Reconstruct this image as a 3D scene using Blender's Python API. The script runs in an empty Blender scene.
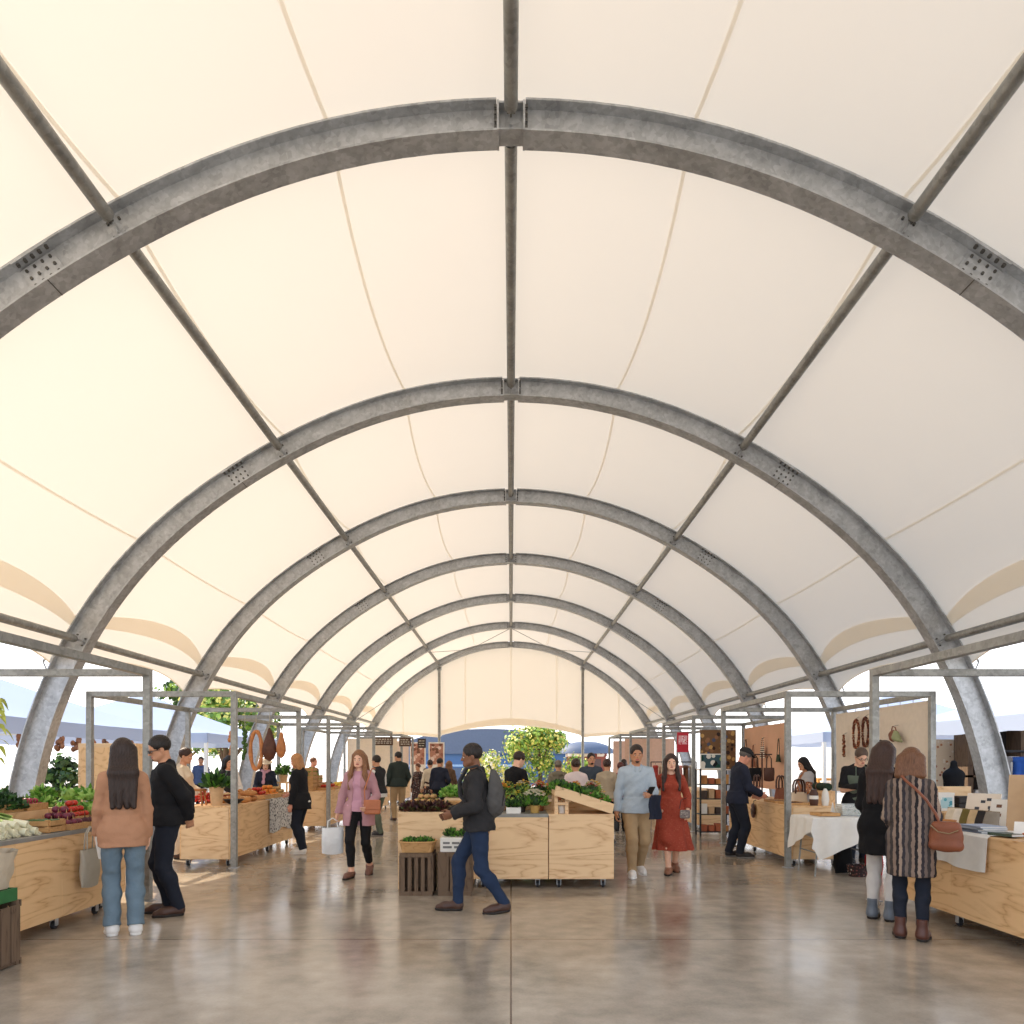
import bpy, bmesh, math, random
import numpy as np
from mathutils import Vector, Matrix

random.seed(7)
RNG = np.random.RandomState(7)
SC = bpy.context.scene
COL = SC.collection
PI = math.pi
D2R = PI / 180.0

# ------------------------------------------------------------------ materials
MATS = {}

def _nt(name):
    m = bpy.data.materials.new(name)
    m.use_nodes = True
    nt = m.node_tree
    b = nt.nodes['Principled BSDF']
    return m, nt, b

def srgb(r, g, b):
    def f(c):
        c = c / 255.0
        return c / 12.92 if c <= 0.04045 else ((c + 0.055) / 1.055) ** 2.4
    return (f(r), f(g), f(b), 1.0)

def mat(name, rgb, rough=0.7, metal=0.0, var=0.12, scale=12.0, bump=0.0, bscale=60.0, stretch=None, spec=0.4, rgb2=None, sheen=0.0):
    """a procedural material: one colour broken up by noise, optional bump"""
    if name in MATS:
        return MATS[name]
    m, nt, b = _nt(name)
    N, L = nt.nodes, nt.links
    c = srgb(*rgb)
    tc = N.new('ShaderNodeTexCoord')
    mp = N.new('ShaderNodeMapping')
    if stretch:
        mp.inputs['Scale'].default_value = stretch
    L.new(tc.outputs['Object'], mp.inputs['Vector'])
    nz = N.new('ShaderNodeTexNoise')
    nz.inputs['Scale'].default_value = scale
    nz.inputs['Detail'].default_value = 5
    L.new(mp.outputs['Vector'], nz.inputs['Vector'])
    cr = N.new('ShaderNodeValToRGB')
    cr.color_ramp.elements[0].position = 0.3
    cr.color_ramp.elements[1].position = 0.7
    if rgb2 is not None:
        c2 = srgb(*rgb2)
        cr.color_ramp.elements[0].color = c
        cr.color_ramp.elements[1].color = c2
    else:
        cr.color_ramp.elements[0].color = tuple(max(0, x * (1 - var)) for x in c[:3]) + (1,)
        cr.color_ramp.elements[1].color = tuple(min(1, x * (1 + var)) for x in c[:3]) + (1,)
    L.new(nz.outputs['Fac'], cr.inputs['Fac'])
    L.new(cr.outputs['Color'], b.inputs['Base Color'])
    b.inputs['Roughness'].default_value = rough
    b.inputs['Metallic'].default_value = metal
    b.inputs['Specular IOR Level'].default_value = spec
    if bump > 0:
        n2 = N.new('ShaderNodeTexNoise')
        n2.inputs['Scale'].default_value = bscale
        n2.inputs['Detail'].default_value = 3
        L.new(mp.outputs['Vector'], n2.inputs['Vector'])
        bp = N.new('ShaderNodeBump')
        bp.inputs['Strength'].default_value = bump
        bp.inputs['Distance'].default_value = 0.02
        L.new(n2.outputs['Fac'], bp.inputs['Height'])
        L.new(bp.outputs['Normal'], b.inputs['Normal'])
    MATS[name] = m
    return m

def mat_membrane(name, rgb, trans, tcol):
    m, nt, b = _nt(name)
    N, L = nt.nodes, nt.links
    N.remove(b)
    out = N['Material Output']
    tc = N.new('ShaderNodeTexCoord')
    nz = N.new('ShaderNodeTexNoise'); nz.inputs['Scale'].default_value = 0.9; nz.inputs['Detail'].default_value = 4
    L.new(tc.outputs['Object'], nz.inputs['Vector'])
    cr = N.new('ShaderNodeValToRGB')
    c = srgb(*rgb)
    cr.color_ramp.elements[0].color = tuple(x * 0.95 for x in c[:3]) + (1,)
    cr.color_ramp.elements[1].color = c
    L.new(nz.outputs['Fac'], cr.inputs['Fac'])
    d = N.new('ShaderNodeBsdfDiffuse'); L.new(cr.outputs['Color'], d.inputs['Color'])
    t = N.new('ShaderNodeBsdfTranslucent'); t.inputs['Color'].default_value = srgb(*tcol)
    mx = N.new('ShaderNodeMixShader'); mx.inputs['Fac'].default_value = trans
    L.new(d.outputs[0], mx.inputs[1]); L.new(t.outputs[0], mx.inputs[2])
    wv = N.new('ShaderNodeTexNoise'); wv.inputs['Scale'].default_value = 40
    L.new(tc.outputs['Object'], wv.inputs['Vector'])
    bp = N.new('ShaderNodeBump'); bp.inputs['Strength'].default_value = 0.04
    L.new(wv.outputs['Fac'], bp.inputs['Height']); L.new(bp.outputs['Normal'], d.inputs['Normal'])
    L.new(mx.outputs[0], out.inputs['Surface'])
    MATS[name] = m
    return m

def mat_steel(name, rgb, metal=0.55, rough=0.42):
    m, nt, b = _nt(name)
    N, L = nt.nodes, nt.links
    tc = N.new('ShaderNodeTexCoord')
    vo = N.new('ShaderNodeTexVoronoi'); vo.inputs['Scale'].default_value = 26
    L.new(tc.outputs['Object'], vo.inputs['Vector'])
    nz = N.new('ShaderNodeTexNoise'); nz.inputs['Scale'].default_value = 4.5; nz.inputs['Detail'].default_value = 8; nz.inputs['Roughness'].default_value = 0.65
    L.new(tc.outputs['Object'], nz.inputs['Vector'])
    sx = N.new('ShaderNodeSeparateColor'); L.new(vo.outputs['Color'], sx.inputs[0])
    mx = N.new('ShaderNodeMath'); mx.operation = 'MULTIPLY_ADD'; mx.inputs[1].default_value = 0.22
    L.new(sx.outputs[0], mx.inputs[0]); L.new(nz.outputs['Fac'], mx.inputs[2])
    cr = N.new('ShaderNodeValToRGB')
    c = srgb(*rgb)
    cr.color_ramp.elements[0].position = 0.38; cr.color_ramp.elements[1].position = 0.85
    cr.color_ramp.elements[0].color = tuple(x * 0.68 for x in c[:3]) + (1,)
    cr.color_ramp.elements[1].color = tuple(min(1, x * 1.25) for x in c[:3]) + (1,)
    L.new(mx.outputs[0], cr.inputs['Fac']); L.new(cr.outputs['Color'], b.inputs['Base Color'])
    rr = N.new('ShaderNodeMapRange'); rr.inputs['To Min'].default_value = rough - 0.08; rr.inputs['To Max'].default_value = rough + 0.14
    L.new(nz.outputs['Fac'], rr.inputs['Value']); L.new(rr.outputs[0], b.inputs['Roughness'])
    b.inputs['Metallic'].default_value = metal
    MATS[name] = m
    return m

def mat_wood(name, rgb, dark, axis='X', scale=1.0, knots=True, rough=0.5):
    """plywood / pine: rotary-cut grain running along an axis, growth rings bent by noise, a few knots"""
    if name in MATS:
        return MATS[name]
    m, nt, b = _nt(name)
    N, L = nt.nodes, nt.links
    tc = N.new('ShaderNodeTexCoord')
    mp = N.new('ShaderNodeMapping')
    sc = {'X': (0.55, 3.0, 3.0), 'Y': (3.0, 0.55, 3.0), 'Z': (3.0, 3.0, 0.55)}[axis]
    mp.inputs['Scale'].default_value = tuple(s * scale for s in sc)
    L.new(tc.outputs['Object'], mp.inputs['Vector'])
    n1 = N.new('ShaderNodeTexNoise'); n1.inputs['Scale'].default_value = 1.5; n1.inputs['Detail'].default_value = 2.5; n1.inputs['Distortion'].default_value = 0.5
    L.new(mp.outputs['Vector'], n1.inputs['Vector'])
    ml = N.new('ShaderNodeMath'); ml.operation = 'MULTIPLY'; ml.inputs[1].default_value = 15.0
    L.new(n1.outputs['Fac'], ml.inputs[0])
    fr = N.new('ShaderNodeMath'); fr.operation = 'PINGPONG'; fr.inputs[1].default_value = 1.0
    L.new(ml.outputs[0], fr.inputs[0])
    fine = N.new('ShaderNodeTexNoise'); fine.inputs['Scale'].default_value = 22; fine.inputs['Detail'].default_value = 4
    L.new(mp.outputs['Vector'], fine.inputs['Vector'])
    ad = N.new('ShaderNodeMath'); ad.operation = 'MULTIPLY_ADD'; ad.inputs[1].default_value = 0.7
    L.new(fine.outputs['Fac'], ad.inputs[0]); L.new(fr.outputs[0], ad.inputs[2])
    cr = N.new('ShaderNodeValToRGB')
    cr.color_ramp.elements[0].position = 0.15; cr.color_ramp.elements[1].position = 1.15 if False else 1.0
    cl, cd = srgb(*rgb), srgb(*dark)
    cr.color_ramp.elements[0].color = cd; cr.color_ramp.elements[1].color = cl
    e = cr.color_ramp.elements.new(0.5); e.color = tuple(0.25 * a + 0.75 * c for a, c in zip(cd, cl))
    L.new(ad.outputs[0], cr.inputs['Fac'])
    last = cr.outputs['Color']
    if knots:
        vo = N.new('ShaderNodeTexVoronoi'); vo.inputs['Scale'].default_value = 2.3
        mk = N.new('ShaderNodeMapping'); sk = {'X': (0.6, 0.04, 1), 'Y': (0.04, 0.6, 1), 'Z': (1, 0.04, 0.6)}[axis]; mk.inputs['Scale'].default_value = sk
        L.new(tc.outputs['Object'], mk.inputs['Vector']); L.new(mk.outputs[0], vo.inputs['Vector'])
        kr = N.new('ShaderNodeValToRGB'); kr.color_ramp.elements[0].position = 0.02; kr.color_ramp.elements[1].position = 0.05
        kr.color_ramp.elements[0].color = (1, 1, 1, 1); kr.color_ramp.elements[1].color = (0, 0, 0, 1)
        L.new(vo.outputs['Distance'], kr.inputs['Fac'])
        mxk = N.new('ShaderNodeMix'); mxk.data_type = 'RGBA'
        L.new(kr.outputs['Color'], mxk.inputs[0]); L.new(last, mxk.inputs[6]); mxk.inputs[7].default_value = tuple(x * 0.32 for x in cd[:3]) + (1,)
        last = mxk.outputs[2]
    L.new(last, b.inputs['Base Color'])
    b.inputs['Roughness'].default_value = rough
    b.inputs['Specular IOR Level'].default_value = 0.3
    MATS[name] = m
    return m

def mat_concrete():
    m, nt, b = _nt('polished_concrete')
    N, L = nt.nodes, nt.links
    tc = N.new('ShaderNodeTexCoord')
    n1 = N.new('ShaderNodeTexNoise'); n1.inputs['Scale'].default_value = 0.55; n1.inputs['Detail'].default_value = 9; n1.inputs['Roughness'].default_value = 0.62
    n2 = N.new('ShaderNodeTexNoise'); n2.inputs['Scale'].default_value = 5.0; n2.inputs['Detail'].default_value = 8
    n3 = N.new('ShaderNodeTexNoise'); n3.inputs['Scale'].default_value = 60; n3.inputs['Detail'].default_value = 4
    for n in (n1, n2, n3):
        L.new(tc.outputs['Object'], n.inputs['Vector'])
    ad = N.new('ShaderNodeMath'); ad.operation = 'MULTIPLY_ADD'; ad.inputs[1].default_value = 0.45
    L.new(n2.outputs['Fac'], ad.inputs[0]); L.new(n1.outputs['Fac'], ad.inputs[2])
    ad2 = N.new('ShaderNodeMath'); ad2.operation = 'MULTIPLY_ADD'; ad2.inputs[1].default_value = 0.15
    L.new(n3.outputs['Fac'], ad2.inputs[0]); L.new(ad.outputs[0], ad2.inputs[2])
    cr = N.new('ShaderNodeValToRGB')
    cr.color_ramp.elements[0].position = 0.58; cr.color_ramp.elements[1].position = 1.02
    cr.color_ramp.elements[0].color = srgb(122, 111, 97); cr.color_ramp.elements[1].color = srgb(186, 173, 155)
    L.new(ad2.outputs[0], cr.inputs['Fac'])
    # saw-cut joints
    sep = N.new('ShaderNodeSeparateXYZ'); L.new(tc.outputs['Object'], sep.inputs[0])
    def joint(axis, off, period, w):
        a = N.new('ShaderNodeMath'); a.operation = 'SUBTRACT'; a.inputs[1].default_value = off
        L.new(sep.outputs[axis], a.inputs[0])
        p = N.new('ShaderNodeMath'); p.operation = 'PINGPONG'; p.inputs[1].default_value = period / 2
        L.new(a.outputs[0], p.inputs[0])
        lt = N.new('ShaderNodeMath'); lt.operation = 'LESS_THAN'; lt.inputs[1].default_value = w
        L.new(p.outputs[0], lt.inputs[0])
        return lt
    jx = joint(0, 0.0, 9.0, 0.006); jy = joint(1, 6.05, 4.5, 0.006)
    jm = N.new('ShaderNodeMath'); jm.operation = 'MAXIMUM'
    L.new(jx.outputs[0], jm.inputs[0]); L.new(jy.outputs[0], jm.inputs[1])
    mx = N.new('ShaderNodeMix'); mx.data_type = 'RGBA'
    L.new(jm.outputs[0], mx.inputs[0]); L.new(cr.outputs['Color'], mx.inputs[6]); mx.inputs[7].default_value = srgb(92, 72, 58)
    L.new(mx.outputs[2], b.inputs['Base Color'])
    rr = N.new('ShaderNodeMapRange'); rr.inputs['From Min'].default_value = 0.3; rr.inputs['From Max'].default_value = 0.75
    rr.inputs['To Min'].default_value = 0.10; rr.inputs['To Max'].default_value = 0.26
    L.new(n1.outputs['Fac'], rr.inputs['Value']); L.new(rr.outputs[0], b.inputs['Roughness'])
    b.inputs['Specular IOR Level'].default_value = 0.5
    bp = N.new('ShaderNodeBump'); bp.inputs['Strength'].default_value = 0.06; bp.inputs['Distance'].default_value = 0.01
    L.new(n2.outputs['Fac'], bp.inputs['Height']); L.new(bp.outputs['Normal'], b.inputs['Normal'])
    MATS['concrete'] = m
    return m

def mat_stripes(name, colours, axis=0, period=0.1, rough=0.85, warp=0.02):
    """woven stripes across an object axis"""
    m, nt, b = _nt(name)
    N, L = nt.nodes, nt.links
    tc = N.new('ShaderNodeTexCoord')
    sep = N.new('ShaderNodeSeparateXYZ'); L.new(tc.outputs['Object'], sep.inputs[0])
    nz = N.new('ShaderNodeTexNoise'); nz.inputs['Scale'].default_value = 18; L.new(tc.outputs['Object'], nz.inputs['Vector'])
    a = N.new('ShaderNodeMath'); a.operation = 'MULTIPLY_ADD'; a.inputs[1].default_value = warp
    L.new(nz.outputs['Fac'], a.inputs[0]); L.new(sep.outputs[axis], a.inputs[2])
    dv = N.new('ShaderNodeMath'); dv.operation = 'DIVIDE'; dv.inputs[1].default_value = period
    L.new(a.outputs[0], dv.inputs[0])
    fr = N.new('ShaderNodeMath'); fr.operation = 'FRACT'; L.new(dv.outputs[0], fr.inputs[0])
    cr = N.new('ShaderNodeValToRGB'); cr.color_ramp.interpolation = 'CONSTANT'
    els = cr.color_ramp.elements
    while len(els) < len(colours):
        els.new(0.5)
    for i, c in enumerate(colours):
        els[i].position = i / len(colours)
        els[i].color = srgb(*c)
    L.new(fr.outputs[0], cr.inputs['Fac']); L.new(cr.outputs['Color'], b.inputs['Base Color'])
    b.inputs['Roughness'].default_value = rough; b.inputs['Specular IOR Level'].default_value = 0.2
    MATS[name] = m
    return m

def mat_speckle(name, base, spots, scale=30, thr=0.35, rough=0.8):
    """voronoi spots of several colours over a base: prints, blossoms, mixed goods"""
    m, nt, b = _nt(name)
    N, L = nt.nodes, nt.links
    tc = N.new('ShaderNodeTexCoord')
    vo = N.new('ShaderNodeTexVoronoi'); vo.inputs['Scale'].default_value = scale
    L.new(tc.outputs['Object'], vo.inputs['Vector'])
    sx = N.new('ShaderNodeSeparateColor'); L.new(vo.outputs['Color'], sx.inputs[0])
    cr = N.new('ShaderNodeValToRGB'); cr.color_ramp.interpolation = 'CONSTANT'
    els = cr.color_ramp.elements
    while len(els) < len(spots):
        els.new(0.5)
    for i, c in enumerate(spots):
        els[i].position = i / len(spots); els[i].color = srgb(*c)
    L.new(sx.outputs[0], cr.inputs['Fac'])
    lt = N.new('ShaderNodeMath'); lt.operation = 'LESS_THAN'; lt.inputs[1].default_value = thr
    L.new(vo.outputs['Distance'], lt.inputs[0])
    mx = N.new('ShaderNodeMix'); mx.data_type = 'RGBA'
    L.new(lt.outputs[0], mx.inputs[0]); mx.inputs[6].default_value = srgb(*base); L.new(cr.outputs['Color'], mx.inputs[7])
    L.new(mx.outputs[2], b.inputs['Base Color'])
    b.inputs['Roughness'].default_value = rough; b.inputs['Specular IOR Level'].default_value = 0.25
    MATS[name] = m
    return m

# ------------------------------------------------------------------ mesh builder
class MB:
    def __init__(s):
        s.v = []; s.f = []; s.mi = []
    def add(s, vs, fs, mi=0):
        n = len(s.v)
        s.v.extend([tuple(p) for p in vs])
        for f in fs:
            s.f.append(tuple(i + n for i in f)); s.mi.append(mi)
        return s
    def box(s, c, size, rot=None, mi=0, taper=1.0):
        hx, hy, hz = size[0] / 2, size[1] / 2, size[2] / 2
        P = []
        for z in (-hz, hz):
            k = taper if z > 0 else 1.0
            for x, y in ((-hx, -hy), (hx, -hy), (hx, hy), (-hx, hy)):
                P.append(Vector((x * k, y * k, z)))
        if rot is not None:
            R = rot if isinstance(rot, Matrix) else Matrix.Rotation(rot, 3, 'Z')
            P = [R @ p for p in P]
        c = Vector(c)
        P = [p + c for p in P]
        return s.add(P, [(0, 3, 2, 1), (4, 5, 6, 7), (0, 1, 5, 4), (1, 2, 6, 5), (2, 3, 7, 6), (3, 0, 4, 7)], mi)
    def bb(s, x0, x1, y0, y1, z0, z1, mi=0):
        return s.box(((x0 + x1) / 2, (y0 + y1) / 2, (z0 + z1) / 2), (x1 - x0, y1 - y0, z1 - z0), mi=mi)
    def bar(s, a, b, w, h=None, up=(0, 0, 1), mi=0):
        a, b = Vector(a), Vector(b); h = h or w
        d = (b - a); L = d.length; d.normalize()
        u = Vector(up)
        if abs(d.dot(u)) > 0.99:
            u = Vector((0, 1, 0))
        x = d.cross(u).normalized(); y = x.cross(d).normalized()
        P = []
        for q in (a, b):
            for i, j in ((-1, -1), (1, -1), (1, 1), (-1, 1)):
                P.append(q + x * (i * w / 2) + y * (j * h / 2))
        return s.add(P, [(0, 1, 2, 3), (7, 6, 5, 4), (0, 4, 5, 1), (1, 5, 6, 2), (2, 6, 7, 3), (3, 7, 4, 0)], mi)
    def tube(s, pts, r, n=10, mi=0, caps=True):
        pts = [Vector(p) for p in pts]
        rs = r if isinstance(r, (list, tuple)) else [r] * len(pts)
        rings = []
        prev = None
        for i, p in enumerate(pts):
            d = (pts[min(i + 1, len(pts) - 1)] - pts[max(i - 1, 0)]).normalized()
            if prev is None:
                u = Vector((0, 0, 1)) if abs(d.z) < 0.9 else Vector((1, 0, 0))
                x = d.cross(u).normalized()
            else:
                x = (prev - d * prev.dot(d)).normalized()
            prev = x
            y = d.cross(x)
            rings.append([p + (x * math.cos(2 * PI * k / n) + y * math.sin(2 * PI * k / n)) * rs[i] for k in range(n)])
        V = [q for ring in rings for q in ring]
        F = []
        for i in range(len(pts) - 1):
            for k in range(n):
                a, b2 = i * n + k, i * n + (k + 1) % n
                F.append((a, b2, b2 + n, a + n))
        if caps:
            F.append(tuple(range(n - 1, -1, -1)))
            F.append(tuple(range((len(pts) - 1) * n, len(pts) * n)))
        return s.add(V, F, mi)
    def lathe(s, prof, c=(0, 0, 0), n=20, mi=0, squash=(1, 1), ripple=None):
        c = Vector(c); V = []; F = []
        m = len(prof)
        for i, (r, z) in enumerate(prof):
            for k in range(n):
                a = 2 * PI * k / n
                rr = max(r, 1e-4) * (1 + (ripple(a, i / max(1, m - 1)) if ripple else 0))
                V.append(c + Vector((rr * math.cos(a) * squash[0], rr * math.sin(a) * squash[1], z)))
        for i in range(m - 1):
            for k in range(n):
                a, b2 = i * n + k, i * n + (k + 1) % n
                F.append((a, b2, b2 + n, a + n))
        F.append(tuple(range(n - 1, -1, -1))); F.append(tuple(range((m - 1) * n, m * n)))
        return s.add(V, F, mi)
    def ball(s, c, r, n=14, m=9, mi=0, ripple=None, rot=None):
        r = r if isinstance(r, (tuple, list)) else (r, r, r)
        c = Vector(c); V = []; F = []
        for i in range(1, m):
            t = PI * i / m
            for k in range(n):
                a = 2 * PI * k / n
                q = 1 + (ripple(a, t) if ripple else 0)
                V.append(Vector((r[0] * math.sin(t) * math.cos(a) * q, r[1] * math.sin(t) * math.sin(a) * q, r[2] * math.cos(t) * q)))
        V.append(Vector((0, 0, r[2]))); V.append(Vector((0, 0, -r[2])))
        if rot is not None:
            V = [rot @ p for p in V]
        V = [p + c for p in V]
        top, bot = (m - 1) * n, (m - 1) * n + 1
        for i in range(m - 2):
            for k in range(n):
                a, b2 = i * n + k, i * n + (k + 1) % n
                F.append((a, a + n, b2 + n, b2))
        for k in range(n):
            F.append((top, k, (k + 1) % n)); F.append((bot, (m - 2) * n + (k + 1) % n, (m - 2) * n + k))
        return s.add(V, F, mi)
    def grid(s, fn, nu, nv, mi=0, double=0.0):
        """surface from fn(u,v) -> point; double = thickness gives it a back"""
        P = [[Vector(fn(i / nu, j / nv)) for j in range(nv + 1)] for i in range(nu + 1)]
        V = [p for row in P for p in row]
        F = []
        w = nv + 1
        for i in range(nu):
            for j in range(nv):
                F.append((i * w + j, i * w + j + 1, (i + 1) * w + j + 1, (i + 1) * w + j))
        if double:
            nor = []
            for i in range(nu + 1):
                for j in range(nv + 1):
                    du = P[min(i + 1, nu)][j] - P[max(i - 1, 0)][j]
                    dv = P[i][min(j + 1, nv)] - P[i][max(j - 1, 0)]
                    n_ = du.cross(dv)
                    nor.append(n_.normalized() if n_.length > 1e-9 else Vector((0, 0, 1)))
            n0 = len(V)
            V2 = [v - n_ * double for v, n_ in zip(V, nor)]
            F2 = [tuple(n0 + k for k in reversed(f)) for f in F]
            rim = []
            for i in range(nu):
                rim.append((i * w, (i + 1) * w, n0 + (i + 1) * w, n0 + i * w))
                a, b2 = i * w + nv, (i + 1) * w + nv
                rim.append((b2, a, n0 + a, n0 + b2))
            for j in range(nv):
                rim.append((j + 1, j, n0 + j, n0 + j + 1))
                a, b2 = nu * w + j, nu * w + j + 1
                rim.append((a, b2, n0 + b2, n0 + a))
            V = V + V2; F = F + F2 + rim
        return s.add(V, F, mi)
    def prism(s, poly, axis, a, b, mi=0):
        """extrude a 2-D polygon along an axis between a and b. axis 'x': poly=(y,z); 'y': (x,z); 'z': (x,y)"""
        def pt(p, t):
            return {'x': (t, p[0], p[1]), 'y': (p[0], t, p[1]), 'z': (p[0], p[1], t)}[axis]
        n = len(poly)
        V = [pt(p, a) for p in poly] + [pt(p, b) for p in poly]
        F = [tuple(range(n - 1, -1, -1)), tuple(range(n, 2 * n))]
        for i in range(n):
            j = (i + 1) % n
            F.append((i, j, j + n, i + n))
        return s.add(V, F, mi)
    def build(s, name, mats, parent=None, smooth=None, bevel=0.0, loc=None, recentre=False):
        me = bpy.data.meshes.new(name)
        v = s.v
        o_loc = Vector(loc) if loc is not None else None
        if recentre and v:
            A = np.array([tuple(p) for p in v]); lo, hi = A.min(0), A.max(0)
            o_loc = Vector(((lo[0] + hi[0]) / 2, (lo[1] + hi[1]) / 2, lo[2]))
            v = [tuple(Vector(p) - o_loc) for p in v]
        me.from_pydata([tuple(p) for p in v], [], s.f)
        mats = mats if isinstance(mats, (list, tuple)) else [mats]
        for m in mats:
            me.materials.append(m)
        if len(mats) > 1:
            me.polygons.foreach_set('material_index', s.mi)
        bm = bmesh.new(); bm.from_mesh(me)
        bmesh.ops.recalc_face_normals(bm, faces=bm.faces)
        bm.to_mesh(me); bm.free()
        if smooth is not None:
            me.polygons.foreach_set('use_smooth', [True] * len(me.polygons))
            if smooth < 3.0:
                me.set_sharp_from_angle(angle=smooth)
        o = bpy.data.objects.new(name, me)
        COL.objects.link(o)
        if o_loc is not None:
            o.location = o_loc
        if parent is not None:
            o.parent = parent
        if bevel > 0:
            md = o.modifiers.new('edge', 'BEVEL'); md.width = bevel; md.segments = 2; md.limit_method = 'ANGLE'; md.angle_limit = 0.6
        return o

def tag(o, label, cat=None, group=None, kind=None):
    o['label'] = label
    if cat: o['category'] = cat
    if group: o['group'] = group
    if kind: o['kind'] = kind
    return o

def thing(name, label, cat, loc=(0, 0, 0), rz=0.0, group=None, kind=None):
    o = bpy.data.objects.new(name, None)
    o.empty_display_size = 0.1
    COL.objects.link(o)
    o.location = loc; o.rotation_euler = (0, 0, rz)
    return tag(o, label, cat, group, kind)

KIDS = {}
def dup(root, loc, rz=None, label=None, group=None, rot=None, scale=None):
    """a copy of a thing with copies of its parts and sub-parts"""
    r = root.copy(); COL.objects.link(r); r.location = loc
    if rz is not None: r.rotation_euler = (0, 0, rz)
    if rot is not None: r.rotation_euler = rot
    if scale is not None: r.scale = (scale,) * 3 if isinstance(scale, (int, float)) else scale
    if label: r['label'] = label
    if group: r['group'] = group
    if root not in KIDS:
        KIDS[root] = [(c, list(c.children)) for c in root.children]
    for ch, subs in KIDS[root]:
        c = ch.copy(); COL.objects.link(c); c.parent = r
        for g in subs:
            d = g.copy(); COL.objects.link(d); d.parent = c
    return r
# ------------------------------------------------------------------ palette
STEEL = mat_steel('galvanized_steel', (176, 178, 180), 0.45, 0.42)
STEEL_TUBE = mat_steel('galvanized_tube', (146, 146, 142), 0.5, 0.4)
BOLT = mat('bolt_steel', (92, 90, 86), 0.45, 0.7)
MEMB = mat_membrane('membrane', (227, 218, 205), 0.24, (255, 243, 225))
HEM = mat_membrane('membrane_hem', (244, 234, 218), 0.5, (255, 248, 234))
SEAM = mat_membrane('membrane_seam', (248, 240, 226), 0.55, (255, 250, 240))
CONC = mat_concrete()
PLY_Y = mat_wood('plywood_grain_lengthwise', (232, 192, 142), (184, 130, 80), 'Y')
PLY_X = mat_wood('plywood_grain_across', (230, 196, 152), (184, 134, 90), 'X')
WORKTOP = mat('worktop_edge', (140, 138, 132), 0.5, 0.1)
DARKWOOD = mat_wood('weathered_crate_wood', (112, 92, 74), (74, 58, 46), 'Z', 1.5, False, 0.8)
BASKETWOOD = mat_wood('tray_wood', (196, 152, 100), (160, 112, 66), 'X', 2.0, False, 0.7)
BLACK = mat('black_plastic', (30, 30, 32), 0.5)
RUBBER = mat('caster_rubber', (40, 42, 46), 0.6)
LINEN = mat('white_linen', (226, 222, 214), 0.9, var=0.04, bump=0.1, bscale=120)
CREAM = mat('cream_canvas', (226, 212, 194), 0.9, var=0.04, bump=0.08, bscale=150)

# ------------------------------------------------------------------ camera and light
cam_d = bpy.data.cameras.new('camera'); cam = bpy.data.objects.new('camera', cam_d); COL.objects.link(cam)
cam_d.sensor_width = 36.0; cam_d.lens = 740.0 / 1024.0 * 36.0
cam_d.shift_y = 250.0 / 1024.0; cam_d.shift_x = 0.001
cam_d.clip_end = 400
cam.location = (0, 0, 1.45); cam.rotation_euler = (PI / 2, 0, 0)
SC.camera = cam

w = bpy.data.worlds.new('sky'); SC.world = w; w.use_nodes = True
N, L = w.node_tree.nodes, w.node_tree.links
bg = N['Background']
tc = N.new('ShaderNodeTexCoord'); sep = N.new('ShaderNodeSeparateXYZ'); L.new(tc.outputs['Generated'], sep.inputs[0])
cr = N.new('ShaderNodeValToRGB')
cr.color_ramp.elements[0].position = 0.0; cr.color_ramp.elements[0].color = (1.0, 0.98, 0.95, 1)
cr.color_ramp.elements[1].position = 0.75; cr.color_ramp.elements[1].color = (0.30, 0.42, 0.62, 1)
e = cr.color_ramp.elements.new(0.18); e.color = (0.92, 0.95, 1.0, 1)
e = cr.color_ramp.elements.new(0.42); e.color = (0.50, 0.60, 0.78, 1)
L.new(sep.outputs[2], cr.inputs['Fac']); L.new(cr.outputs['Color'], bg.inputs['Color'])
bg.inputs['Strength'].default_value = 2.3

sun_d = bpy.data.lights.new('sun', 'SUN'); sun = bpy.data.objects.new('sun', sun_d); COL.objects.link(sun)
sun_d.energy = 8.0; sun_d.angle = 0.01; sun_d.color = (1.0, 0.86, 0.68)
sun_dir = Vector((-0.57, 0.42, 0.71)).normalized()
sun.rotation_euler = sun_dir.to_track_quat('Z', 'Y').to_euler()
sun.location = (-20, 10, 20)
vs = SC.view_settings
vs.view_transform = 'Standard'; vs.look = 'None'; vs.gamma = 1.0; vs.use_curve_mapping = False
vs.exposure = 0.06
try:
    SC.cycles.use_denoising = True
    SC.cycles.sample_clamp_indirect = 8.0
    SC.cycles.max_bounces = 10; SC.cycles.diffuse_bounces = 5; SC.cycles.transmission_bounces = 6
    SC.cycles.use_adaptive_sampling = True
    SC.cycles.adaptive_threshold = 0.01
except Exception:
    pass

# ------------------------------------------------------------------ hall: floor, arches, roof
b = MB(); b.bb(-7.6, 7.6, -4.0, 33.0, -0.12, 0.0)
o = b.build('floor', CONC); tag(o, 'polished grey brown concrete hall floor with saw cut joints', None, None, 'structure')

AX, AZ = 6.41, 6.31
ARCH_D = [1.75, 5.78, 9.9, 13.9, 18.15, 22.5, 27.0, 31.4]
def sect(th):
    """depth of the arch section: slimmer at the crown than at the feet"""
    return 0.25 + 0.11 * (abs(th) / (PI / 2)) ** 1.5
def ell_n(th):
    """inner face of the arch: an ellipse drawn in a little at the haunches; returns x, z and the outward normal"""
    x, z = AX * math.sin(th), AZ * math.cos(th)
    n = Vector((math.sin(th) / AX, math.cos(th) / AZ)).normalized()
    k = -0.075 * math.exp(-((abs(th) / D2R - 32.0) / 17.0) ** 2)
    return x + n.x * k, z + n.y * k, n
def ell(th, off):
    """point (x, z) at angle th from the crown, off metres outside the inner face"""
    x, z, n = ell_n(th)
    return x + n.x * off, z + n.y * off

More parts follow.
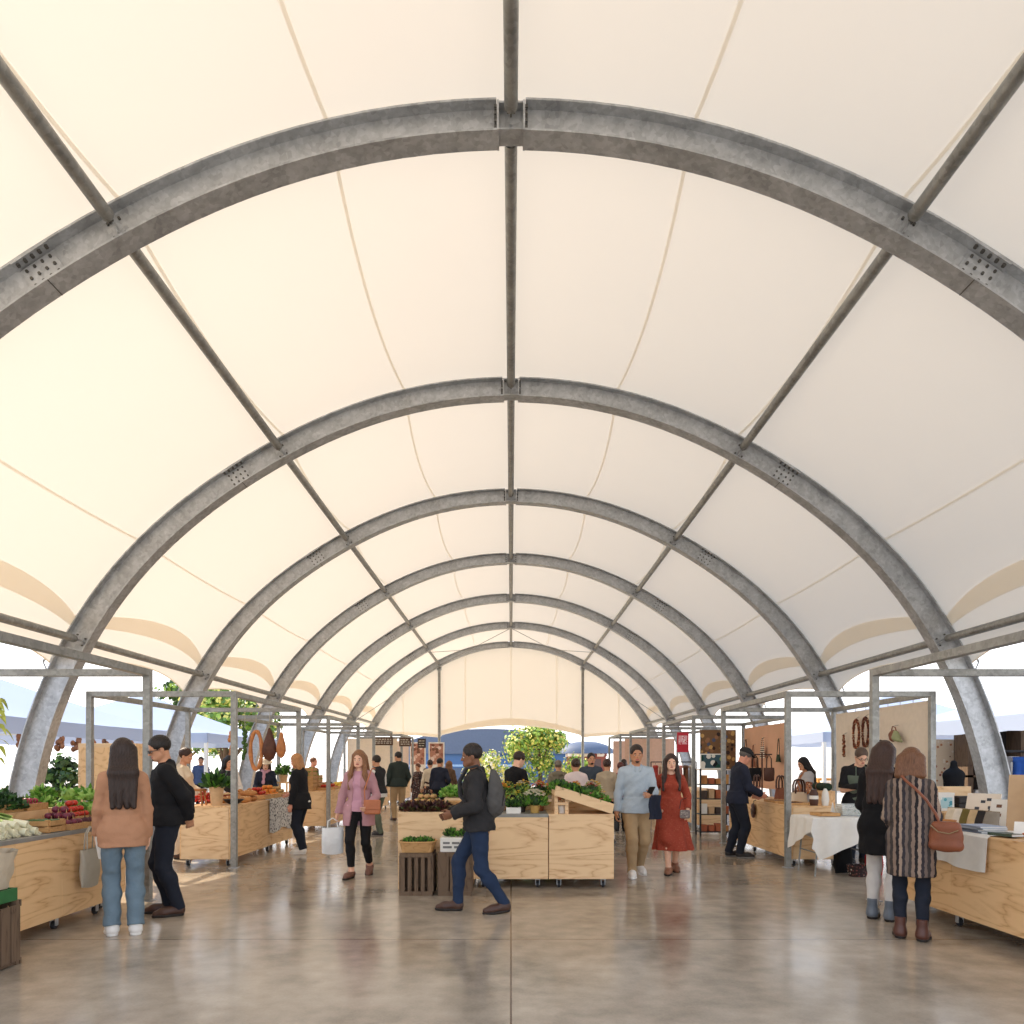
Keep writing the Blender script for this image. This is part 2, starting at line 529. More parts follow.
def swept(d, o0, o1, y0, y1, t0, t1, n=40):
    mb = MB(); V = []; F = []
    for i in range(n + 1):
        th = t0 + (t1 - t0) * i / n
        a, c = ell(th, o0(th)), ell(th, o1(th))
        V += [(a[0], y0, a[1]), (a[0], y1, a[1]), (c[0], y1, c[1]), (c[0], y0, c[1])]
    for i in range(n):
        q = i * 4
        for k in range(4):
            F.append((q + k, q + (k + 1) % 4, q + 4 + (k + 1) % 4, q + 4 + k))
    F.append((3, 2, 1, 0)); F.append((n * 4, n * 4 + 1, n * 4 + 2, n * 4 + 3))
    mb.add(V, F)
    return mb

def local_frame(th, off):
    x, z = ell(th, off)
    n2 = ell_n(th)[2]; n = Vector((n2.x, 0, n2.y))
    t = Vector((n.z, 0, -n.x))
    return Vector((x, 0, z)), n, t

ORD = ['first', 'second', 'third', 'fourth', 'fifth', 'sixth', 'seventh']
FLW = 0.096
def make_arch():
    root = thing('steel_arch', 'x', 'steel arch', (0, 0, 0), 0, 'galvanized steel arches of the hall')
    g = 0.017
    for s in (-1, 1):
        e0, e1 = (s * g, s * (PI / 2 + 0.0)) if s > 0 else (-PI / 2, -g)
        for nm, a, c, y in (('bottom_flange', lambda t: 0.0, lambda t: 0.016, FLW), ('top_flange', lambda t: sect(t) - 0.016, sect, FLW)):
            swept(0, a, c, -y, y, e0, e1).build(nm, STEEL, root, smooth=0.5)
        swept(0, lambda t: 0.016, lambda t: sect(t) - 0.016, -0.006, 0.006, e0, e1).build('web', STEEL, root, smooth=0.5)
        # bolted splice
        th = s * 34.2 * D2R
        c, n, t = local_frame(th, sect(th) / 2)
        R = Matrix((t, Vector((0, 1, 0)), n)).transposed()
        sp = MB(); sp.box(c + Vector((0, -0.012, 0)), (0.30, 0.012, 0.2), R)
        for i in range(4):
            for j in range(3):
                q = c + t * (-0.108 + i * 0.072) + n * (-0.066 + j * 0.066) + Vector((0, -0.03, 0))
                sp.tube([q, q + Vector((0, 0.014, 0))], 0.013, 6, mi=1)
        sp.build('splice_plate', [STEEL, BOLT], root)
        ft = MB(); ft.box(c + n * (sect(th) / 2 - 0.024), (0.34, 0.2, 0.012), R)
        for i in range(5):
            q = c + t * (-0.13 + i * 0.065) + n * (sect(th) / 2 - 0.02) + Vector((0, -0.07, 0))
            ft.tube([q, q - n * 0.03], 0.016, 6, mi=1)
        ft.build('flange_splice_plate', [STEEL, BOLT], root)
        gap = MB()
        cc, nn, tt = local_frame(th, 0.0)
        gap.box(cc - nn * 0.002, (0.006, 0.188, 0.006), Matrix((tt, Vector((0, 1, 0)), nn)).transposed())
        gap.build('flange_joint', BOLT, root)
        # end plate at the crown, with bolts
        x0, z0 = ell(s * g, 0.0)
        ep = MB(); ep.bb(min(x0, x0 - s * 0.016), max(x0, x0 - s * 0.016), -0.1, 0.1, z0 - 0.0, z0 + sect(0) - 0.02)
        for zz in (0.04, 0.09, 0.15, 0.20):
            for yy in (-0.075, -0.035):
                ep.tube([(x0, yy, z0 + zz), (x0 + s * 0.02, yy, z0 + zz)], 0.013, 6, mi=1)
        ep.build('end_plate', [STEEL, BOLT], root)
        # foot plate on the floor and lug for the edge cable
        fx = ell(s * PI / 2, 0.18)[0]
        fp = MB(); fp.bb(fx - 0.25, fx + 0.25, -0.2, 0.2, 0.0, 0.02)
        for i, j in ((-1, -1), (-1, 1), (1, -1), (1, 1)):
            fp.tube([(fx + i * 0.2, j * 0.15, 0.02), (fx + i * 0.2, j * 0.15, 0.05)], 0.014, 6)
        fp.build('foot_plate', STEEL, root)
        th2 = s * 63.5 * D2R
        c2, n2, t2 = local_frame(th2, sect(th2))
        lg = MB()
        lg.tube([c2, c2 + n2 * 0.14], 0.012, 8)
        lg.tube([c2 + n2 * 0.14, c2 + n2 * 0.14 + t2 * s * 0.26], 0.014, 8)
        lg.tube([c2 + n2 * 0.14 + t2 * s * 0.26, c2 + t2 * s * 0.36 + n2 * 0.02], 0.01, 8)
        lg.build('edge_cable_turnbuckle', STEEL_TUBE, root, smooth=0.6)
        for th3 in (s * 28.3 * D2R, s * 61.5 * D2R):
            c3, n3, t3 = local_frame(th3, sect(th3) * 0.46)
            br = MB()
            R3 = Matrix((t3, Vector((0, 1, 0)), n3)).transposed()
            for k in (-1, 1):
                br.box(c3 + Vector((0, k * 0.06, 0)), (0.012, 0.1, 0.2), R3)
                br.box(c3 + Vector((0, k * 0.012, 0)), (0.16, 0.012, 0.2), R3)
            for i in (-0.05, 0.05):
                for j in (-0.06, 0.06):
                    q = c3 + t3 * i + n3 * j
                    br.tube([q - Vector((0, 0.034, 0)), q - Vector((0, 0.018, 0))], 0.012, 6, mi=1)
            br.build('purlin_bracket', [STEEL, BOLT], root)
    # crown connector: fin plates between the end plates
    z0 = AZ
    cp = MB(); cp.bb(-0.095, 0.095, -0.08, 0.08, z0 + 0.015, z0 + 0.03)
    cp.bb(-0.095, 0.095, -0.006, 0.006, z0 + 0.03, z0 + sect(0) - 0.03)
    cp.bb(-0.012, 0.012, -0.105, 0.105, z0 + 0.03, z0 + sect(0) - 0.03)
    cp.bb(-0.095, 0.095, -0.08, 0.08, z0 + sect(0) - 0.03, z0 + sect(0) - 0.015)
    cp.build('crown_connector', STEEL, root)
    return root
arch0 = make_arch()
for i, d in enumerate(ARCH_D):
    lab = ('galvanized steel arch %s from the camera' % (['just overhead behind the first one seen'] + ['nearest in view, cut by the photo sides'] + ['second', 'third', 'fourth', 'fifth', 'sixth', 'seventh and farthest'])[i])
    if i == 0:
        dup(arch0, (0, d, 0), label='galvanized steel arch above the camera, carrying the near edge of the roof')
    elif i == 1:
        arch0.location = (0, d, 0); arch0['label'] = 'large galvanized steel arch nearest the camera, legs out of view'
    else:
        dup(arch0, (0, d, 0), label='galvanized steel arch, %s from the camera, spanning the hall' % (['', '', 'second', 'third', 'fourth', 'fifth', 'sixth', 'seventh and farthest'][i]))

# purlin tubes between arches
PURL = [(0, 'ridge'), (-28.3, 'upper left'), (28.3, 'upper right'), (-61.5, 'left eave'), (61.5, 'right eave')]
bay_name = ['overhead bay nearest the camera', 'first full bay', 'second full bay', 'third full bay', 'fourth full bay', 'fifth full bay', 'farthest bay']
for ang, nm in PURL:
    for k in range(len(ARCH_D) - 1):
        y0, y1 = ARCH_D[k] + 0.16, ARCH_D[k + 1] - 0.16
        c, n, t = local_frame(ang * D2R, sect(ang * D2R) * 0.46)
        x, z = c.x, c.z
        r = thing('purlin_tube', 'galvanized %s purlin tube of the %s' % (nm, bay_name[k]), 'steel tube', (x, (y0 + y1) / 2, z), 0, 'purlin tubes under the roof')
        h = (y1 - y0) / 2
        MB().tube([(0, -h, 0), (0, h, 0)], 0.052, 16).build('tube', STEEL_TUBE, r, smooth=0.6)
        for s in (-1, 1):
            e_ = MB(); e_.bar((0, s * (h - 0.05), 0), (0, s * (h + 0.045), 0), 0.014, 0.075)
            e_.tube([(-0.03, s * (h + 0.02), 0.018), (0.03, s * (h + 0.02), 0.018)], 0.012, 6)
            e_.tube([(-0.03, s * (h + 0.02), -0.018), (0.03, s * (h + 0.02), -0.018)], 0.012, 6)
            e_.build('end_fin', BOLT, r)

# fabric roof, one panel per bay
TH_END = 65.5 * D2R
def roof_pt(th, v, y0, y1, off=0.0):
    bow = 4 * v * (1 - v)
    sag = 0.13 * bow * (0.4 + 0.6 * math.cos(th))
    x, z = ell(th, sect(th) + 0.035 - sag + off)
    return (x, y0 + (y1 - y0) * v, z)
SEAMS = [12.3, 27.2, 48.0]
RB = ARCH_D
for k in range(len(RB) - 1):
    y0, y1 = RB[k], RB[k + 1] + (0.17 if k == len(RB) - 2 else 0.0)
    def f(u, v):
        end = TH_END - 0.045 * 4 * v * (1 - v)
        return roof_pt((u * 2 - 1) * end, v, y0, y1)
    ro = MB().grid(f, 84, 14).build('ceiling', MEMB, smooth=4.0)
    tag(ro, 'translucent white fabric roof of the %s' % bay_name[k], None, None, 'structure')
    for s in (-1, 1):
        for a in SEAMS:
            def fs(u, v):
                th = s * (a * D2R + (0.014 if a < 40 else 0.002) * 4 * v * (1 - v)) + (u - 0.5) * 0.0046
                return roof_pt(th, v, y0, y1, -0.012)
            MB().grid(fs, 1, 14).build('seam', SEAM, ro, smooth=0.6)
        def fb(u, v):
            bow = 4 * v * (1 - v)
            lo, hi = 60.6 - 2.0 * bow, 59.5 - 3.3 * bow
            th = s * (lo + (hi - lo) * u) * D2R
            return roof_pt(th, v, y0, y1, -0.014)
        MB().grid(fb, 2, 16).build('edge_belt', HEM, ro, smooth=0.6)
        def fc(v):
            end = TH_END - 0.045 * 4 * v * (1 - v)
            return roof_pt(s * end, v, y0, y1, -0.01)
        MB().tube([fc(i / 14) for i in range(15)], 0.010, 8).build('edge_cable', HEM, ro, smooth=0.6)

# bracing rods in the last bays
for k in (6,):
    y0, y1 = ARCH_D[k], ARCH_D[k + 1]
    for a0, a1, nm in ((0, -28.3, 'left of the ridge, near the farthest arch'), (0, 28.3, 'right of the ridge, near the farthest arch'), (-28.3, 0, 'crossing left of the ridge in the farthest bay'), (28.3, 0, 'crossing right of the ridge in the farthest bay'), (-61.5, -28.3, 'along the far left flank of the roof'), (61.5, 28.3, 'along the far right flank of the roof')):
        p, _, _ = local_frame(a0 * D2R, 0.1); q, _, _ = local_frame(a1 * D2R, 0.1)
        dz = 0.05 if a1 == 0 else 0.0; dx = 0.03 * (1 if (a0 + a1) > 0 else -1)
        r = MB().tube([(p.x * 0.985 + dx, y0 + 0.16, p.z - 0.06 - dz), (q.x * 0.985 + dx, y1 - 0.16, q.z - 0.06 - dz)], 0.011, 6).build('bracing_rod', STEEL_TUBE, smooth=0.8)
        tag(r, 'thin steel bracing rod ' + nm, 'steel rod', 'roof bracing rods')

# far end wall of fabric with its scalloped opening
YF = ARCH_D[-1] + 0.16
def far_bottom(x):
    ax = abs(x)
    if ax < 3.05:
        return 2.58 + 0.44 * (1 - (ax / 3.05) ** 2)
    u = (ax - 3.05) / 3.2
    return 2.50 + 0.06 * u + 0.18 * 4 * u * (1 - u) * 0.4
def fw(u, v):
    x = (u * 2 - 1) * 6.2
    th = math.asin(max(-1, min(1, x / (AX + 0.2))))
    zt = ell(th, 0.2)[1]
    zb = min(far_bottom(x), zt - 0.02)
    return (x, YF, zb + (zt - zb) * v)
wf = MB().grid(fw, 96, 10).build('wall_far', MEMB, smooth=0.6)
tag(wf, 'white fabric end wall with scalloped opening closing the far arch', None, None, 'structure')
for x in (-4.6, -1.95, 0.0, 1.95, 4.6):
    th = math.asin(x / AX)
    MB().grid(lambda u, v: (x - 0.02 + 0.04 * u, YF - 0.012, far_bottom(x) + (ell(th, 0.0)[1] - far_bottom(x)) * v), 1, 1).build('seam', SEAM, wf)
def fh(u, v):
    x = (u * 2 - 1) * 3.05
    zb = far_bottom(x)
    return (x, YF - 0.02 + 0.0 * v, zb - 0.02 + 0.26 * v * (1 + 0.2 * math.cos(x)))
MB().grid(fh, 48, 2).build('edge_belt', HEM, wf, smooth=0.6)
for s in (-1, 1):
    def fh2(u, v):
        x = s * (3.05 + 3.1 * u)
        return (x, YF - 0.02, far_bottom(x) - 0.01 + 0.13 * v)
    MB().grid(fh2, 24, 1).build('edge_belt', HEM, wf, smooth=0.6)
for s, nm in ((-1, 'left'), (1, 'right')):
    r = thing('end_wall_post', 'slim galvanized post %s of the opening in the far fabric wall' % nm, 'steel post', (s * 3.05, YF - 0.11, 0), 0, 'posts of the far end wall')
    zt = ell(math.asin(3.05 / AX), 0.02)[1]
    MB().tube([(0, 0, 0.02), (0, 0, zt - 0.03)], 0.06, 14).build('tube', STEEL_TUBE, r, smooth=0.6)
    MB().bb(-0.14, 0.14, -0.09, 0.09, 0, 0.02).build('base_plate', STEEL, r)
    MB().bb(-0.1, 0.1, -0.03, 0.03, zt - 0.16, zt - 0.02).build('head_plate', STEEL, r)

# ground outside
b = MB(); b.bb(-90, 90, -40, 160, -0.16, -0.125)
o = b.build('ground', mat('outdoor_paving', (196, 188, 176), 0.9, var=0.08, scale=1.2)); tag(o, 'pale paved ground around the hall', None, None, 'structure')
# ------------------------------------------------------------------ people: smooth implicit bodies
class Field:
    def __init__(s, lo, hi, res):
        s.lo = np.array(lo, float); s.res = res
        n = np.maximum(np.ceil((np.array(hi) - s.lo) / res).astype(int) + 1, 3)
        s.n = n
        s.ax = [s.lo[i] + res * np.arange(n[i]) for i in range(3)]
        s.d = np.full(tuple(n), 0.5, np.float32)
    def sl(s, lo, hi):
        out = []
        for i in range(3):
            a = int(np.clip(np.floor((lo[i] - s.lo[i]) / s.res), 0, s.n[i]))
            b = int(np.clip(np.ceil((hi[i] - s.lo[i]) / s.res) + 1, 0, s.n[i]))
            out.append(slice(a, b))
        return tuple(out)
    def pts(s, sl):
        return np.meshgrid(s.ax[0][sl[0]], s.ax[1][sl[1]], s.ax[2][sl[2]], indexing='ij', sparse=True)
    def put(s, fn, lo, hi, k=0.0, op='u'):
        m = k + 3 * s.res
        sl = s.sl(np.array(lo) - m, np.array(hi) + m)
        if any(q.stop - q.start <= 0 for q in sl):
            return
        X, Y, Z = s.pts(sl)
        e = fn(X, Y, Z).astype(np.float32)
        a = s.d[sl]
        if op == 'u':
            if k > 0:
                h = np.maximum(k - np.abs(a - e), 0) / k
                s.d[sl] = np.minimum(a, e) - h * h * k * 0.25
            else:
                s.d[sl] = np.minimum(a, e)
        elif op == 's':      # subtract
            e = -e
            if k > 0:
                h = np.maximum(k - np.abs(a - e), 0) / k
                s.d[sl] = np.maximum(a, e) + h * h * k * 0.25
            else:
                s.d[sl] = np.maximum(a, e)
    def cone(s, a, b, ra, rb, k=0.0, op='u'):
        a = np.array(a, float); b = np.array(b, float)
        ba = b - a; L2 = max(float(ba @ ba), 1e-9)
        def fn(X, Y, Z):
            px, py, pz = X - a[0], Y - a[1], Z - a[2]
            h = np.clip((px * ba[0] + py * ba[1] + pz * ba[2]) / L2, 0, 1)
            return np.sqrt((px - ba[0] * h) ** 2 + (py - ba[1] * h) ** 2 + (pz - ba[2] * h) ** 2) - (ra + (rb - ra) * h)
        r = max(ra, rb)
        s.put(fn, np.minimum(a, b) - r, np.maximum(a, b) + r, k, op)
    def ell(s, c, r, M=None, k=0.0, op='u'):
        c = np.array(c, float); r = np.array(r, float)
        M = np.eye(3) if M is None else np.array(M)
        def fn(X, Y, Z):
            px, py, pz = X - c[0], Y - c[1], Z - c[2]
            q = [(M[0, i] * px + M[1, i] * py + M[2, i] * pz) for i in range(3)]
            k0 = np.sqrt((q[0] / r[0]) ** 2 + (q[1] / r[1]) ** 2 + (q[2] / r[2]) ** 2)
            k1 = np.sqrt((q[0] / r[0] ** 2) ** 2 + (q[1] / r[1] ** 2) ** 2 + (q[2] / r[2] ** 2) ** 2)
            return k0 * (k0 - 1) / np.maximum(k1, 1e-6)
        m = float(r.max())
        s.put(fn, c - m, c + m, k, op)
    def plane(s, p, nrm, op='s'):
        """cut away the side the normal points to"""
        p = np.array(p, float); nrm = np.array(nrm, float); nrm = nrm / np.linalg.norm(nrm)
        X, Y, Z = s.pts((slice(None),) * 3)
        e = (X - p[0]) * nrm[0] + (Y - p[1]) * nrm[1] + (Z - p[2]) * nrm[2]
        s.d = np.maximum(s.d, e.astype(np.float32))
    def wrinkle(s, amp, f, seed=0):
        X, Y, Z = s.pts((slice(None),) * 3)
        r = np.random.RandomState(seed)
        w_ = 0
        for q in range(4):
            kx, ky, kz = r.uniform(-1, 1, 3) * f * (1 + 0.5 * q)
            w_ = w_ + np.sin(X * kx + Y * ky + Z * kz * 1.3 + r.uniform(0, 6)) / (1 + 0.5 * q)
        s.d = s.d + (amp * w_).astype(np.float32)
    def mesh(s):
        d = s.d.copy()
        # closed border
        for ax in range(3):
            for e_ in (0, -1):
                ix = [slice(None)] * 3; ix[ax] = e_
                d[tuple(ix)] = np.maximum(d[tuple(ix)], 1e-4)
        ins = d < 0
        nx, ny, nz = d.shape
        C = [(i, j, k) for i in (0, 1) for j in (0, 1) for k in (0, 1)]
        def cs(a, c):
            return a[c[0]:nx - 1 + c[0], c[1]:ny - 1 + c[1], c[2]:nz - 1 + c[2]]
        cnt = sum(cs(ins, c).astype(np.int8) for c in C)
        act = (cnt > 0) & (cnt < 8)
        idx = np.argwhere(act)
        if len(idx) == 0:
            return np.zeros((0, 3)), np.zeros((0, 4), int)
        acc = np.zeros((len(idx), 3)); num = np.zeros(len(idx))
        val = {c: d[idx[:, 0] + c[0], idx[:, 1] + c[1], idx[:, 2] + c[2]] for c in C}
        for c in C:
            for ax in range(3):
                if c[ax] == 0:
                    c2 = list(c); c2[ax] = 1; c2 = tuple(c2)
                    a, b = val[c], val[c2]
                    m = (a < 0) != (b < 0)
                    t = np.where(m, a / np.where(m, a - b, 1), 0)
                    p = np.tile(np.array(c, float), (len(idx), 1)); p[:, ax] += t
                    acc[m] += p[m]; num[m] += 1
        V = s.lo + s.res * (idx + acc / num[:, None])
        vid = np.full((nx - 1, ny - 1, nz - 1), -1, int)
        vid[tuple(idx.T)] = np.arange(len(idx))
        Q = []
        for ax in range(3):
            u, v = (ax + 1) % 3, (ax + 2) % 3
            lo_ = [slice(None)] * 3; hi_ = [slice(None)] * 3
            lo_[ax] = slice(0, -1); hi_[ax] = slice(1, None)
            for q in (u, v):
                lo_[q] = slice(1, -1); hi_[q] = slice(1, -1)
            A, B = ins[tuple(lo_)], ins[tuple(hi_)]
            e = np.argwhere(A != B)
            if not len(e): continue
            st = A[tuple(e.T)]
            base = e.copy(); base[:, u] += 1; base[:, v] += 1
            def at(du, dv):
                q = base.copy(); q[:, u] -= du; q[:, v] -= dv
                return vid[q[:, 0], q[:, 1], q[:, 2]]
            f = np.stack([at(1, 1), at(0, 1), at(0, 0), at(1, 0)], 1)
            f[~st] = f[~st][:, ::-1]
            Q.append(f)
        return V, np.concatenate(Q)

def np_object(name, V, Q, mats, parent, mi=None, loc=None):
    me = bpy.data.meshes.new(name)
    me.vertices.add(len(V)); me.vertices.foreach_set('co', np.asarray(V, np.float32).ravel())
    Q = np.asarray(Q); n = len(Q)
    me.loops.add(n * 4); me.loops.foreach_set('vertex_index', Q.ravel().astype(np.int32))
    me.polygons.add(n); me.polygons.foreach_set('loop_start', np.arange(0, n * 4, 4, dtype=np.int32))
    mats = mats if isinstance(mats, (list, tuple)) else [mats]
    for m in mats: me.materials.append(m)
    if mi is not None:
        me.polygons.foreach_set('material_index', np.asarray(mi, np.int32))
    me.polygons.foreach_set('use_smooth', np.ones(n, bool))
    me.update(calc_edges=True); me.validate()
    o = bpy.data.objects.new(name, me); COL.objects.link(o)
    if parent is not None: o.parent = parent
    if loc is not None: o.location = loc
    return o

def rotm(yaw=0, pitch=0, roll=0):
    """degrees; yaw about z, pitch nods down (towards +y forward), roll tilts to the right (+x)"""
    return np.array((Matrix.Rotation(yaw * D2R, 3, 'Z') @ Matrix.Rotation(-pitch * D2R, 3, 'X') @ Matrix.Rotation(roll * D2R, 3, 'Y')))

def ik(a, t, l1, l2, pole):
    a = np.array(a, float); t = np.array(t, float); pole = np.array(pole, float)
    v = t - a; L = np.linalg.norm(v)
    if L > (l1 + l2) * 0.995:
        v *= (l1 + l2) * 0.995 / L; L = (l1 + l2) * 0.995; t = a + v
    u = v / L
    x = (l1 * l1 - l2 * l2 + L * L) / (2 * L)
    h = math.sqrt(max(l1 * l1 - x * x, 0))
    p = pole - u * (pole @ u); p /= max(np.linalg.norm(p), 1e-6)
    return a + u * x + p * h, t

class Pose:
    """joints of a figure of height 1.75 facing +y, right hand at +x"""
    def __init__(s, female=False, lean=0, bend_side=0, twist=0, hip=None, hip_off=(0, 0), foot_r=(0.10, 0.02, 0), foot_l=(-0.10, -0.02, 0),
                 toe_r=8, toe_l=-8, heel_r=0, heel_l=0, hand_r=(0.26, 0.06, 0.80), hand_l=(-0.26, 0.06, 0.80), elbow_r=(0.5, -1, 0), elbow_l=(-0.5, -1, 0),
                 head=(0, 0, 0), curl=45, slim=1.0, palm_r=None, palm_l=None, knee=(0, 1, 0)):
        s.female = female; s.slim = slim; s.curl = curl
        s.sw = (0.152 if female else 0.176) * (0.5 + 0.5 * slim); s.hw = 0.092
        hz = 0.93 if hip is None else hip
        s.O = np.array([hip_off[0], hip_off[1], hz])
        s.T = rotm(twist, lean, bend_side)
        s.P = rotm(twist * 0.4, lean * 0.25, 0)
        s.head_m = s.T @ np.linalg.inv(rotm(twist, lean * 0.75, bend_side)) @ rotm(head[0] + twist, head[1], head[2]) if False else rotm(head[0], head[1], head[2])
        s.sh = {1: s.t(s.sw, -0.012, 0.452), -1: s.t(-s.sw, -0.012, 0.452)}
        s.nk = s.t(0, -0.015, 0.52)
        s.hd = s.t(0, 0.005, 0.605) + s.head_m @ np.array([0, 0.012, 0.0])
        s.hipj = {1: s.O + s.P @ np.array([s.hw, 0, -0.03]), -1: s.O + s.P @ np.array([-s.hw, 0, -0.03])}
        s.foot = {}; s.knee = {}; s.ank = {}; s.toe = {}
        for q, f, ty, hl in ((1, foot_r, toe_r, heel_r), (-1, foot_l, toe_l, heel_l)):
            fx = np.array([math.sin(ty * D2R), math.cos(ty * D2R), 0])
            toe = np.array([f[0], f[1], f[2]]) + fx * 0.13
            ball_ = np.array([f[0], f[1], f[2]]) + fx * 0.08
            # heel lift turns the foot about its ball
            up = np.array([0, 0, 1.0])
            back = -fx * math.cos(hl * D2R) + up * math.sin(hl * D2R)
            nup = up * math.cos(hl * D2R) + fx * math.sin(hl * D2R)
            ank = ball_ + back * 0.13 + nup * 0.085
            s.knee[q], s.ank[q] = ik(s.hipj[q], ank, 0.425, 0.415, np.array(knee, float) + fx * 0.5)
            if np.linalg.norm(s.ank[q] - ank) > 0.002:
                d_ = s.ank[q] - ank
            s.toe[q] = (fx, back, nup, ball_, toe)
        s.elb = {}; s.wr = {}
        for q, h, e in ((1, hand_r, elbow_r), (-1, hand_l, elbow_l)):
            s.elb[q], s.wr[q] = ik(s.sh[q], h, 0.285, 0.255, e)
        s.palm = {1: palm_r, -1: palm_l}
    def t(s, x, y, z):
        return s.O + s.T @ np.array([x, y, z])

def torso(F, s, g=0.0, k=0.06, slim=1.0, bust=True, belly=0.0, boxy=0.0):
    fm = s.female; T = s.T; w_ = s.slim * slim
    def E(c, r):
        F.ell(s.t(*c), (r[0] * w_ + g, r[1] * w_ + g, r[2] + g), T, k)
    F.ell(s.O + s.P @ np.array([0, -0.005, 0.0]), ((0.168 if fm else 0.160) * w_ + g, 0.118 * w_ + g, 0.12 + g), s.P, k)
    E((0, 0.0, 0.17), ((0.125 if fm else 0.145) + boxy, 0.098 + belly + boxy * 0.7, 0.14 + boxy * 0.8))
    E((0, 0.0, 0.35), (0.143 if fm else 0.168, 0.108, 0.16))
    if fm and bust:
        for q in (-1, 1):
            F.ell(s.t(q * 0.068, 0.075, 0.345), (0.058 + g, 0.05 + g, 0.06 + g), T, 0.04)
    F.cone(s.t(-s.sw + 0.045, -0.015, 0.435), s.t(s.sw - 0.045, -0.015, 0.435), 0.06 + g, 0.06 + g, 0.04)
    for q in (-1, 1):
        F.cone(s.t(0, -0.022, 0.515), s.t(q * (s.sw - 0.03), -0.017, 0.452), 0.046 + g, 0.046 + g, 0.03)

def arm(F, s, q, g=0.0, k=0.03, end=1.0, loose=0.0):
    fm = 0.86 if s.female else 1.0
    F.cone(s.sh[q], s.elb[q], 0.051 * fm + g * 0.9, 0.042 * fm + g * 0.9 + loose, k)
    w_ = s.elb[q] + (s.wr[q] - s.elb[q]) * end
    F.cone(s.elb[q], w_, 0.042 * fm + g + loose, (0.042 + (0.029 - 0.042) * end) * fm + g + loose, 0.02)

def leg(F, s, q, g=0.0, k=0.04, cut=None, flare=0.0, slim=1.0):
    fm = 1.0
    F.cone(s.hipj[q] + np.array([0, -0.005, 0.0]), s.knee[q], 0.092 * slim * fm + g, 0.058 * slim + g + flare * 0.3, k)
    kn, an = s.knee[q], s.ank[q]
    mid = kn + (an - kn) * 0.3
    back = (s.toe[q][1]) * 0.012
    F.cone(kn, mid + back, 0.056 * slim + g + flare * 0.4, 0.058 * slim + g + flare * 0.6, 0.03)
    F.cone(mid + back, an, 0.057 * slim + g + flare * 0.6, 0.038 + g + flare, 0.03)

def hand(F, s, q, size=1.0):
    """palm, four unequal bent fingers and a thumb from the side of the palm"""
    el, wr = s.elb[q], s.wr[q]
    d = wr - el; d /= np.linalg.norm(d)
    pn = s.palm[q]
    if pn is None:
        pn = np.array([-q * 1.0, 0.15, 0.0])       # palm faces the thigh
    pn = np.array(pn, float); pn = pn - d * (pn @ d); pn /= max(np.linalg.norm(pn), 1e-6)
    side = np.cross(d, pn)                          # towards the thumb or away
    fwd = np.array([0, 1.0, 0.25])
    if side @ fwd < 0: side = -side
    R = np.stack([side, pn, d], 1)
    z = size * (0.9 if s.female else 1.0)
    c = wr + d * 0.05 * z
    F.ell(c, (0.042 * z, 0.018 * z, 0.055 * z), R, 0.012)
    F.cone(wr - d * 0.02, wr + d * 0.03 * z, 0.026 * z, 0.024 * z, 0.015)
    cu = s.curl * D2R
    for i, (off, ln) in enumerate(((0.030, 0.072), (0.010, 0.080), (-0.010, 0.074), (-0.029, 0.058))):
        b0 = wr + d * 0.088 * z + side * off * z
        d1 = d * math.cos(cu * 0.5) + pn * math.sin(cu * 0.5) + side * off * 0.8
        d2 = d * math.cos(cu * 1.4) + pn * math.sin(cu * 1.4)
        m1 = b0 + d1 * ln * 0.5 * z
        m2 = m1 + d2 * ln * 0.55 * z
        F.cone(b0, m1, 0.0098 * z, 0.0088 * z, 0.005); F.cone(m1, m2, 0.0088 * z, 0.0075 * z, 0.003)
    t0 = wr + d * 0.028 * z + side * 0.026 * z
    t1 = t0 + (d * 0.6 + side * 0.7 + pn * 0.35) * 0.036 * z
    t2 = t1 + (d * 0.85 + side * 0.2 + pn * 0.5) * 0.034 * z
    F.cone(t0, t1, 0.014 * z, 0.011 * z, 0.01); F.cone(t1, t2, 0.011 * z, 0.009 * z, 0.004)

def head_field(F, s):
    M, o = s.head_m, s.hd
    H = lambda x, y, z: o + M @ np.array([x, y, z])
    F.cone(s.nk - s.T @ np.array([0, 0, 0.03]), H(0, -0.02, 0.03), 0.062 if not s.female else 0.05, 0.055 if not s.female else 0.046, 0.03)
    F.ell(H(0, -0.008, 0.112), (0.075, 0.094, 0.09), M, 0.02)
    F.ell(H(0, 0.028, 0.05), (0.058, 0.062, 0.078), M, 0.03)
    F.ell(H(0, 0.062, -0.012), (0.028, 0.024, 0.02), M, 0.03)
    for q in (-1, 1):
        F.cone(H(q * 0.055, -0.0, 0.02), H(q * 0.025, 0.06, -0.012), 0.016, 0.016, 0.03)
        F.ell(H(q * 0.03, 0.094, 0.066), (0.016, 0.012, 0.012), M, 0.012, 's')
        F.ell(H(q * 0.03, 0.080, 0.084), (0.022, 0.012, 0.007), M, 0.012)
        F.ell(H(q * 0.076, -0.008, 0.058), (0.009, 0.02, 0.031), M, 0.006)
        F.ell(H(q * 0.011, 0.096, 0.036), (0.009, 0.009, 0.007), M, 0.006)
    F.cone(H(0, 0.085, 0.074), H(0, 0.103, 0.042), 0.0085, 0.0115, 0.01)
    F.ell(H(0, 0.083, 0.013), (0.022, 0.011, 0.006), M, 0.006)
    F.ell(H(0, 0.082, 0.004), (0.019, 0.011, 0.006), M, 0.006)

def bounds(pts, m):
    P = np.array(pts)
    return P.min(0) - m, P.max(0) + m

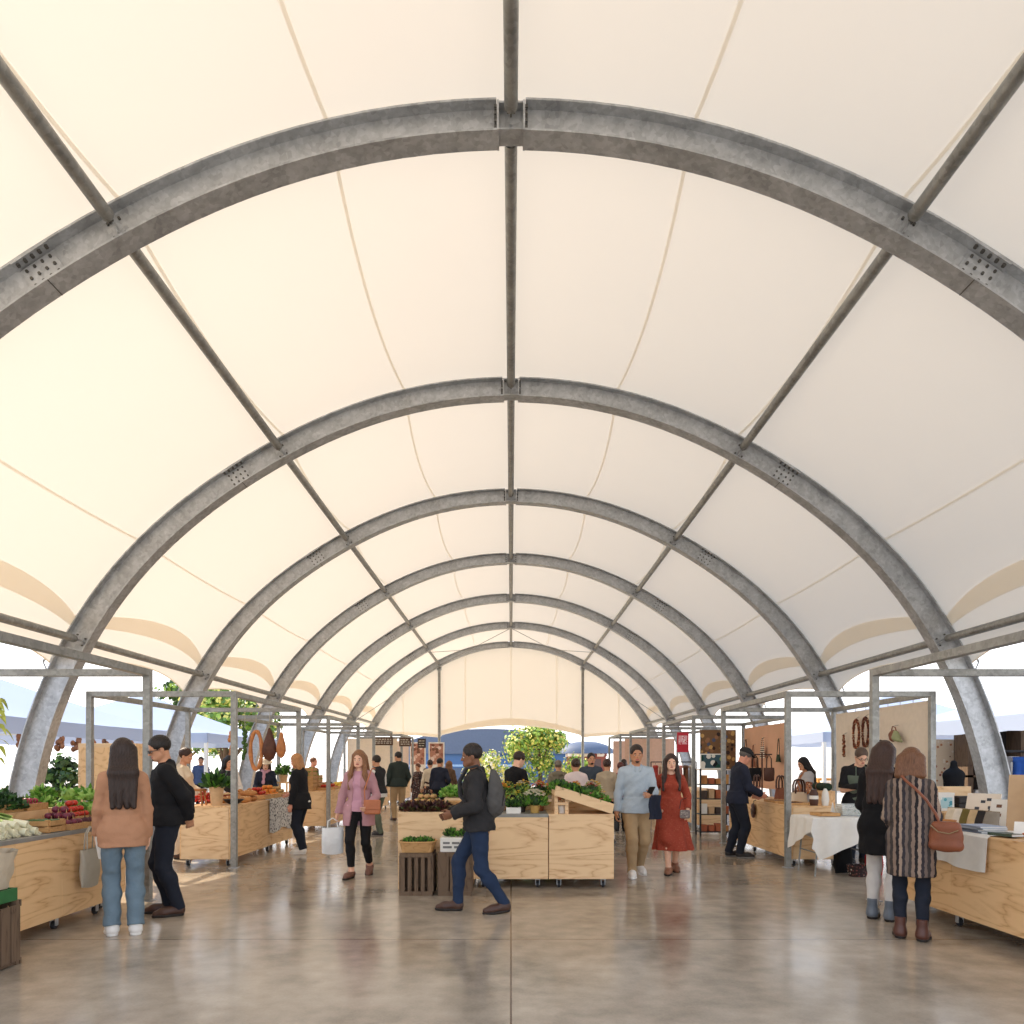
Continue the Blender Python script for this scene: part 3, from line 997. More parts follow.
SKIN = {}
def skin(kind):
    tone = {'fair': (226, 178, 150), 'tan': (200, 146, 112), 'olive': (186, 132, 98), 'brown': (126, 84, 60), 'pale': (234, 192, 168), 'ruddy': (214, 150, 124)}[kind]
    return mat('skin_' + kind, tone, 0.5, var=0.06, scale=20, spec=0.35)
LIPS = mat('lips', (170, 92, 84), 0.45, var=0.05)
EYE_W = mat('eye_white', (225, 220, 212), 0.3, var=0.02)
EYE_D = mat('eye_dark', (46, 32, 26), 0.25, var=0.02)

def hair_mat(c):
    return mat('hair_%d_%d_%d' % c, c, 0.45, var=0.35, scale=9, stretch=(14, 14, 1.2), bump=0.25, bscale=26, spec=0.35)
def cloth(name, c, var=0.10, rough=0.85, scale=8, c2=None):
    return mat('cloth_' + name, c, rough, var=var, scale=scale, bump=0.55, bscale=13, spec=0.2, rgb2=c2)

def figure(label, x, y, rz, H, pose, skin_kind, hair, hair_col, garments, res=0.0075, shoes=None, group=None, extras=None, beard=None, z=0.0, glasses=None):
    s = pose; k = H / 1.75
    root = thing('person', label, 'person', (x, y, z), rz, group)
    root.scale = (k, k, k)
    res = res / k
    # --- body
    ends = [s.hd + s.head_m @ np.array([0, 0, 0.2]), s.hd, s.wr[1], s.wr[-1], s.elb[1], s.elb[-1], s.sh[1], s.sh[-1], s.knee[1], s.knee[-1], s.toe[1][4], s.toe[-1][4], s.ank[1], s.ank[-1], s.O]
    lo, hi = bounds(ends, 0.2); lo[2] = min(lo[2], -0.02)
    F = Field(lo, hi, res)
    torso(F, s); head_field(F, s)
    for q in (-1, 1):
        arm(F, s, q); hand(F, s, q); leg(F, s, q, slim=0.88)
        fx, back, nup, ball_, toe = s.toe[q]
        F.cone(s.ank[q], s.ank[q] - nup * 0.042 + back * 0.012, 0.036, 0.030, 0.02)
        F.cone(ball_ + back * 0.08 + nup * 0.045, ball_ + nup * 0.035, 0.032, 0.03, 0.02)
        F.cone(ball_ + nup * 0.032, toe + nup * 0.028, 0.028, 0.02, 0.02)
    V, Q = F.mesh()
    # lips are their own colour; eyes are set into the sockets
    M, o = s.head_m, s.hd
    cen = V[Q].mean(1); loc_ = (cen - o) @ M
    mi = np.zeros(len(Q), int)
    lip = (((loc_[:, 0]) / 0.024) ** 2 + ((loc_[:, 2] - 0.009) / 0.0095) ** 2 < 1) & (loc_[:, 1] > 0.075)
    mi[lip] = 1
    eb = MB()
    for q in (-1, 1):
        eb.ball((q * 0.030, 0.080, 0.0655), (0.0115, 0.009, 0.0062), 10, 8, mi=2)
        eb.ball((q * 0.030, 0.0865, 0.0655), (0.0056, 0.0042, 0.0056), 8, 6, mi=3)
        eb.ball((q * 0.031, 0.0885, 0.0885), (0.018, 0.0045, 0.0042), 8, 6, mi=3)
    ev = np.array([list(p) for p in eb.v]) @ M.T + o
    ef = np.array([f if len(f) == 4 else (f[0], f[1], f[2], f[2]) for f in eb.f])
    tri = np.array([len(f) == 3 for f in eb.f])
    body_mats = [skin(skin_kind), LIPS, EYE_W, EYE_D]
    # quads only: triangles of the eye poles become slim quads with an extra vertex
    extra = []
    for n_, f in enumerate(ef):
        if tri[n_]:
            mid = (ev[f[1]] + ev[f[2]]) / 2
            extra.append(mid); ef[n_] = (f[0], f[1], len(ev) + len(extra) - 1, f[2])
    if extra: ev = np.vstack([ev, np.array(extra)])
    V2 = np.vstack([V, ev]); Q2 = np.vstack([Q, ef + len(V)])
    mi2 = np.concatenate([mi, np.array(eb.mi)])
    np_object('body', V2, Q2, body_mats, root, mi2)
    # --- clothes
    for n_, g in enumerate(garments):
        garment(root, s, g, res * 1.15, seed=n_ + int(abs(x * 31 + y * 17)))
    # --- shoes
    if shoes:
        for q in (-1, 1):
            fx, back, nup, ball_, toe = s.toe[q]
            heel = ball_ + back * 0.135
            lo, hi = bounds([s.ank[q], toe, heel, ball_], 0.11)
            F = Field(lo, hi, res * 0.85)
            hgt = shoes.get('height', 0.03)
            F.cone(s.ank[q] - nup * 0.02, s.ank[q] + nup * hgt, 0.047, 0.046, 0.02)
            F.cone(s.ank[q], heel + nup * 0.05, 0.046, 0.05, 0.02)
            F.cone(heel + nup * 0.055, ball_ + nup * 0.045, 0.047, 0.046, 0.03)
            F.cone(ball_ + nup * 0.042, toe + nup * 0.032 + fx * 0.018, 0.043, 0.031, 0.03)
            F.plane(ball_ + nup * 0.022, -nup)
            F.plane(s.ank[q] + nup * (hgt + 0.012), nup)
            V, Q = F.mesh()
            so = np_object('shoe', V, Q, shoes['mat'], root)
            F = Field(lo, hi, res * 0.85)
            F.cone(heel + nup * 0.02, ball_ + nup * 0.02, 0.048, 0.05, 0.03)
            F.cone(ball_ + nup * 0.02, toe + nup * 0.02 + fx * 0.018, 0.05, 0.038, 0.03)
            F.plane(ball_ + nup * 0.0245, nup)
            F.plane(ball_ + nup * 0.0, -nup)
            V, Q = F.mesh()
            np_object('sole', V, Q, shoes.get('sole', RUBBER), so)
    # --- hair
    if hair:
        hair_piece(root, s, hair, hair_mat(hair_col), res)
    if beard:
        F = Field(*bounds([s.hd], 0.2), res * 0.8)
        Hh = lambda x, y, z: o + M @ np.array([x, y, z])
        F.ell(Hh(0, 0.032, 0.028), (0.062, 0.066, 0.058), M); F.ell(Hh(0, 0.064, -0.012), (0.034, 0.029, 0.026), M, 0.02)
        F.plane(Hh(0, 0, 0.026), M @ np.array([0, 0.35, 1.0])); F.plane(Hh(0, 0.008, 0), M @ np.array([0, -1, 0]))
        F.ell(Hh(0, 0.09, 0.009), (0.02, 0.02, 0.009), M, 0, 's')
        V, Q = F.mesh(); np_object('beard', V, Q, hair_mat(beard), root)
    if glasses:
        gb = MB()
        for q in (-1, 1):
            c_ = Vector((q * 0.031, 0.102, 0.066))
            if glasses == 'sun':
                gb.box(c_, (0.046, 0.006, 0.032))
            else:
                gb.tube([c_ + Vector((0.022 * math.cos(a * PI / 4), 0, 0.016 * math.sin(a * PI / 4))) for a in range(9)], 0.0022, 5)
            gb.bar((q * 0.055, 0.1, 0.07), (q * 0.083, -0.01, 0.068), 0.005)
        gb.bar((-0.01, 0.104, 0.07), (0.01, 0.104, 0.07), 0.005)
        gb.v = [tuple(o + M @ np.array(p)) for p in gb.v]
        gb.build('sunglasses' if glasses == 'sun' else 'glasses', BLACK, root)
    return root

def hair_piece(root, s, kind, m, res):
    M, o = s.head_m, s.hd
    Hh = lambda x, y, z: o + M @ np.array([x, y, z])
    r = res * 0.85
    pts = [Hh(0, 0, 0.1)]
    ext = 0.2
    ln = 0
    if kind.startswith('long'):
        ln = {'long': 0.34, 'longer': 0.42, 'long_front': 0.34, 'long_bob': 0.12}[kind]
        pts += [o + np.array([0, -0.08, -ln]) + s.T @ np.array([0, -0.05, 0])]
    lo, hi = bounds(pts, ext); F = Field(lo, hi, r)
    F.ell(Hh(0, -0.014, 0.115), (0.086, 0.102, 0.094), M)
    if kind == 'short':
        F.ell(Hh(0, 0.105, 0.02), (0.105, 0.072, 0.118), M, 0.01, 's')
        F.plane(Hh(0, 0, 0.02), M @ np.array([0, 0.55, -1.0]))
        for q in (-1, 1):
            F.ell(Hh(q * 0.085, 0.012, 0.045), (0.03, 0.03, 0.036), M, 0.006, 's')
    elif kind == 'buzz':
        F.ell(Hh(0, 0.105, 0.02), (0.105, 0.075, 0.112), M, 0.01, 's')
        F.plane(Hh(0, 0, 0.03), M @ np.array([0, 0.55, -1.0]))
        for q in (-1, 1):
            F.ell(Hh(q * 0.085, 0.012, 0.045), (0.03, 0.03, 0.036), M, 0.006, 's')
    elif kind in ('bun', 'ponytail'):
        F.ell(Hh(0, 0.11, 0.02), (0.1, 0.075, 0.115), M, 0.01, 's')
        F.plane(Hh(0, 0, 0.0), M @ np.array([0, 0.5, -1.0]))
        F.ell(Hh(0, -0.125, 0.10), (0.042, 0.036, 0.042), M, 0.02)
        if kind == 'ponytail':
            F.cone(Hh(0, -0.13, 0.09), Hh(0, -0.15, -0.06), 0.03, 0.016, 0.02)
    else:
        # back curtain
        wv = 0.066 if kind != 'long_bob' else 0.075
        for q in (-1, -0.35, 0.35, 1):
            a = Hh(q * wv, -0.045, 0.09)
            mid = s.t(q * (wv + 0.014), -0.115, 0.50) if kind != 'long_bob' else Hh(q * wv * 1.2, -0.05, -0.06)
            F.cone(a, mid, 0.045, 0.04, 0.035)
            if kind != 'long_bob':
                e_ = s.t(q * (wv + 0.018), -0.135, 0.62 - ln)
                F.cone(mid, e_, 0.04, 0.020, 0.03)
        for q in (-1, 1):
            F.cone(Hh(q * 0.07, 0.02, 0.12), Hh(q * 0.078, 0.012, 0.01), 0.022, 0.026, 0.03)
            if kind == 'long_front':
                b_ = s.t(q * 0.10, 0.085, 0.47); c_ = s.t(q * 0.115, 0.115, 0.28)
                F.cone(Hh(q * 0.078, 0.012, 0.01), b_, 0.03, 0.036, 0.02); F.cone(b_, c_, 0.036, 0.018, 0.02)
            else:
                F.cone(Hh(q * 0.078, 0.012, 0.01), Hh(q * 0.08, -0.04, -0.06), 0.024, 0.03, 0.03)
        F.ell(Hh(0, 0.115, 0.035), (0.078, 0.072, 0.105), M, 0.012, 's')
    X, Y, Z = F.pts((slice(None),) * 3)
    F.d = F.d + (0.0028 * np.sin(X * 260 + 4 * np.sin(Z * 22)) * np.sin(Y * 220 + 2)).astype(np.float32)
    V, Q = F.mesh()
    if len(Q):
        np_object('hair', V, Q, m, root)

def cone_skirt(F, s, z0, z1, r0, r1, fold=0.0, nf=9, k=0.03, sway=(0, 0), thick=None):
    """a hanging skirt / coat hem: elliptic cone between heights z0 (top) and z1 in pelvis space"""
    O = s.O; P = s.P
    def fn(X, Y, Z):
        px, py, pz = X - O[0], Y - O[1], Z - O[2]
        t = np.clip((z0 - pz) / (z0 - z1), 0, 1)
        cx = px - sway[0] * t; cy = py - sway[1] * t
        a = np.arctan2(cy, cx)
        f_ = 1 + fold * t * np.sin(a * nf + 3 * np.sin(a * 2.0))
        rx = (r0[0] + (r1[0] - r0[0]) * t) * f_; ry = (r0[1] + (r1[1] - r0[1]) * t) * f_
        e = (np.sqrt((cx / rx) ** 2 + (cy / ry) ** 2) - 1) * np.minimum(rx, ry)
        return np.maximum(np.maximum(e, pz - z0), z1 - pz)
    m = max(r0[0], r1[0], r0[1], r1[1]) * (1 + fold) + abs(sway[0]) + abs(sway[1])
    F.put(fn, O + np.array([-m, -m, z1]), O + np.array([m, m, z0]), k)

def garment(root, s, g, res, seed=0):
    kind = g['kind']; t = g.get('t', 0.016)
    if kind in ('top', 'coat', 'dress'):
        hem = g.get('hem', -0.10)
        pts = [s.wr[1], s.wr[-1], s.elb[1], s.elb[-1], s.sh[1], s.sh[-1], s.t(0, 0, 0.55), s.O + np.array([0, 0, hem])]
        lo, hi = bounds(pts, 0.2)
        if kind != 'top':
            lo, hi = bounds(pts, 0.30)
        F = Field(lo, hi, res)
        torso(F, s, t, bust=g.get('bust', True), belly=g.get('belly', 0.0), boxy=g.get('boxy', 0.012))
        wst = g.get('waist', 0.0)
        if hem < 0.02:
            fl = g.get('flare', 0.02)
            w_ = s.slim
            cone_skirt(F, s, g.get('skirt_top', 0.10), hem, ((0.150 + wst) * w_ + t, (0.112 + wst) * w_ + t), ((0.172 * w_ + t + fl), (0.125 * w_ + t + fl)), g.get('fold', 0.03), g.get('nf', 7), 0.05, g.get('sway', (0, 0)))
        if hem < 0.05:
            fr_ = 0.62 if hem > -0.34 else 1.0
            for q in (-1, 1):
                a_, b_ = s.hipj[q], s.knee[q]
                F.cone(a_, a_ + (b_ - a_) * fr_, 0.092 * s.slim + t + 0.012, 0.074 * s.slim + t + 0.012, 0.05)
        zt = g.get('neck', 0.535)
        F.plane(s.t(0, 0, zt), s.T @ np.array([0, g.get('neck_tilt', 0.35), 1.0]))
        F.plane(s.O + np.array([0, 0, hem]), (0, 0, -1))
        # sleeves
        sl = g.get('sleeve', 1.0)
        if sl > 0:
            for q in (-1, 1):
                A = Field(lo, hi, res)
                if sl > 0.5:
                    e_ = (sl - 0.5) * 2
                    arm(A, s, q, t, 0.03, 1.0, g.get('loose', 0.002))
                    c_ = s.elb[q] + (s.wr[q] - s.elb[q]) * (e_ * 0.97); n_ = s.wr[q] - s.elb[q]
                else:
                    arm(A, s, q, t + 0.004, 0.03, 1.0, 0.01)
                    c_ = s.sh[q] + (s.elb[q] - s.sh[q]) * (sl * 2); n_ = s.elb[q] - s.sh[q]
                if sl > 0.5:
                    # cut beyond the cuff only near the forearm
                    X, Y, Z = A.pts((slice(None),) * 3)
                    n_ = n_ / np.linalg.norm(n_)
                    cut = (X - c_[0]) * n_[0] + (Y - c_[1]) * n_[1] + (Z - c_[2]) * n_[2]
                    near = np.sqrt((X - c_[0]) ** 2 + (Y - c_[1]) ** 2 + (Z - c_[2]) ** 2) < 0.17
                    A.d = np.where(near, np.maximum(A.d, cut), A.d).astype(np.float32)
                else:
                    A.plane(c_, n_)
                kk = 0.022
                h = np.maximum(kk - np.abs(F.d - A.d), 0) / kk
                F.d = np.minimum(F.d, A.d) - h * h * kk * 0.25
        if g.get('collar'):
            for q in (-1, 1):
                F.cone(s.t(q * 0.05, -0.045, 0.55), s.t(q * 0.062, 0.03, 0.525), 0.02, 0.016, 0.012)
                F.cone(s.t(q * 0.062, 0.03, 0.525), s.t(q * 0.028, 0.10, 0.46), 0.016, 0.012, 0.012)
            F.cone(s.t(-0.05, -0.05, 0.555), s.t(0.05, -0.05, 0.555), 0.02, 0.02, 0.012)
        if g.get('open'):
            op = g['open']
            X, Y, Z = F.pts((slice(None),) * 3)
            q_ = [s.T[0, i] * (X - s.O[0]) + s.T[1, i] * (Y - s.O[1]) + s.T[2, i] * (Z - s.O[2]) for i in range(3)]
            wid = op * (0.55 + 0.9 * np.clip(0.42 - q_[2], 0, 0.6)) 
            e = np.maximum(np.abs(q_[0]) - wid, -(q_[1] - 0.02))
            F.d = np.maximum(F.d, -e).astype(np.float32)
        if g.get('hood'):
            F.cone(s.t(-0.07, -0.12, 0.50), s.t(0.07, -0.12, 0.50), 0.05, 0.05, 0.03); F.cone(s.t(0, -0.12, 0.49), s.t(0, -0.13, 0.42), 0.055, 0.03, 0.03)
        F.wrinkle(g.get('wr', 0.0022), 34, seed)
        V, Q = F.mesh(); nm = g.get('name', {'top': 'jacket', 'coat': 'coat', 'dress': 'dress'}[kind])
        o = np_object(nm, V, Q, g['mat'], root)
        if g.get('label'): o['label'] = g['label']
    elif kind == 'trousers':
        pts = [s.O, s.knee[1], s.knee[-1], s.ank[1], s.ank[-1], s.hipj[1], s.hipj[-1]]
        lo, hi = bounds(pts, 0.2); F = Field(lo, hi, res)
        F.ell(s.O + s.P @ np.array([0, -0.005, 0.0]), ((0.165 if s.female else 0.158) * s.slim + t, 0.116 * s.slim + t, 0.13 + t), s.P, 0.05)
        for q in (-1, 1):
            L_ = Field(lo, hi, res)
            leg(L_, s, q, t, 0.04, flare=g.get('flare', 0.0), slim=g.get('slim', 0.97) * s.slim)
            kn, an = s.knee[q], s.ank[q]; n_ = an - kn; ln = np.linalg.norm(n_); n_ = n_ / ln
            c_ = an + n_ * (g.get('hem', 0.035))
            L_.cone(an, an + n_ * 0.09, 0.038 + t + g.get('flare', 0.0), 0.038 + t + g.get('flare', 0.0), 0.02)
            L_.plane(c_, n_)
            kk = 0.03
            h = np.maximum(kk - np.abs(F.d - L_.d), 0) / kk
            F.d = np.minimum(F.d, L_.d) - h * h * kk * 0.25
        F.plane(s.O + s.P @ np.array([0, 0, g.get('top', 0.12)]), s.P @ np.array([0, 0, 1.0]))
        F.wrinkle(g.get('wr', 0.0022), 30, seed)
        V, Q = F.mesh(); o = np_object(g.get('name', 'trousers'), V, Q, g['mat'], root)
    elif kind == 'skirt':
        lo, hi = bounds([s.O + np.array([0, 0, 0.2]), s.O + np.array([0, 0, g['hem']])], 0.42); F = Field(lo, hi, res)
        cone_skirt(F, s, g.get('top', 0.16), g['hem'], g.get('r0', (0.15, 0.12)), g.get('r1', (0.24, 0.2)), g.get('fold', 0.06), g.get('nf', 8), 0.0, g.get('sway', (0, 0)))
        F.wrinkle(0.002, 30, seed)
        V, Q = F.mesh(); np_object(g.get('name', 'skirt'), V, Q, g['mat'], root)
    elif kind == 'apron':
        lo, hi = bounds([s.t(0, 0.1, 0.45), s.O + np.array([0, 0, -0.4])], 0.3); F = Field(lo, hi, res)
        torso(F, s, g.get('t', 0.03)); cone_skirt(F, s, 0.05, -0.42, (0.19, 0.155), (0.20, 0.17), 0.04, 6, 0.04)
        F.plane(s.t(0, 0.02, 0), s.T @ np.array([0, -1.0, 0])); F.plane(s.t(0, 0, 0.40), s.T @ np.array([0, 0, 1.0]))
        V, Q = F.mesh(); np_object('apron', V, Q, g['mat'], root)
        MB().tube([tuple(s.t(q * 0.05 * 1, y_, z_)) for q, y_, z_ in ((-1.6, 0.13, 0.38), (-1.3, 0.06, 0.52), (0, -0.085, 0.56), (1.3, 0.06, 0.52), (1.6, 0.13, 0.38))], 0.008, 6).build('apron_strap', g['mat'], root, smooth=0.8)
    elif kind == 'vest':
        g2 = dict(g); g2['kind'] = 'top'; g2['sleeve'] = 0; g2.setdefault('name', 'vest'); garment(root, s, g2, res, seed)
    elif kind == 'cap':
        M, o = s.head_m, s.hd
        Hh = lambda a, b_, c: o + M @ np.array([a, b_, c])
        lo, hi = bounds([Hh(0, 0, 0.15)], 0.24); F = Field(lo, hi, res * 0.85)
        F.ell(Hh(0, -0.01, 0.135), (0.098, 0.118, 0.085), M)
        F.plane(Hh(0, 0, 0.125), M @ np.array([0, 0.12, -1.0]))
        if g.get('brim', 'peak') == 'peak':
            F.ell(Hh(0, 0.10, 0.135), (0.075, 0.06, 0.010), M, 0.01)
        else:
            F.ell(Hh(0, 0.0, 0.13), (0.165, 0.18, 0.009), M, 0.012)
        V, Q = F.mesh(); np_object(g.get('name', 'cap'), V, Q, g['mat'], root)
    elif kind == 'scarf':
        lo, hi = bounds([s.t(0, 0, 0.5)], 0.28); F = Field(lo, hi, res)
        for a in range(10):
            a0, a1 = a * 2 * PI / 10, (a + 1) * 2 * PI / 10
            F.cone(s.t(0.075 * math.cos(a0), 0.02 + 0.075 * math.sin(a0), 0.535 + 0.012 * math.sin(a0 * 3)), s.t(0.075 * math.cos(a1), 0.02 + 0.075 * math.sin(a1), 0.535 + 0.012 * math.sin(a1 * 3)), 0.028, 0.028, 0.015)
        F.cone(s.t(0.03, 0.11, 0.5), s.t(0.05, 0.14, 0.28), 0.03, 0.035, 0.02)
        F.wrinkle(0.003, 50, seed)
        V, Q = F.mesh(); np_object('scarf', V, Q, g['mat'], root)
# ------------------------------------------------------------------ the people in the hall
JEANS_L = cloth('light_jeans', (104, 122, 134)); JEANS_B = cloth('blue_jeans', (38, 51, 74)); JEANS_D = cloth('dark_jeans', (34, 38, 48))
NAVY = cloth('navy', (38, 42, 56)); NEARBLACK = cloth('near_black', (30, 30, 32)); CHAR = cloth('charcoal', (46, 45, 46)); BLACKCL = cloth('black', (22, 22, 24))
CAMEL = cloth('camel', (176, 130, 100), var=0.04); PINK = cloth('pink', (196, 150, 166), var=0.06); PINKD = cloth('dusty_pink', (178, 136, 142), var=0.05)
SHIRT_B = cloth('light_blue_shirt', (168, 180, 190), var=0.05); KHAKI = cloth('khaki', (166, 140, 106), var=0.06); WHITECL = cloth('white', (224, 220, 214), var=0.03)
CREAMCL = cloth('cream', (222, 204, 178), var=0.05); GREYTR = cloth('pale_grey', (196, 192, 188), var=0.04); OLIVE = cloth('olive', (92, 98, 82), var=0.08)
RUST = mat_speckle('rust_print', (150, 62, 44), [(176, 96, 72), (128, 46, 34), (160, 74, 54)], 55, 0.3)
STRIPE = mat_stripes('striped_wool', [(66, 60, 58), (132, 112, 98), (44, 40, 42), (152, 132, 116), (58, 54, 58), (110, 96, 88)], 0, 0.15, 0.95, 0.03)
FLORAL = mat_speckle('dark_floral', (52, 40, 40), [(120, 70, 66), (200, 186, 170), (70, 60, 56), (150, 100, 80)], 34, 0.36)
PATT = mat_speckle('warm_print', (168, 116, 88), [(214, 190, 160), (110, 60, 44), (190, 120, 60), (90, 90, 100)], 30, 0.4)
LEATHER = mat('brown_leather', (128, 72, 46), 0.5, var=0.12, bump=0.15, bscale=90)
TANLEATHER = mat('tan_leather', (182, 112, 76), 0.55, var=0.1)
SH_WHITE = dict(mat=mat('white_shoe_leather', (228, 224, 218), 0.5, var=0.03), sole=mat('white_sole', (232, 230, 226), 0.6, var=0.02), height=0.02)
SH_BROWN = dict(mat=mat('brown_shoe_leather', (74, 50, 40), 0.45), sole=mat('dark_sole', (40, 34, 30), 0.6), height=0.02)
SH_BLACK = dict(mat=mat('black_shoe_leather', (38, 36, 36), 0.45), sole=mat('grey_sole', (120, 116, 112), 0.6), height=0.02)
SH_BOOTB = dict(mat=mat('brown_boot_leather', (84, 50, 40), 0.4), sole=SH_BROWN['sole'], height=0.12)
SH_BOOTG = dict(mat=mat('grey_boot_leather', (96, 104, 114), 0.4), sole=SH_BROWN['sole'], height=0.12)
SH_SAND = dict(mat=mat('sandal_leather', (138, 92, 68), 0.5), sole=SH_BROWN['sole'], height=0.0)

def T(m, **k): return dict(kind='trousers', mat=m, **k)
def J(m, **k): return dict(kind='top', mat=m, **k)

# woman in camel jacket and man in sunglasses at the near left counter
woman_camel = figure('dark-haired woman in camel jacket, back turned, at the near vegetable counter', -3.27, 6.24, 28 * D2R, 1.665,
    Pose(True, slim=0.9, foot_r=(0.10, -0.02, 0), foot_l=(-0.09, 0.03, 0), toe_r=2, toe_l=-6, hand_r=(0.20, 0.04, 0.80), hand_l=(-0.21, 0.14, 0.83), head=(14, 8, 0)),
    'fair', 'longer', (48, 34, 28), [T(JEANS_L, flare=0.016, hem=0.0, t=0.014), J(CAMEL, hem=-0.15, t=0.016, flare=0.004, collar=True, boxy=0.028, wr=0.0022)], 0.0065, SH_WHITE)
man_glasses = figure('man in sunglasses and dark jacket with hands behind his back beside the camel-jacketed woman', -3.27, 7.04, 114 * D2R, 1.72,
    Pose(lean=3, foot_r=(0.10, 0.03, 0), foot_l=(-0.10, -0.05, 0), hand_r=(0.04, -0.19, 0.98), hand_l=(-0.04, -0.19, 0.93), elbow_r=(1, -0.9, 0), elbow_l=(-1, -0.9, 0), head=(10, 16, 0), curl=60),
    'tan', 'short', (34, 27, 23), [T(JEANS_D, t=0.018, hem=0.03), J(NEARBLACK, hem=-0.06, t=0.024, collar=True, flare=0.006)], 0.0065, SH_BROWN, beard=(62, 46, 38), glasses='sun')
# woman in pink walking to the camera
woman_pink = figure('woman with long light brown hair in pink top and black trousers walking to the camera', -1.93, 9.42, PI - 4 * D2R, 1.63,
    Pose(True, hip=0.915, foot_r=(0.07, 0.22, 0), foot_l=(-0.09, -0.20, 0), heel_l=24, hand_r=(0.30, 0.04, 0.80), hand_l=(-0.17, 0.20, 0.97), curl=70, head=(0, 2, 0)),
    'fair', 'long_front', (132, 92, 62), [T(NEARBLACK, t=0.008, hem=-0.06, slim=0.95), J(PINK, hem=-0.03, t=0.010, flare=0.004, sleeve=0, name='blouse'), J(PINKD, hem=-0.22, t=0.020, flare=0.02, open=0.075, name='cardigan')], 0.007, dict(mat=mat('snake_print_shoe', (120, 84, 70), 0.6, var=0.4, scale=60), sole=SH_BROWN['sole'], height=-0.01))
# blonde woman at the second left counter
woman_blonde = figure('blonde woman in dark cardigan and blue jeans browsing at the second counter on the left', -3.34, 11.75, 78 * D2R, 1.60,
    Pose(True, lean=4, foot_r=(0.09, 0.05, 0), foot_l=(-0.09, -0.04, 0), hand_r=(0.16, 0.30, 1.02), hand_l=(-0.24, 0.06, 0.82), head=(6, 14, 0)),
    'ruddy', 'long_bob', (176, 124, 76), [T(JEANS_D, flare=0.01, hem=0.01), J(WHITECL, hem=-0.04, t=0.012, sleeve=0, name='blouse'), J(NEARBLACK, hem=-0.16, t=0.026, open=0.06, name='cardigan', flare=0.02)], 0.008, SH_WHITE)
# man striding past the centre stall
man_stride = figure('man in dark jacket and blue jeans striding left past the centre stall, backpack on', -0.31, 7.17, 90 * D2R, 1.68,
    Pose(lean=5, hip=0.895, foot_r=(0.07, 0.27, 0), foot_l=(-0.09, -0.22, 0), toe_r=4, toe_l=-10, heel_l=6, hand_r=(0.20, 0.30, 0.98), hand_l=(-0.19, 0.25, 1.00), elbow_r=(0.6, -1, -0.2), elbow_l=(-0.6, -1, -0.2), head=(3, 4, 0), curl=65),
    'brown', 'buzz', (36, 29, 26), [T(JEANS_B, t=0.012, hem=0.03), J(CHAR, hem=-0.07, t=0.028, collar=True, flare=0.004, boxy=0.022, wr=0.004)], 0.0065, SH_BROWN, beard=(34, 27, 24))
# couple walking on the right of the centre stall
man_shirt = figure('bearded man in light blue shirt and khaki trousers walking beside the woman in rust dress', 1.60, 9.45, PI + 3 * D2R, 1.70,
    Pose(hip=0.915, foot_r=(0.09, 0.16, 0), foot_l=(-0.09, -0.16, 0), heel_l=16, hand_r=(0.27, 0.03, 0.80), hand_l=(-0.11, 0.30, 1.08), curl=65, head=(-4, 3, 0)),
    'olive', 'short', (44, 33, 28), [T(KHAKI, t=0.018, hem=0.03), J(SHIRT_B, hem=-0.09, t=0.014, collar=True, flare=0.008, name='shirt')], 0.007, SH_WHITE, beard=(52, 38, 32))
woman_rust = figure('dark-haired woman in rust red midi dress walking towards the camera', 2.10, 9.72, PI - 8 * D2R, 1.585,
    Pose(True, hip=0.915, foot_r=(0.05, 0.20, 0), foot_l=(-0.07, -0.14, 0), heel_l=20, hand_r=(0.20, 0.10, 0.96), hand_l=(-0.23, 0.10, 0.88), curl=50, head=(3, 2, 0)),
    'fair', 'long_front', (54, 36, 30), [dict(kind='dress', mat=RUST, hem=-0.58, t=0.011, flare=0.10, fold=0.10, nf=8, sleeve=0.9, loose=0.012, neck_tilt=0.7, sway=(-0.03, 0.02), skirt_top=0.16)], 0.007, SH_SAND)
# man in flat cap at the second right counter
man_cap = figure('man in navy jacket and dark flat cap at the second counter on the right', 3.44, 11.25, -88 * D2R, 1.69,
    Pose(lean=7, foot_r=(0.09, 0.06, 0), foot_l=(-0.09, -0.06, 0), hand_r=(0.13, 0.33, 1.00), hand_l=(-0.15, 0.30, 0.98), head=(0, 30, 0), curl=55),
    'ruddy', 'buzz', (90, 84, 80), [T(JEANS_D, t=0.02, hem=0.02), J(NAVY, hem=-0.08, t=0.026, collar=True, flare=0.008), dict(kind='cap', mat=CHAR, name='flat_cap')], 0.0075, SH_BLACK)
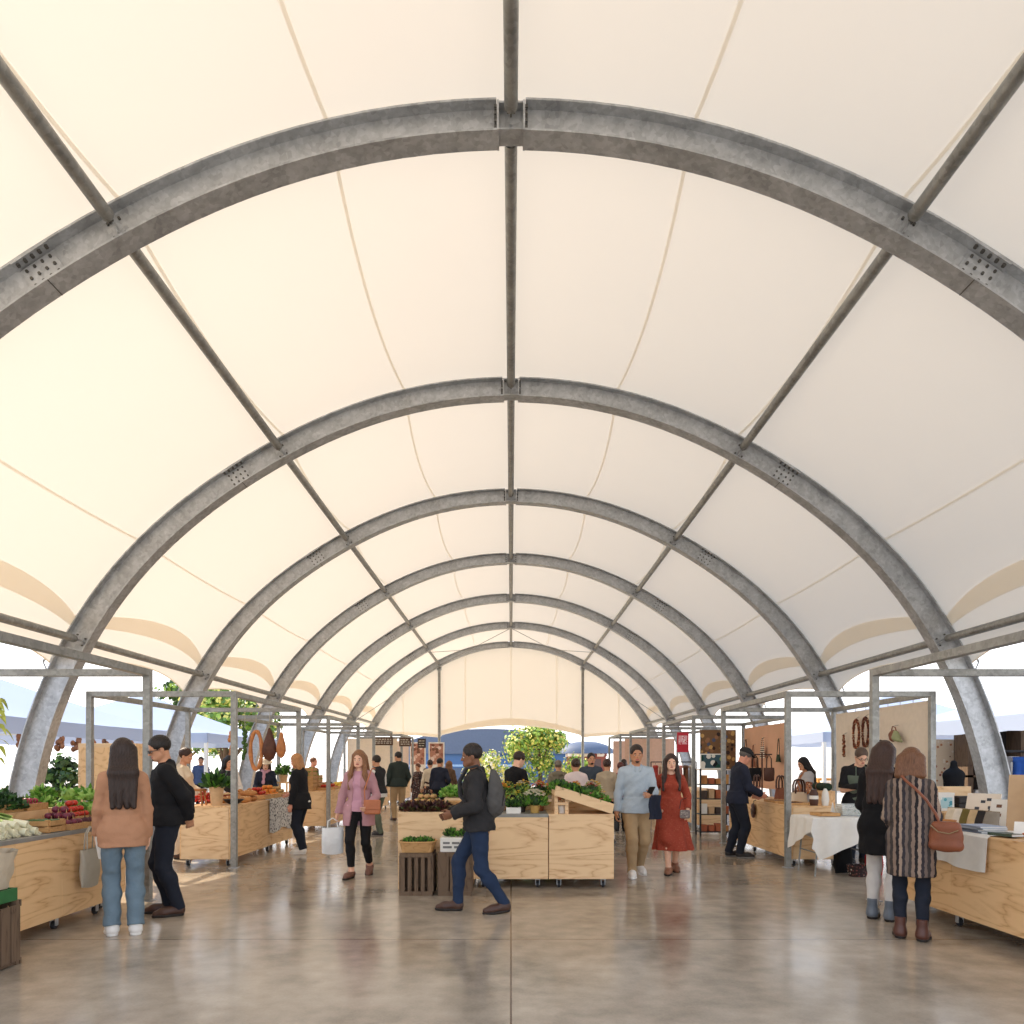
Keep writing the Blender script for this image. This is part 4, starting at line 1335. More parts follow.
# two women at the near right counter
woman_black = figure('long-haired woman in black coat and pale trousers at the near right counter', 3.42, 6.82, -42 * D2R, 1.665,
    Pose(True, lean=3, slim=0.92, elbow_r=(0.3, -1, -0.4), elbow_l=(-0.3, -1, -0.4), foot_r=(0.09, 0.0, 0), foot_l=(-0.09, 0.03, 0), hand_r=(0.16, 0.28, 0.98), hand_l=(-0.18, 0.29, 0.98), head=(-6, 18, 0)),
    'fair', 'longer', (58, 38, 30), [T(GREYTR, t=0.012, hem=-0.05), dict(kind='coat', mat=BLACKCL, hem=-0.30, t=0.030, flare=0.02, fold=0.02, boxy=0.034)], 0.0065, SH_BOOTG)
woman_stripe = figure('brown-haired woman in grey and brown striped coat at the near right counter', 3.29, 6.09, -30 * D2R, 1.585,
    Pose(True, lean=2, slim=0.88, foot_r=(0.10, -0.03, 0), foot_l=(-0.09, 0.02, 0), hand_r=(0.16, 0.26, 0.98), hand_l=(-0.15, 0.27, 0.98), elbow_r=(0.3, -1, -0.4), elbow_l=(-0.3, -1, -0.4), head=(-4, 15, 0)),
    'fair', 'long_bob', (108, 72, 48), [T(JEANS_D, t=0.010, hem=-0.05), dict(kind='coat', mat=STRIPE, hem=-0.36, t=0.020, flare=0.008, fold=0.02, loose=0.008, boxy=0.030)], 0.0065, SH_BOOTB)
# stallholders
figure('stallholder in dark top and green apron looking down behind the cloth-covered table', 4.93, 10.52, 172 * D2R, 1.68,
    Pose(lean=8, hand_r=(0.10, 0.27, 1.14), hand_l=(-0.12, 0.24, 1.08), head=(8, 26, 0), curl=70),
    'fair', 'short', (84, 66, 54), [T(JEANS_D), J(NEARBLACK, t=0.022, hem=-0.06, sleeve=0.45), dict(kind='apron', mat=cloth('sage_apron', (96, 106, 92), var=0.06), t=0.035)], 0.008, SH_BLACK, glasses='clear')
figure('dark-haired stallholder in warm print blouse and pale shawl behind the leather goods counter', 4.92, 12.25, 92 * D2R, 1.55,
    Pose(True, lean=6, hand_r=(0.12, 0.30, 0.98), hand_l=(-0.14, 0.30, 0.98), head=(8, 14, 0)),
    'tan', 'long', (28, 22, 22), [T(NEARBLACK), J(PATT, t=0.014, hem=-0.08, name='blouse'), J(cloth('pale_shawl', (176, 174, 176)), t=0.024, hem=-0.22, sleeve=0.22, open=0.10, name='shawl')], 0.008, SH_BLACK)
figure('stallholder in cream top with hair tied up standing behind the second left counter', -4.97, 11.15, -84 * D2R, 1.68,
    Pose(True, lean=4, hand_r=(0.14, 0.30, 1.0), hand_l=(-0.14, 0.31, 1.0), head=(-4, 10, 0)),
    'tan', 'short', (62, 40, 30), [T(CREAMCL), J(CREAMCL, t=0.018, hem=-0.12, name='tunic')], 0.008, SH_BROWN)
figure('black-haired stallholder in dark vest behind the second left stall post', -4.98, 13.0, 220 * D2R, 1.58,
    Pose(True, lean=6, hand_r=(0.14, 0.28, 1.0), hand_l=(-0.14, 0.28, 1.0), head=(0, 12, 0)),
    'tan', 'long_bob', (26, 22, 22), [T(NEARBLACK), J(WHITECL, t=0.012, hem=-0.05, name='blouse'), dict(kind='vest', mat=CHAR, t=0.02, hem=-0.06)], 0.0095, SH_BLACK)
figure('person in beige brimmed hat and dark coat bending over crates at the third left stall', -4.92, 14.82, 200 * D2R, 1.55,
    Pose(True, lean=14, hand_r=(0.14, 0.32, 0.95), hand_l=(-0.14, 0.32, 0.95), head=(0, 18, 0)),
    'fair', 'long_bob', (60, 44, 36), [T(NEARBLACK), J(NAVY, t=0.022, hem=-0.16), dict(kind='scarf', mat=PINK), dict(kind='cap', mat=mat('felt_hat', (204, 190, 168), 0.9), brim='round', name='hat')], 0.0095, SH_BLACK)
# farther shoppers
figure('man in dark green jacket and khaki trousers standing back turned, left of the centre stall', -2.80, 18.4, 22 * D2R, 1.72,
    Pose(foot_r=(0.12, 0, 0), foot_l=(-0.12, 0, 0), hand_l=(-0.3, 0.05, 0.86), hand_r=(0.22, 0.14, 0.92), head=(35, 0, 0)),
    'tan', 'short', (40, 30, 26), [T(KHAKI, t=0.018), J(cloth('dark_green', (50, 58, 54)), t=0.026, hem=-0.08, collar=True)], 0.0095, SH_BROWN)
figure('person in white shirt and olive trousers half hidden behind the woman in pink', -2.62, 14.6, 60 * D2R, 1.60,
    Pose(lean=4, foot_r=(0.1, 0.1, 0), foot_l=(-0.1, -0.1, 0), hand_r=(0.18, 0.3, 1.05), hand_l=(-0.2, 0.25, 1.0)),
    'tan', 'short', (44, 36, 32), [T(OLIVE, t=0.018), J(WHITECL, t=0.02, hem=-0.1, name='shirt'), dict(kind='vest', mat=CHAR, t=0.028, hem=-0.02)], 0.0095, SH_BLACK)
figure('woman in dark floral dress beyond the man in green jacket', -2.62, 20.9, 150 * D2R, 1.42,
    Pose(True, foot_r=(0.1, 0, 0), foot_l=(-0.1, 0, 0), head=(0, 6, 0)),
    'tan', 'bun', (96, 58, 40), [dict(kind='dress', mat=FLORAL, hem=-0.5, t=0.012, flare=0.05, fold=0.05)], 0.011, SH_BLACK)
figure('woman in cream blouse and print skirt in the cluster left of the centre stall', -2.10, 19.2, 20 * D2R, 1.52,
    Pose(True, hand_r=(0.2, 0.2, 1.0), head=(-20, 4, 0)),
    'tan', 'bun', (44, 32, 28), [J(CREAMCL, t=0.014, hem=0.02, name='blouse'), dict(kind='skirt', mat=FLORAL, hem=-0.5)], 0.011, SH_BROWN)
figure('man in black shirt with back turned in the cluster left of the centre stall', -1.80, 18.6, -10 * D2R, 1.56,
    Pose(lean=3, hand_r=(0.2, 0.2, 1.0), head=(-30, 4, 0)),
    'tan', 'short', (32, 26, 24), [T(NEARBLACK), J(NAVY, t=0.022, hem=-0.08, name='shirt')], 0.011, SH_BLACK)
figure('child in tan top beyond the cream-bloused woman', -2.45, 21.2, 10 * D2R, 1.28,
    Pose(True, head=(0, 0, 0)), 'tan', 'bun', (86, 54, 38), [T(OLIVE), J(KHAKI, t=0.016, hem=-0.06, name='shirt')], 0.012, SH_BROWN)
figure('person in brown jacket facing away beside the man in black shirt', -1.72, 20.6, -20 * D2R, 1.50,
    Pose(True), 'tan', 'long_bob', (120, 82, 54), [T(NEARBLACK), J(cloth('brown', (96, 74, 58)), t=0.02, hem=-0.1)], 0.012, SH_BLACK)
figure('young man in black sweater looking down behind the flowers of the centre stall', 0.04, 10.85, -52 * D2R, 1.63,
    Pose(lean=6, hand_r=(0.14, 0.30, 1.0), hand_l=(-0.16, 0.3, 1.0), head=(-6, 22, 0)),
    'fair', 'short', (48, 34, 26), [T(NEARBLACK), J(BLACKCL, t=0.022, hem=-0.08, name='sweater')], 0.008, SH_BLACK)
figure('woman with dark bun in pale pink top, back turned, behind the sloping planter', 1.06, 12.1, 8 * D2R, 1.52,
    Pose(True, foot_r=(0.1, 0, 0), foot_l=(-0.1, 0, 0)),
    'tan', 'bun', (56, 38, 30), [T(JEANS_D), J(cloth('pale_pink', (222, 204, 200), var=0.04), t=0.03, hem=-0.12, name='blouse')], 0.009, SH_WHITE)
figure('person in grey hooded coat beyond the flowers, left of the pink top', 0.92, 14.4, -10 * D2R, 1.50,
    Pose(True), 'tan', 'bun', (110, 100, 88), [T(CHAR), J(cloth('grey_green', (124, 116, 98)), t=0.028, hem=-0.16, hood=True)], 0.011, SH_BLACK)
figure('man in dark grey pullover facing the camera behind the right end of the centre stall', 1.55, 14.3, PI + 6 * D2R, 1.64,
    Pose(hand_r=(0.28, 0.05, 0.82)), 'tan', 'short', (38, 30, 28), [T(NEARBLACK), J(cloth('slate', (66, 74, 84)), t=0.02, hem=-0.08, name='pullover')], 0.01, SH_BLACK, beard=(50, 38, 32))
figure('woman in beige jacket and black skirt, back turned, right of the man in grey pullover', 1.70, 13.1, -20 * D2R, 1.52,
    Pose(True, hand_r=(0.2, 0.22, 1.0)), 'tan', 'bun', (58, 36, 30), [J(cloth('beige', (172, 156, 132)), t=0.024, hem=0.0), dict(kind='skirt', mat=NEARBLACK, hem=-0.55, r1=(0.2, 0.17))], 0.01, SH_BLACK)
figure('person in red top half hidden behind the man in light blue shirt', 2.28, 15.4, 0, 1.46,
    Pose(True), 'tan', 'bun', (92, 44, 36), [T(NEARBLACK), J(cloth('red', (150, 50, 44)), t=0.02, hem=-0.08, name='blouse')], 0.012, SH_BLACK)
figure('stallholder in dark shirt behind the third left counter, far beyond the blonde woman', -4.95, 18.4, 250 * D2R, 1.58,
    Pose(lean=4, hand_r=(0.14, 0.3, 1.0)), 'ruddy', 'short', (120, 76, 50), [T(JEANS_D), J(NEARBLACK, t=0.02, hem=-0.08, name='shirt')], 0.012, SH_BLACK)
figure('shopper in grey coat far down the right aisle', 3.45, 22.6, 60 * D2R, 1.55,
    Pose(True), 'tan', 'long', (50, 36, 30), [T(NEARBLACK), J(CHAR, t=0.026, hem=-0.3, name='coat')], 0.013, SH_BLACK)
figure('passer-by in blue sweater outdoors beyond the left stalls', -9.3, 22.2, 200 * D2R, 1.62,
    Pose(), 'tan', 'short', (60, 40, 32), [T(NEARBLACK), J(cloth('mid_blue', (76, 92, 128)), t=0.02, hem=-0.08, name='sweater')], 0.013, SH_BLACK)

# ------------------------------------------------------------------ things they carry
def sheet_bag(name, label, cat, loc, rz, w_, h_, d_, m, handle_m, hd=0.16, sag=0.02, group=None):
    r = thing(name, label, cat, loc, rz, group)
    b = MB()
    def f(u, v):
        a = u * 2 * PI
        bulge = math.sin(PI * min(1, max(0, 0.15 + 0.8 * (1 - v))))
        x = math.copysign(abs(math.cos(a)) ** 0.55, math.cos(a)) * w_ / 2 * (1 + 0.05 * bulge)
        y = math.copysign(abs(math.sin(a)) ** 0.8, math.sin(a)) * d_ / 2 * (0.35 + 0.65 * bulge) + 0.004 * math.sin(x * 60 + v * 9)
        return (x, y, h_ * v - sag * (1 - v) * math.cos(x / w_ * PI))
    b.grid(f, 28, 10)
    n = len(b.v)
    ring = [i * 11 for i in range(28)]
    b.f.append(tuple(ring)); b.mi.append(0)
    b.build('bag_body', m, r, smooth=1.2)
    for y in (-1, 1):
        hb = MB()
        hb.tube([(-w_ * 0.25, y * d_ * 0.22, h_ - 0.02), (-w_ * 0.22, y * d_ * 0.12, h_ + hd * 0.7), (0, y * 0.006, h_ + hd), (w_ * 0.22, y * d_ * 0.12, h_ + hd * 0.7), (w_ * 0.25, y * d_ * 0.22, h_ - 0.02)], 0.007, 6)
        hb.build('handle', handle_m, r, smooth=0.8)
    return r
TOTE = mat('tote_canvas', (178, 170, 154), 0.9, var=0.05, bump=0.1, bscale=120)
PLASTIC = mat('white_carrier_plastic', (226, 228, 228), 0.4, var=0.04, bump=0.5, bscale=18)

def strap(label_pts, m, parent, w_=0.02):
    MB().tube(label_pts, w_ / 2, 6).build('strap', m, parent, smooth=0.8)

# backpack of the striding man: hangs behind his back (towards +x)
bp = thing('backpack', 'grey backpack worn by the man striding past the centre stall', 'backpack', (-0.238, 7.17, 0.93), 0)
F = Field((-0.12, -0.25, -0.1), (0.30, 0.25, 0.6), 0.008)
F.ell((0.055, 0, 0.21), (0.105, 0.155, 0.24), None, 0.0); F.ell((0.11, 0, 0.13), (0.075, 0.12, 0.13), None, 0.03)
F.plane((-0.015, 0, 0), (-1, 0, 0.12)); F.wrinkle(0.003, 40, 3)
V, Q = F.mesh(); np_object('pack_body', V, Q, cloth('backpack_grey', (84, 82, 80)), bp)
MB().tube([(0.155, -0.11, 0.10), (0.175, -0.06, 0.22), (0.18, 0, 0.25), (0.175, 0.06, 0.22), (0.155, 0.11, 0.10)], 0.006, 6).build('zip', BLACK, bp, smooth=0.8)
MB().tube([(0.05, 0, 0.44), (0.03, 0, 0.49), (0.0, 0, 0.47)], 0.008, 6).build('grab_loop', BLACK, bp, smooth=0.8)
for q in (-1, 1):
    MB().tube([(-0.01, q * 0.10, 0.39), (-0.08, q * 0.125, 0.485), (-0.19, q * 0.13, 0.46), (-0.26, q * 0.13, 0.33), (-0.25, q * 0.15, 0.20), (-0.14, q * 0.185, 0.08), (-0.01, q * 0.15, 0.04)], 0.014, 8).build('shoulder_strap', cloth('strap_grey', (58, 56, 56)), bp, smooth=0.8)
MB().tube([(0.02, -0.12, 0.02), (0.03, -0.13, -0.06), (0.025, -0.13, -0.16)], 0.005, 6).build('strap_end', mat('tan_strap', (150, 110, 80)), bp, smooth=0.8)

# pink woman's carrier bag, shoulder bag
sheet_bag('carrier_bag', 'white plastic carrier bag hanging from the hand of the woman in pink', 'bag', (-2.255, 9.36, 0.30), 0.3, 0.26, 0.32, 0.12, PLASTIC, PLASTIC, 0.12)
hb = thing('shoulder_bag', 'tan brown leather bag at the hip of the woman in pink', 'bag', (-1.725, 9.21, 0.80), 0.1)
MB().box((0, 0, 0.09), (0.20, 0.08, 0.18)).build('bag_body', TANLEATHER, hb, bevel=0.02)
MB().box((0, -0.045, 0.12), (0.205, 0.012, 0.12)).build('flap', TANLEATHER, hb, bevel=0.006)
MB().tube([(-0.09, 0.0, 0.17), (-0.10, 0.02, 0.30), (-0.02, 0.05, 0.545), (0.0, 0.10, 0.575), (0.02, 0.15, 0.56)], 0.009, 6).build('strap', TANLEATHER, hb, smooth=0.8)
# striped woman's cross-body bag
cb = thing('crossbody_bag', 'brown leather crossbody bag on the back of the woman in striped coat', 'bag', (3.43, 5.835, 0.74), -48 * D2R)
F = Field((-0.2, -0.15, -0.05), (0.2, 0.15, 0.4), 0.007)
F.ell((0, 0, 0.12), (0.125, 0.042, 0.12), None, 0.0); F.cone((-0.085, 0, 0.05), (0.085, 0, 0.05), 0.042, 0.042, 0.02); F.cone((-0.07, 0, 0.21), (0.07, 0, 0.21), 0.028, 0.028, 0.05)
F.plane((0, 0, 0.24), (0, 0, 1)); V, Q = F.mesh(); np_object('bag_body', V, Q, LEATHER, cb)
MB().tube([(-0.10, -0.042, 0.21), (-0.04, -0.052, 0.16), (0.04, -0.052, 0.15), (0.10, -0.040, 0.18)], 0.005, 6).build('zip', mat('zip_metal', (150, 130, 100), 0.4, 0.6), cb, smooth=0.8)
R_ = Matrix.Rotation(48 * D2R, 3, 'Z')
def wl(x, y, z):
    return tuple(R_ @ (Vector((x, y, z)) - Vector((3.43, 5.835, 0.74))))
MB().tube([wl(3.40, 5.86, 0.95), wl(3.37, 5.87, 1.04), wl(3.31, 5.90, 1.15), wl(3.25, 5.955, 1.24), wl(3.20, 6.0, 1.30), wl(3.195, 6.05, 1.335)], 0.011, 6).build('strap', LEATHER, cb, smooth=0.8)
# rust dress woman's small bag
pb = thing('clutch_bag', 'small grey patterned bag at the side of the woman in rust dress', 'bag', (2.235, 9.50, 0.72), -0.3)
MB().box((0, 0, 0.06), (0.13, 0.045, 0.11)).build('bag_body', mat_speckle('clutch_print', (130, 120, 116), [(180, 170, 160), (90, 80, 80)], 60, 0.4), pb, bevel=0.02)
MB().tube([(-0.07, 0, 0.13), (-0.05, 0.0, 0.24), (0.02, 0.0, 0.27)], 0.005, 6).build('strap', BLACK, pb, smooth=0.8)
# things in hands of the man in the light blue shirt
ph = MB().box((0, 0, 0.05), (0.075, 0.012, 0.15)).build('phone', BLACK, loc=(1.70, 9.085, 1.07), bevel=0.004); ph.rotation_euler = (0.9, 0, 0.2)
tag(ph, 'dark phone held by the man in light blue shirt', 'phone')
cs = thing('folded_jacket', 'dark folded jacket hanging over the arm of the man in light blue shirt', 'jacket', (1.765, 9.16, 0.74), 0.2)
MB().grid(lambda u, v: (-0.07 + 0.15 * u + 0.01 * math.sin(v * 8), -0.015 - 0.02 * math.sin(u * 7 + v), 0.30 * v), 8, 8, double=0.035).build('cloth', NAVY, cs, smooth=0.8)
cm = MB().box((0, 0, 0.05), (0.08, 0.07, 0.10)).build('camera_case', BLACK, loc=(1.325, 9.40, 0.60), bevel=0.015)
tag(cm, 'small black case in the lowered hand of the man in light blue shirt', 'case')
# paper in hand of camel woman
pp = thing('paper_bag', 'white paper wrap of greens held by the woman in camel jacket', 'paper wrap', (-3.475, 6.27, 0.63), 0.2)
MB().lathe([(0.018, 0.0), (0.03, 0.06), (0.045, 0.17), (0.05, 0.20)], n=10, ripple=lambda a, t: 0.12 * math.sin(a * 5)).build('wrap', LINEN, pp, smooth=0.7)
# ------------------------------------------------------------------ stall frames and counters
POST_H = 2.42; PT = 0.075
def stall_frame(side, y0, y1, label, xi=3.80, xo=5.78):
    cx, cy = side * (xi + xo) / 2, (y0 + y1) / 2
    r = thing('stall_frame', label, 'stall frame', (cx, cy, 0), 0, 'galvanized stall frames')
    hx, hy = (xo - xi) / 2, (y1 - y0) / 2
    for i in (-1, 1):
        for j in (-1, 1):
            b = MB(); b.bb(i * hx - PT / 2, i * hx + PT / 2, j * hy - PT / 2, j * hy + PT / 2, 0.008, POST_H)
            p = b.build('post', STEEL_TUBE, r, bevel=0.005)
            b = MB(); b.bb(i * hx - 0.06, i * hx + 0.06, j * hy - 0.06, j * hy + 0.06, 0.0, 0.008); b.build('base_plate', STEEL, p)
    z = POST_H - PT / 2
    for j in (-1, 1):
        b = MB(); b.bb(-hx + PT / 2, hx - PT / 2, j * hy - PT / 2, j * hy + PT / 2, z - PT / 2, z + PT / 2); b.build('cross_rail', STEEL_TUBE, r, bevel=0.005)
    for i in (-1, 1):
        b = MB(); b.bb(i * hx - PT / 2, i * hx + PT / 2, -hy + PT / 2, hy - PT / 2, z - PT / 2, z + PT / 2); b.build('side_rail', STEEL_TUBE, r, bevel=0.005)
    return r

STALLS = [(4.7, 7.74), (10.16, 13.24), (15.4, 18.4), (20.5, 23.5), (25.7, 28.6)]
ORD2 = ['nearest', 'second', 'third', 'fourth', 'fifth and farthest']
for side, sn in ((-1, 'left'), (1, 'right')):
    for i, (y0, y1) in enumerate(STALLS):
        stall_frame(side, y0, y1, 'open galvanized square-tube frame of the %s stall on the %s' % (ORD2[i], sn))

def caster(parent, x, y):
    c = MB()
    c.tube([(x - 0.014, y, 0.036), (x + 0.014, y, 0.036)], 0.035, 14)
    o = c.build('caster', RUBBER, parent, smooth=0.6)
    f = MB(); f.bb(x - 0.03, x + 0.03, y - 0.035, y + 0.035, 0.094, 0.104)
    for q in (-1, 1): f.bb(x + q * 0.022 - 0.003, x + q * 0.022 + 0.003, y - 0.022, y + 0.022, 0.03, 0.096)
    f.tube([(x - 0.026, y, 0.036), (x + 0.026, y, 0.036)], 0.009, 8)
    f.build('fork', STEEL, o)

def counter(label, x0, x1, y0, y1, splits, face, h=0.84, top_m=WORKTOP, group='plywood counters on casters', topt=0.035, grain=PLY_Y):
    """plywood box on casters. face: which side the panels with seams look to ('+x','-x','-y')"""
    cx, cy = (x0 + x1) / 2, (y0 + y1) / 2
    r = thing('market_counter', label, 'counter', (cx, cy, 0), 0, group)
    hx, hy = (x1 - x0) / 2, (y1 - y0) / 2
    zb, zt = 0.105, h - topt
    t = 0.018
    b = MB(); b.bb(-hx + t, hx - t, -hy + t, hy - t, zb + 0.02, zt - 0.002); b.build('carcass', PLY_X, r)
    g = 0.0025
    if face in ('+x', '-x'):
        fx = hx if face == '+x' else -hx
        ys = [-hy] + [q - cy for q in splits] + [hy]
        for a, c in zip(ys[:-1], ys[1:]):
            b = MB(); b.bb(min(fx, fx - math.copysign(t, fx)), max(fx, fx - math.copysign(t, fx)), a + g, c - g, zb, zt); b.build('front_panel', grain, r, bevel=0.002)
        b = MB(); b.bb(min(-fx, -fx + math.copysign(t, fx)), max(-fx, -fx + math.copysign(t, fx)), -hy + g, hy - g, zb, zt); b.build('back_panel', grain, r, bevel=0.002)
        for j in (-1, 1):
            b = MB(); b.bb(-hx + t + g, hx - t - g, j * hy - (t if j > 0 else 0), j * hy + (0 if j > 0 else t), zb, zt); b.build('end_panel', PLY_X, r, bevel=0.002)
        for c in sorted({-hy + 0.12, hy - 0.12} | {q - cy for q in splits}):
            for i in (-1, 1): caster(r, i * (hx - 0.07), c)
    else:
        xs = [-hx] + [q - cx for q in splits] + [hx]
        for j in (-1, 1):
            for a, c in zip(xs[:-1], xs[1:]):
                b = MB(); b.bb(a + g, c - g, j * hy - (t if j > 0 else 0), j * hy + (0 if j > 0 else t), zb, zt); b.build('front_panel' if j < 0 else 'back_panel', PLY_X, r, bevel=0.002)
        for i in (-1, 1):
            b = MB(); b.bb(i * hx - (t if i > 0 else 0), i * hx + (0 if i > 0 else t), -hy + t + g, hy - t - g, zb, zt); b.build('end_panel', PLY_Y, r, bevel=0.002)
        for c in sorted({-hx + 0.12, hx - 0.12} | {q - cx - 0.06 for q in splits}):
            for j in (-1, 1): caster(r, c, j * (hy - 0.07))
    b = MB(); b.bb(-hx - 0.004, hx + 0.004, -hy - 0.004, hy + 0.004, zt, h); b.build('worktop', top_m, r, bevel=0.003)
    return r

CT = 0.84
counter('long plywood counter with grey top carrying the near left vegetable display', -4.68, -3.9, 4.4, 7.18, [5.2, 5.82, 6.43], '+x')
counter('plywood counter of the second left stall, patterned cloth over its front', -4.58, -3.88, 10.225, 13.15, [12.0], '+x', topt=0.02, top_m=PLY_Y)
counter('plywood counter of the third left stall behind the blonde woman', -4.58, -3.88, 15.5, 18.3, [16.9], '+x', topt=0.02, top_m=PLY_Y)
counter('plywood counter of the fourth left stall', -4.58, -3.88, 20.6, 23.4, [22.0], '+x', topt=0.02, top_m=PLY_Y)
counter('plywood counter of the fifth left stall, far end', -4.58, -3.88, 25.8, 28.5, [27.2], '+x', topt=0.02, top_m=PLY_Y)
counter('plywood counter of the near right stall, white linen cloth over its edge', 3.9, 4.78, 4.4, 7.66, [5.2, 6.55], '-x', topt=0.02, top_m=PLY_Y)
counter('plywood counter of the leather goods stall, second on the right', 3.88, 4.58, 10.225, 13.15, [12.0], '-x', topt=0.02, top_m=PLY_Y)
counter('plywood counter of the third right stall behind the dark shelf', 3.98, 4.58, 15.75, 18.3, [17.0], '-x', topt=0.02, top_m=PLY_Y)
counter('plywood counter of the fourth right stall', 3.88, 4.58, 20.6, 23.4, [22.0], '-x', topt=0.02, top_m=PLY_Y)
counter('plywood counter of the fifth right stall, far end', 3.88, 4.58, 25.8, 28.5, [27.2], '-x', topt=0.02, top_m=PLY_Y)

# ------------------------------------------------------------------ goods: prototypes
POOL = {}
def proto(name, fn):
    """build one of a kind far below first use; its root is then moved/copied"""
    if name not in POOL:
        POOL[name] = [fn(), False]
    return POOL[name]
def put(name, fn, loc, label, cat, group=None, rz=0.0, rot=None, scale=1.0):
    p = proto(name, fn)
    if not p[1]:
        p[1] = True
        o = p[0]; o.location = loc
        o.rotation_euler = rot if rot else (0, 0, rz); o.scale = (scale,) * 3
        tag(o, label, cat, group)
        return o
    o = dup(p[0], loc, rz, label, group, rot, scale)
    o['category'] = cat
    if group is None and 'group' in o: del o['group']
    return o
def empty_root(name):
    o = bpy.data.objects.new(name, None); COL.objects.link(o); return o

V_RED = mat('tomato_skin', (190, 52, 34), 0.3, var=0.18, scale=14); V_GREEN = mat('stem_green', (86, 124, 52), 0.6)
V_ONION = mat('red_onion_skin', (110, 40, 58), 0.4, var=0.25, scale=10, stretch=(6, 6, 0.6)); V_BEET = mat('beetroot_skin', (74, 28, 40), 0.6)
V_CAB = mat('cabbage_leaf', (150, 184, 88), 0.55, var=0.2, scale=8); V_LET = mat('lettuce_leaf', (98, 150, 52), 0.55, var=0.3, scale=14)
V_DARK = mat('dark_greens', (42, 70, 34), 0.6, var=0.4, scale=14); V_CUC = mat('cucumber_skin', (58, 92, 36), 0.45, var=0.3, scale=22)
V_LEEKW = mat('leek_white', (226, 222, 192), 0.5, var=0.06); V_LEEKG = mat('leek_green', (150, 178, 88), 0.5, var=0.2)
V_REDLEAF = mat('red_lettuce', (92, 40, 38), 0.55, var=0.4, scale=16, rgb2=(70, 88, 40)); V_ORANGE = mat('orange_skin', (222, 130, 44), 0.5); V_YEL = mat('yellow_skin', (226, 188, 72), 0.5)
V_BREAD = mat('bread_crust', (186, 128, 74), 0.75, var=0.3, scale=10); V_POT = mat('potato_skin', (190, 150, 100), 0.8)

def leaf_ball(name, n, rad, size, mats, core=None, flat=0.8, curl=0.5, seed=1, up=0.3, cs=0.62):
    def fn():
        r = random.Random(seed)
        root = empty_root(name)
        b = MB()
        for i in range(n):
            th = 2 * PI * r.random(); ph = math.acos(1 - r.random() * 1.25) if up < 0.9 else math.acos(1 - r.random() * 0.9)
            d = Vector((math.sin(ph) * math.cos(th), math.sin(ph) * math.sin(th), max(-0.1, math.cos(ph)) * flat))
            p = d * rad * (0.45 + 0.55 * r.random()); p.z += rad * flat * 0.35
            dn = (d + Vector((0, 0, up))).normalized()
            sd = dn.cross(Vector((r.uniform(-1, 1), r.uniform(-1, 1), r.uniform(-1, 1)))).normalized()
            nn = dn.cross(sd)
            L_, W_ = size * r.uniform(0.7, 1.3), size * r.uniform(0.45, 0.75)
            k = curl * r.uniform(0.4, 1.2)
            def g(u, v):
                w_ = math.sin(PI * min(0.97, max(0.06, u * 0.9 + 0.06))) ** 0.8
                q = p + dn * (L_ * u) + sd * (W_ * (v - 0.5) * w_) + nn * (k * L_ * (u * u * 0.6) + 0.12 * L_ * math.sin(v * 9 + u * 5) * abs(v - 0.5))
                return q
            b.grid(g, 3, 2, mi=r.randrange(len(mats)))
        zmin = min(q[2] for q in b.v)
        b.v = [(q[0], q[1], q[2] - zmin) for q in b.v]
        b.build('foliage', mats, root, smooth=1.2)
        if core:
            c = MB(); c.ball((0, 0, rad * flat * max(0.6, cs * 0.85)), (rad * cs, rad * cs, rad * flat * max(0.6, cs * 0.85)), 12, 8); c.build('heart', core, root, smooth=4)
        return root
    return fn
def f_round(name, part, r, m, stem_m=None, squash=1.0, lobes=0, spike=0.0):
    def fn():
        root = empty_root(name)
        b = MB(); rp = (lambda a, t: 0.035 * math.sin(a * lobes) * math.sin(t)) if lobes else None
        b.ball((0, 0, r * squash), (r, r, r * squash), 14, 9, ripple=rp)
        b.build(part, m, root, smooth=4)
        s_ = MB()
        if spike:
            s_.lathe([(r * 0.25, r * squash * 1.85), (r * 0.12, r * squash * 2.1), (r * 0.06, r * squash * 2.1 + spike)], n=8)
        else:
            for k in range(5):
                a = k * 2 * PI / 5
                s_.bar((0, 0, r * squash * 2.0), (r * 0.5 * math.cos(a), r * 0.5 * math.sin(a), r * squash * 1.9), 0.007, 0.003)
        s_.build('stem', stem_m or V_GREEN, root)
        return root
    return fn
def f_cuc():
    root = empty_root('zucchini'); b = MB()
    n = 9; b.tube([(0.014 * math.sin(i * 0.4), -0.11 + 0.22 * i / n, 0.02) for i in range(n + 1)], [0.008] + [0.02] * (n - 1) + [0.009], 10)
    b.build('flesh', V_CUC, root, smooth=4)
    MB().tube([(0, 0.105, 0.02), (0, 0.125, 0.024)], 0.004, 6).build('stem', V_GREEN, root)
    return root
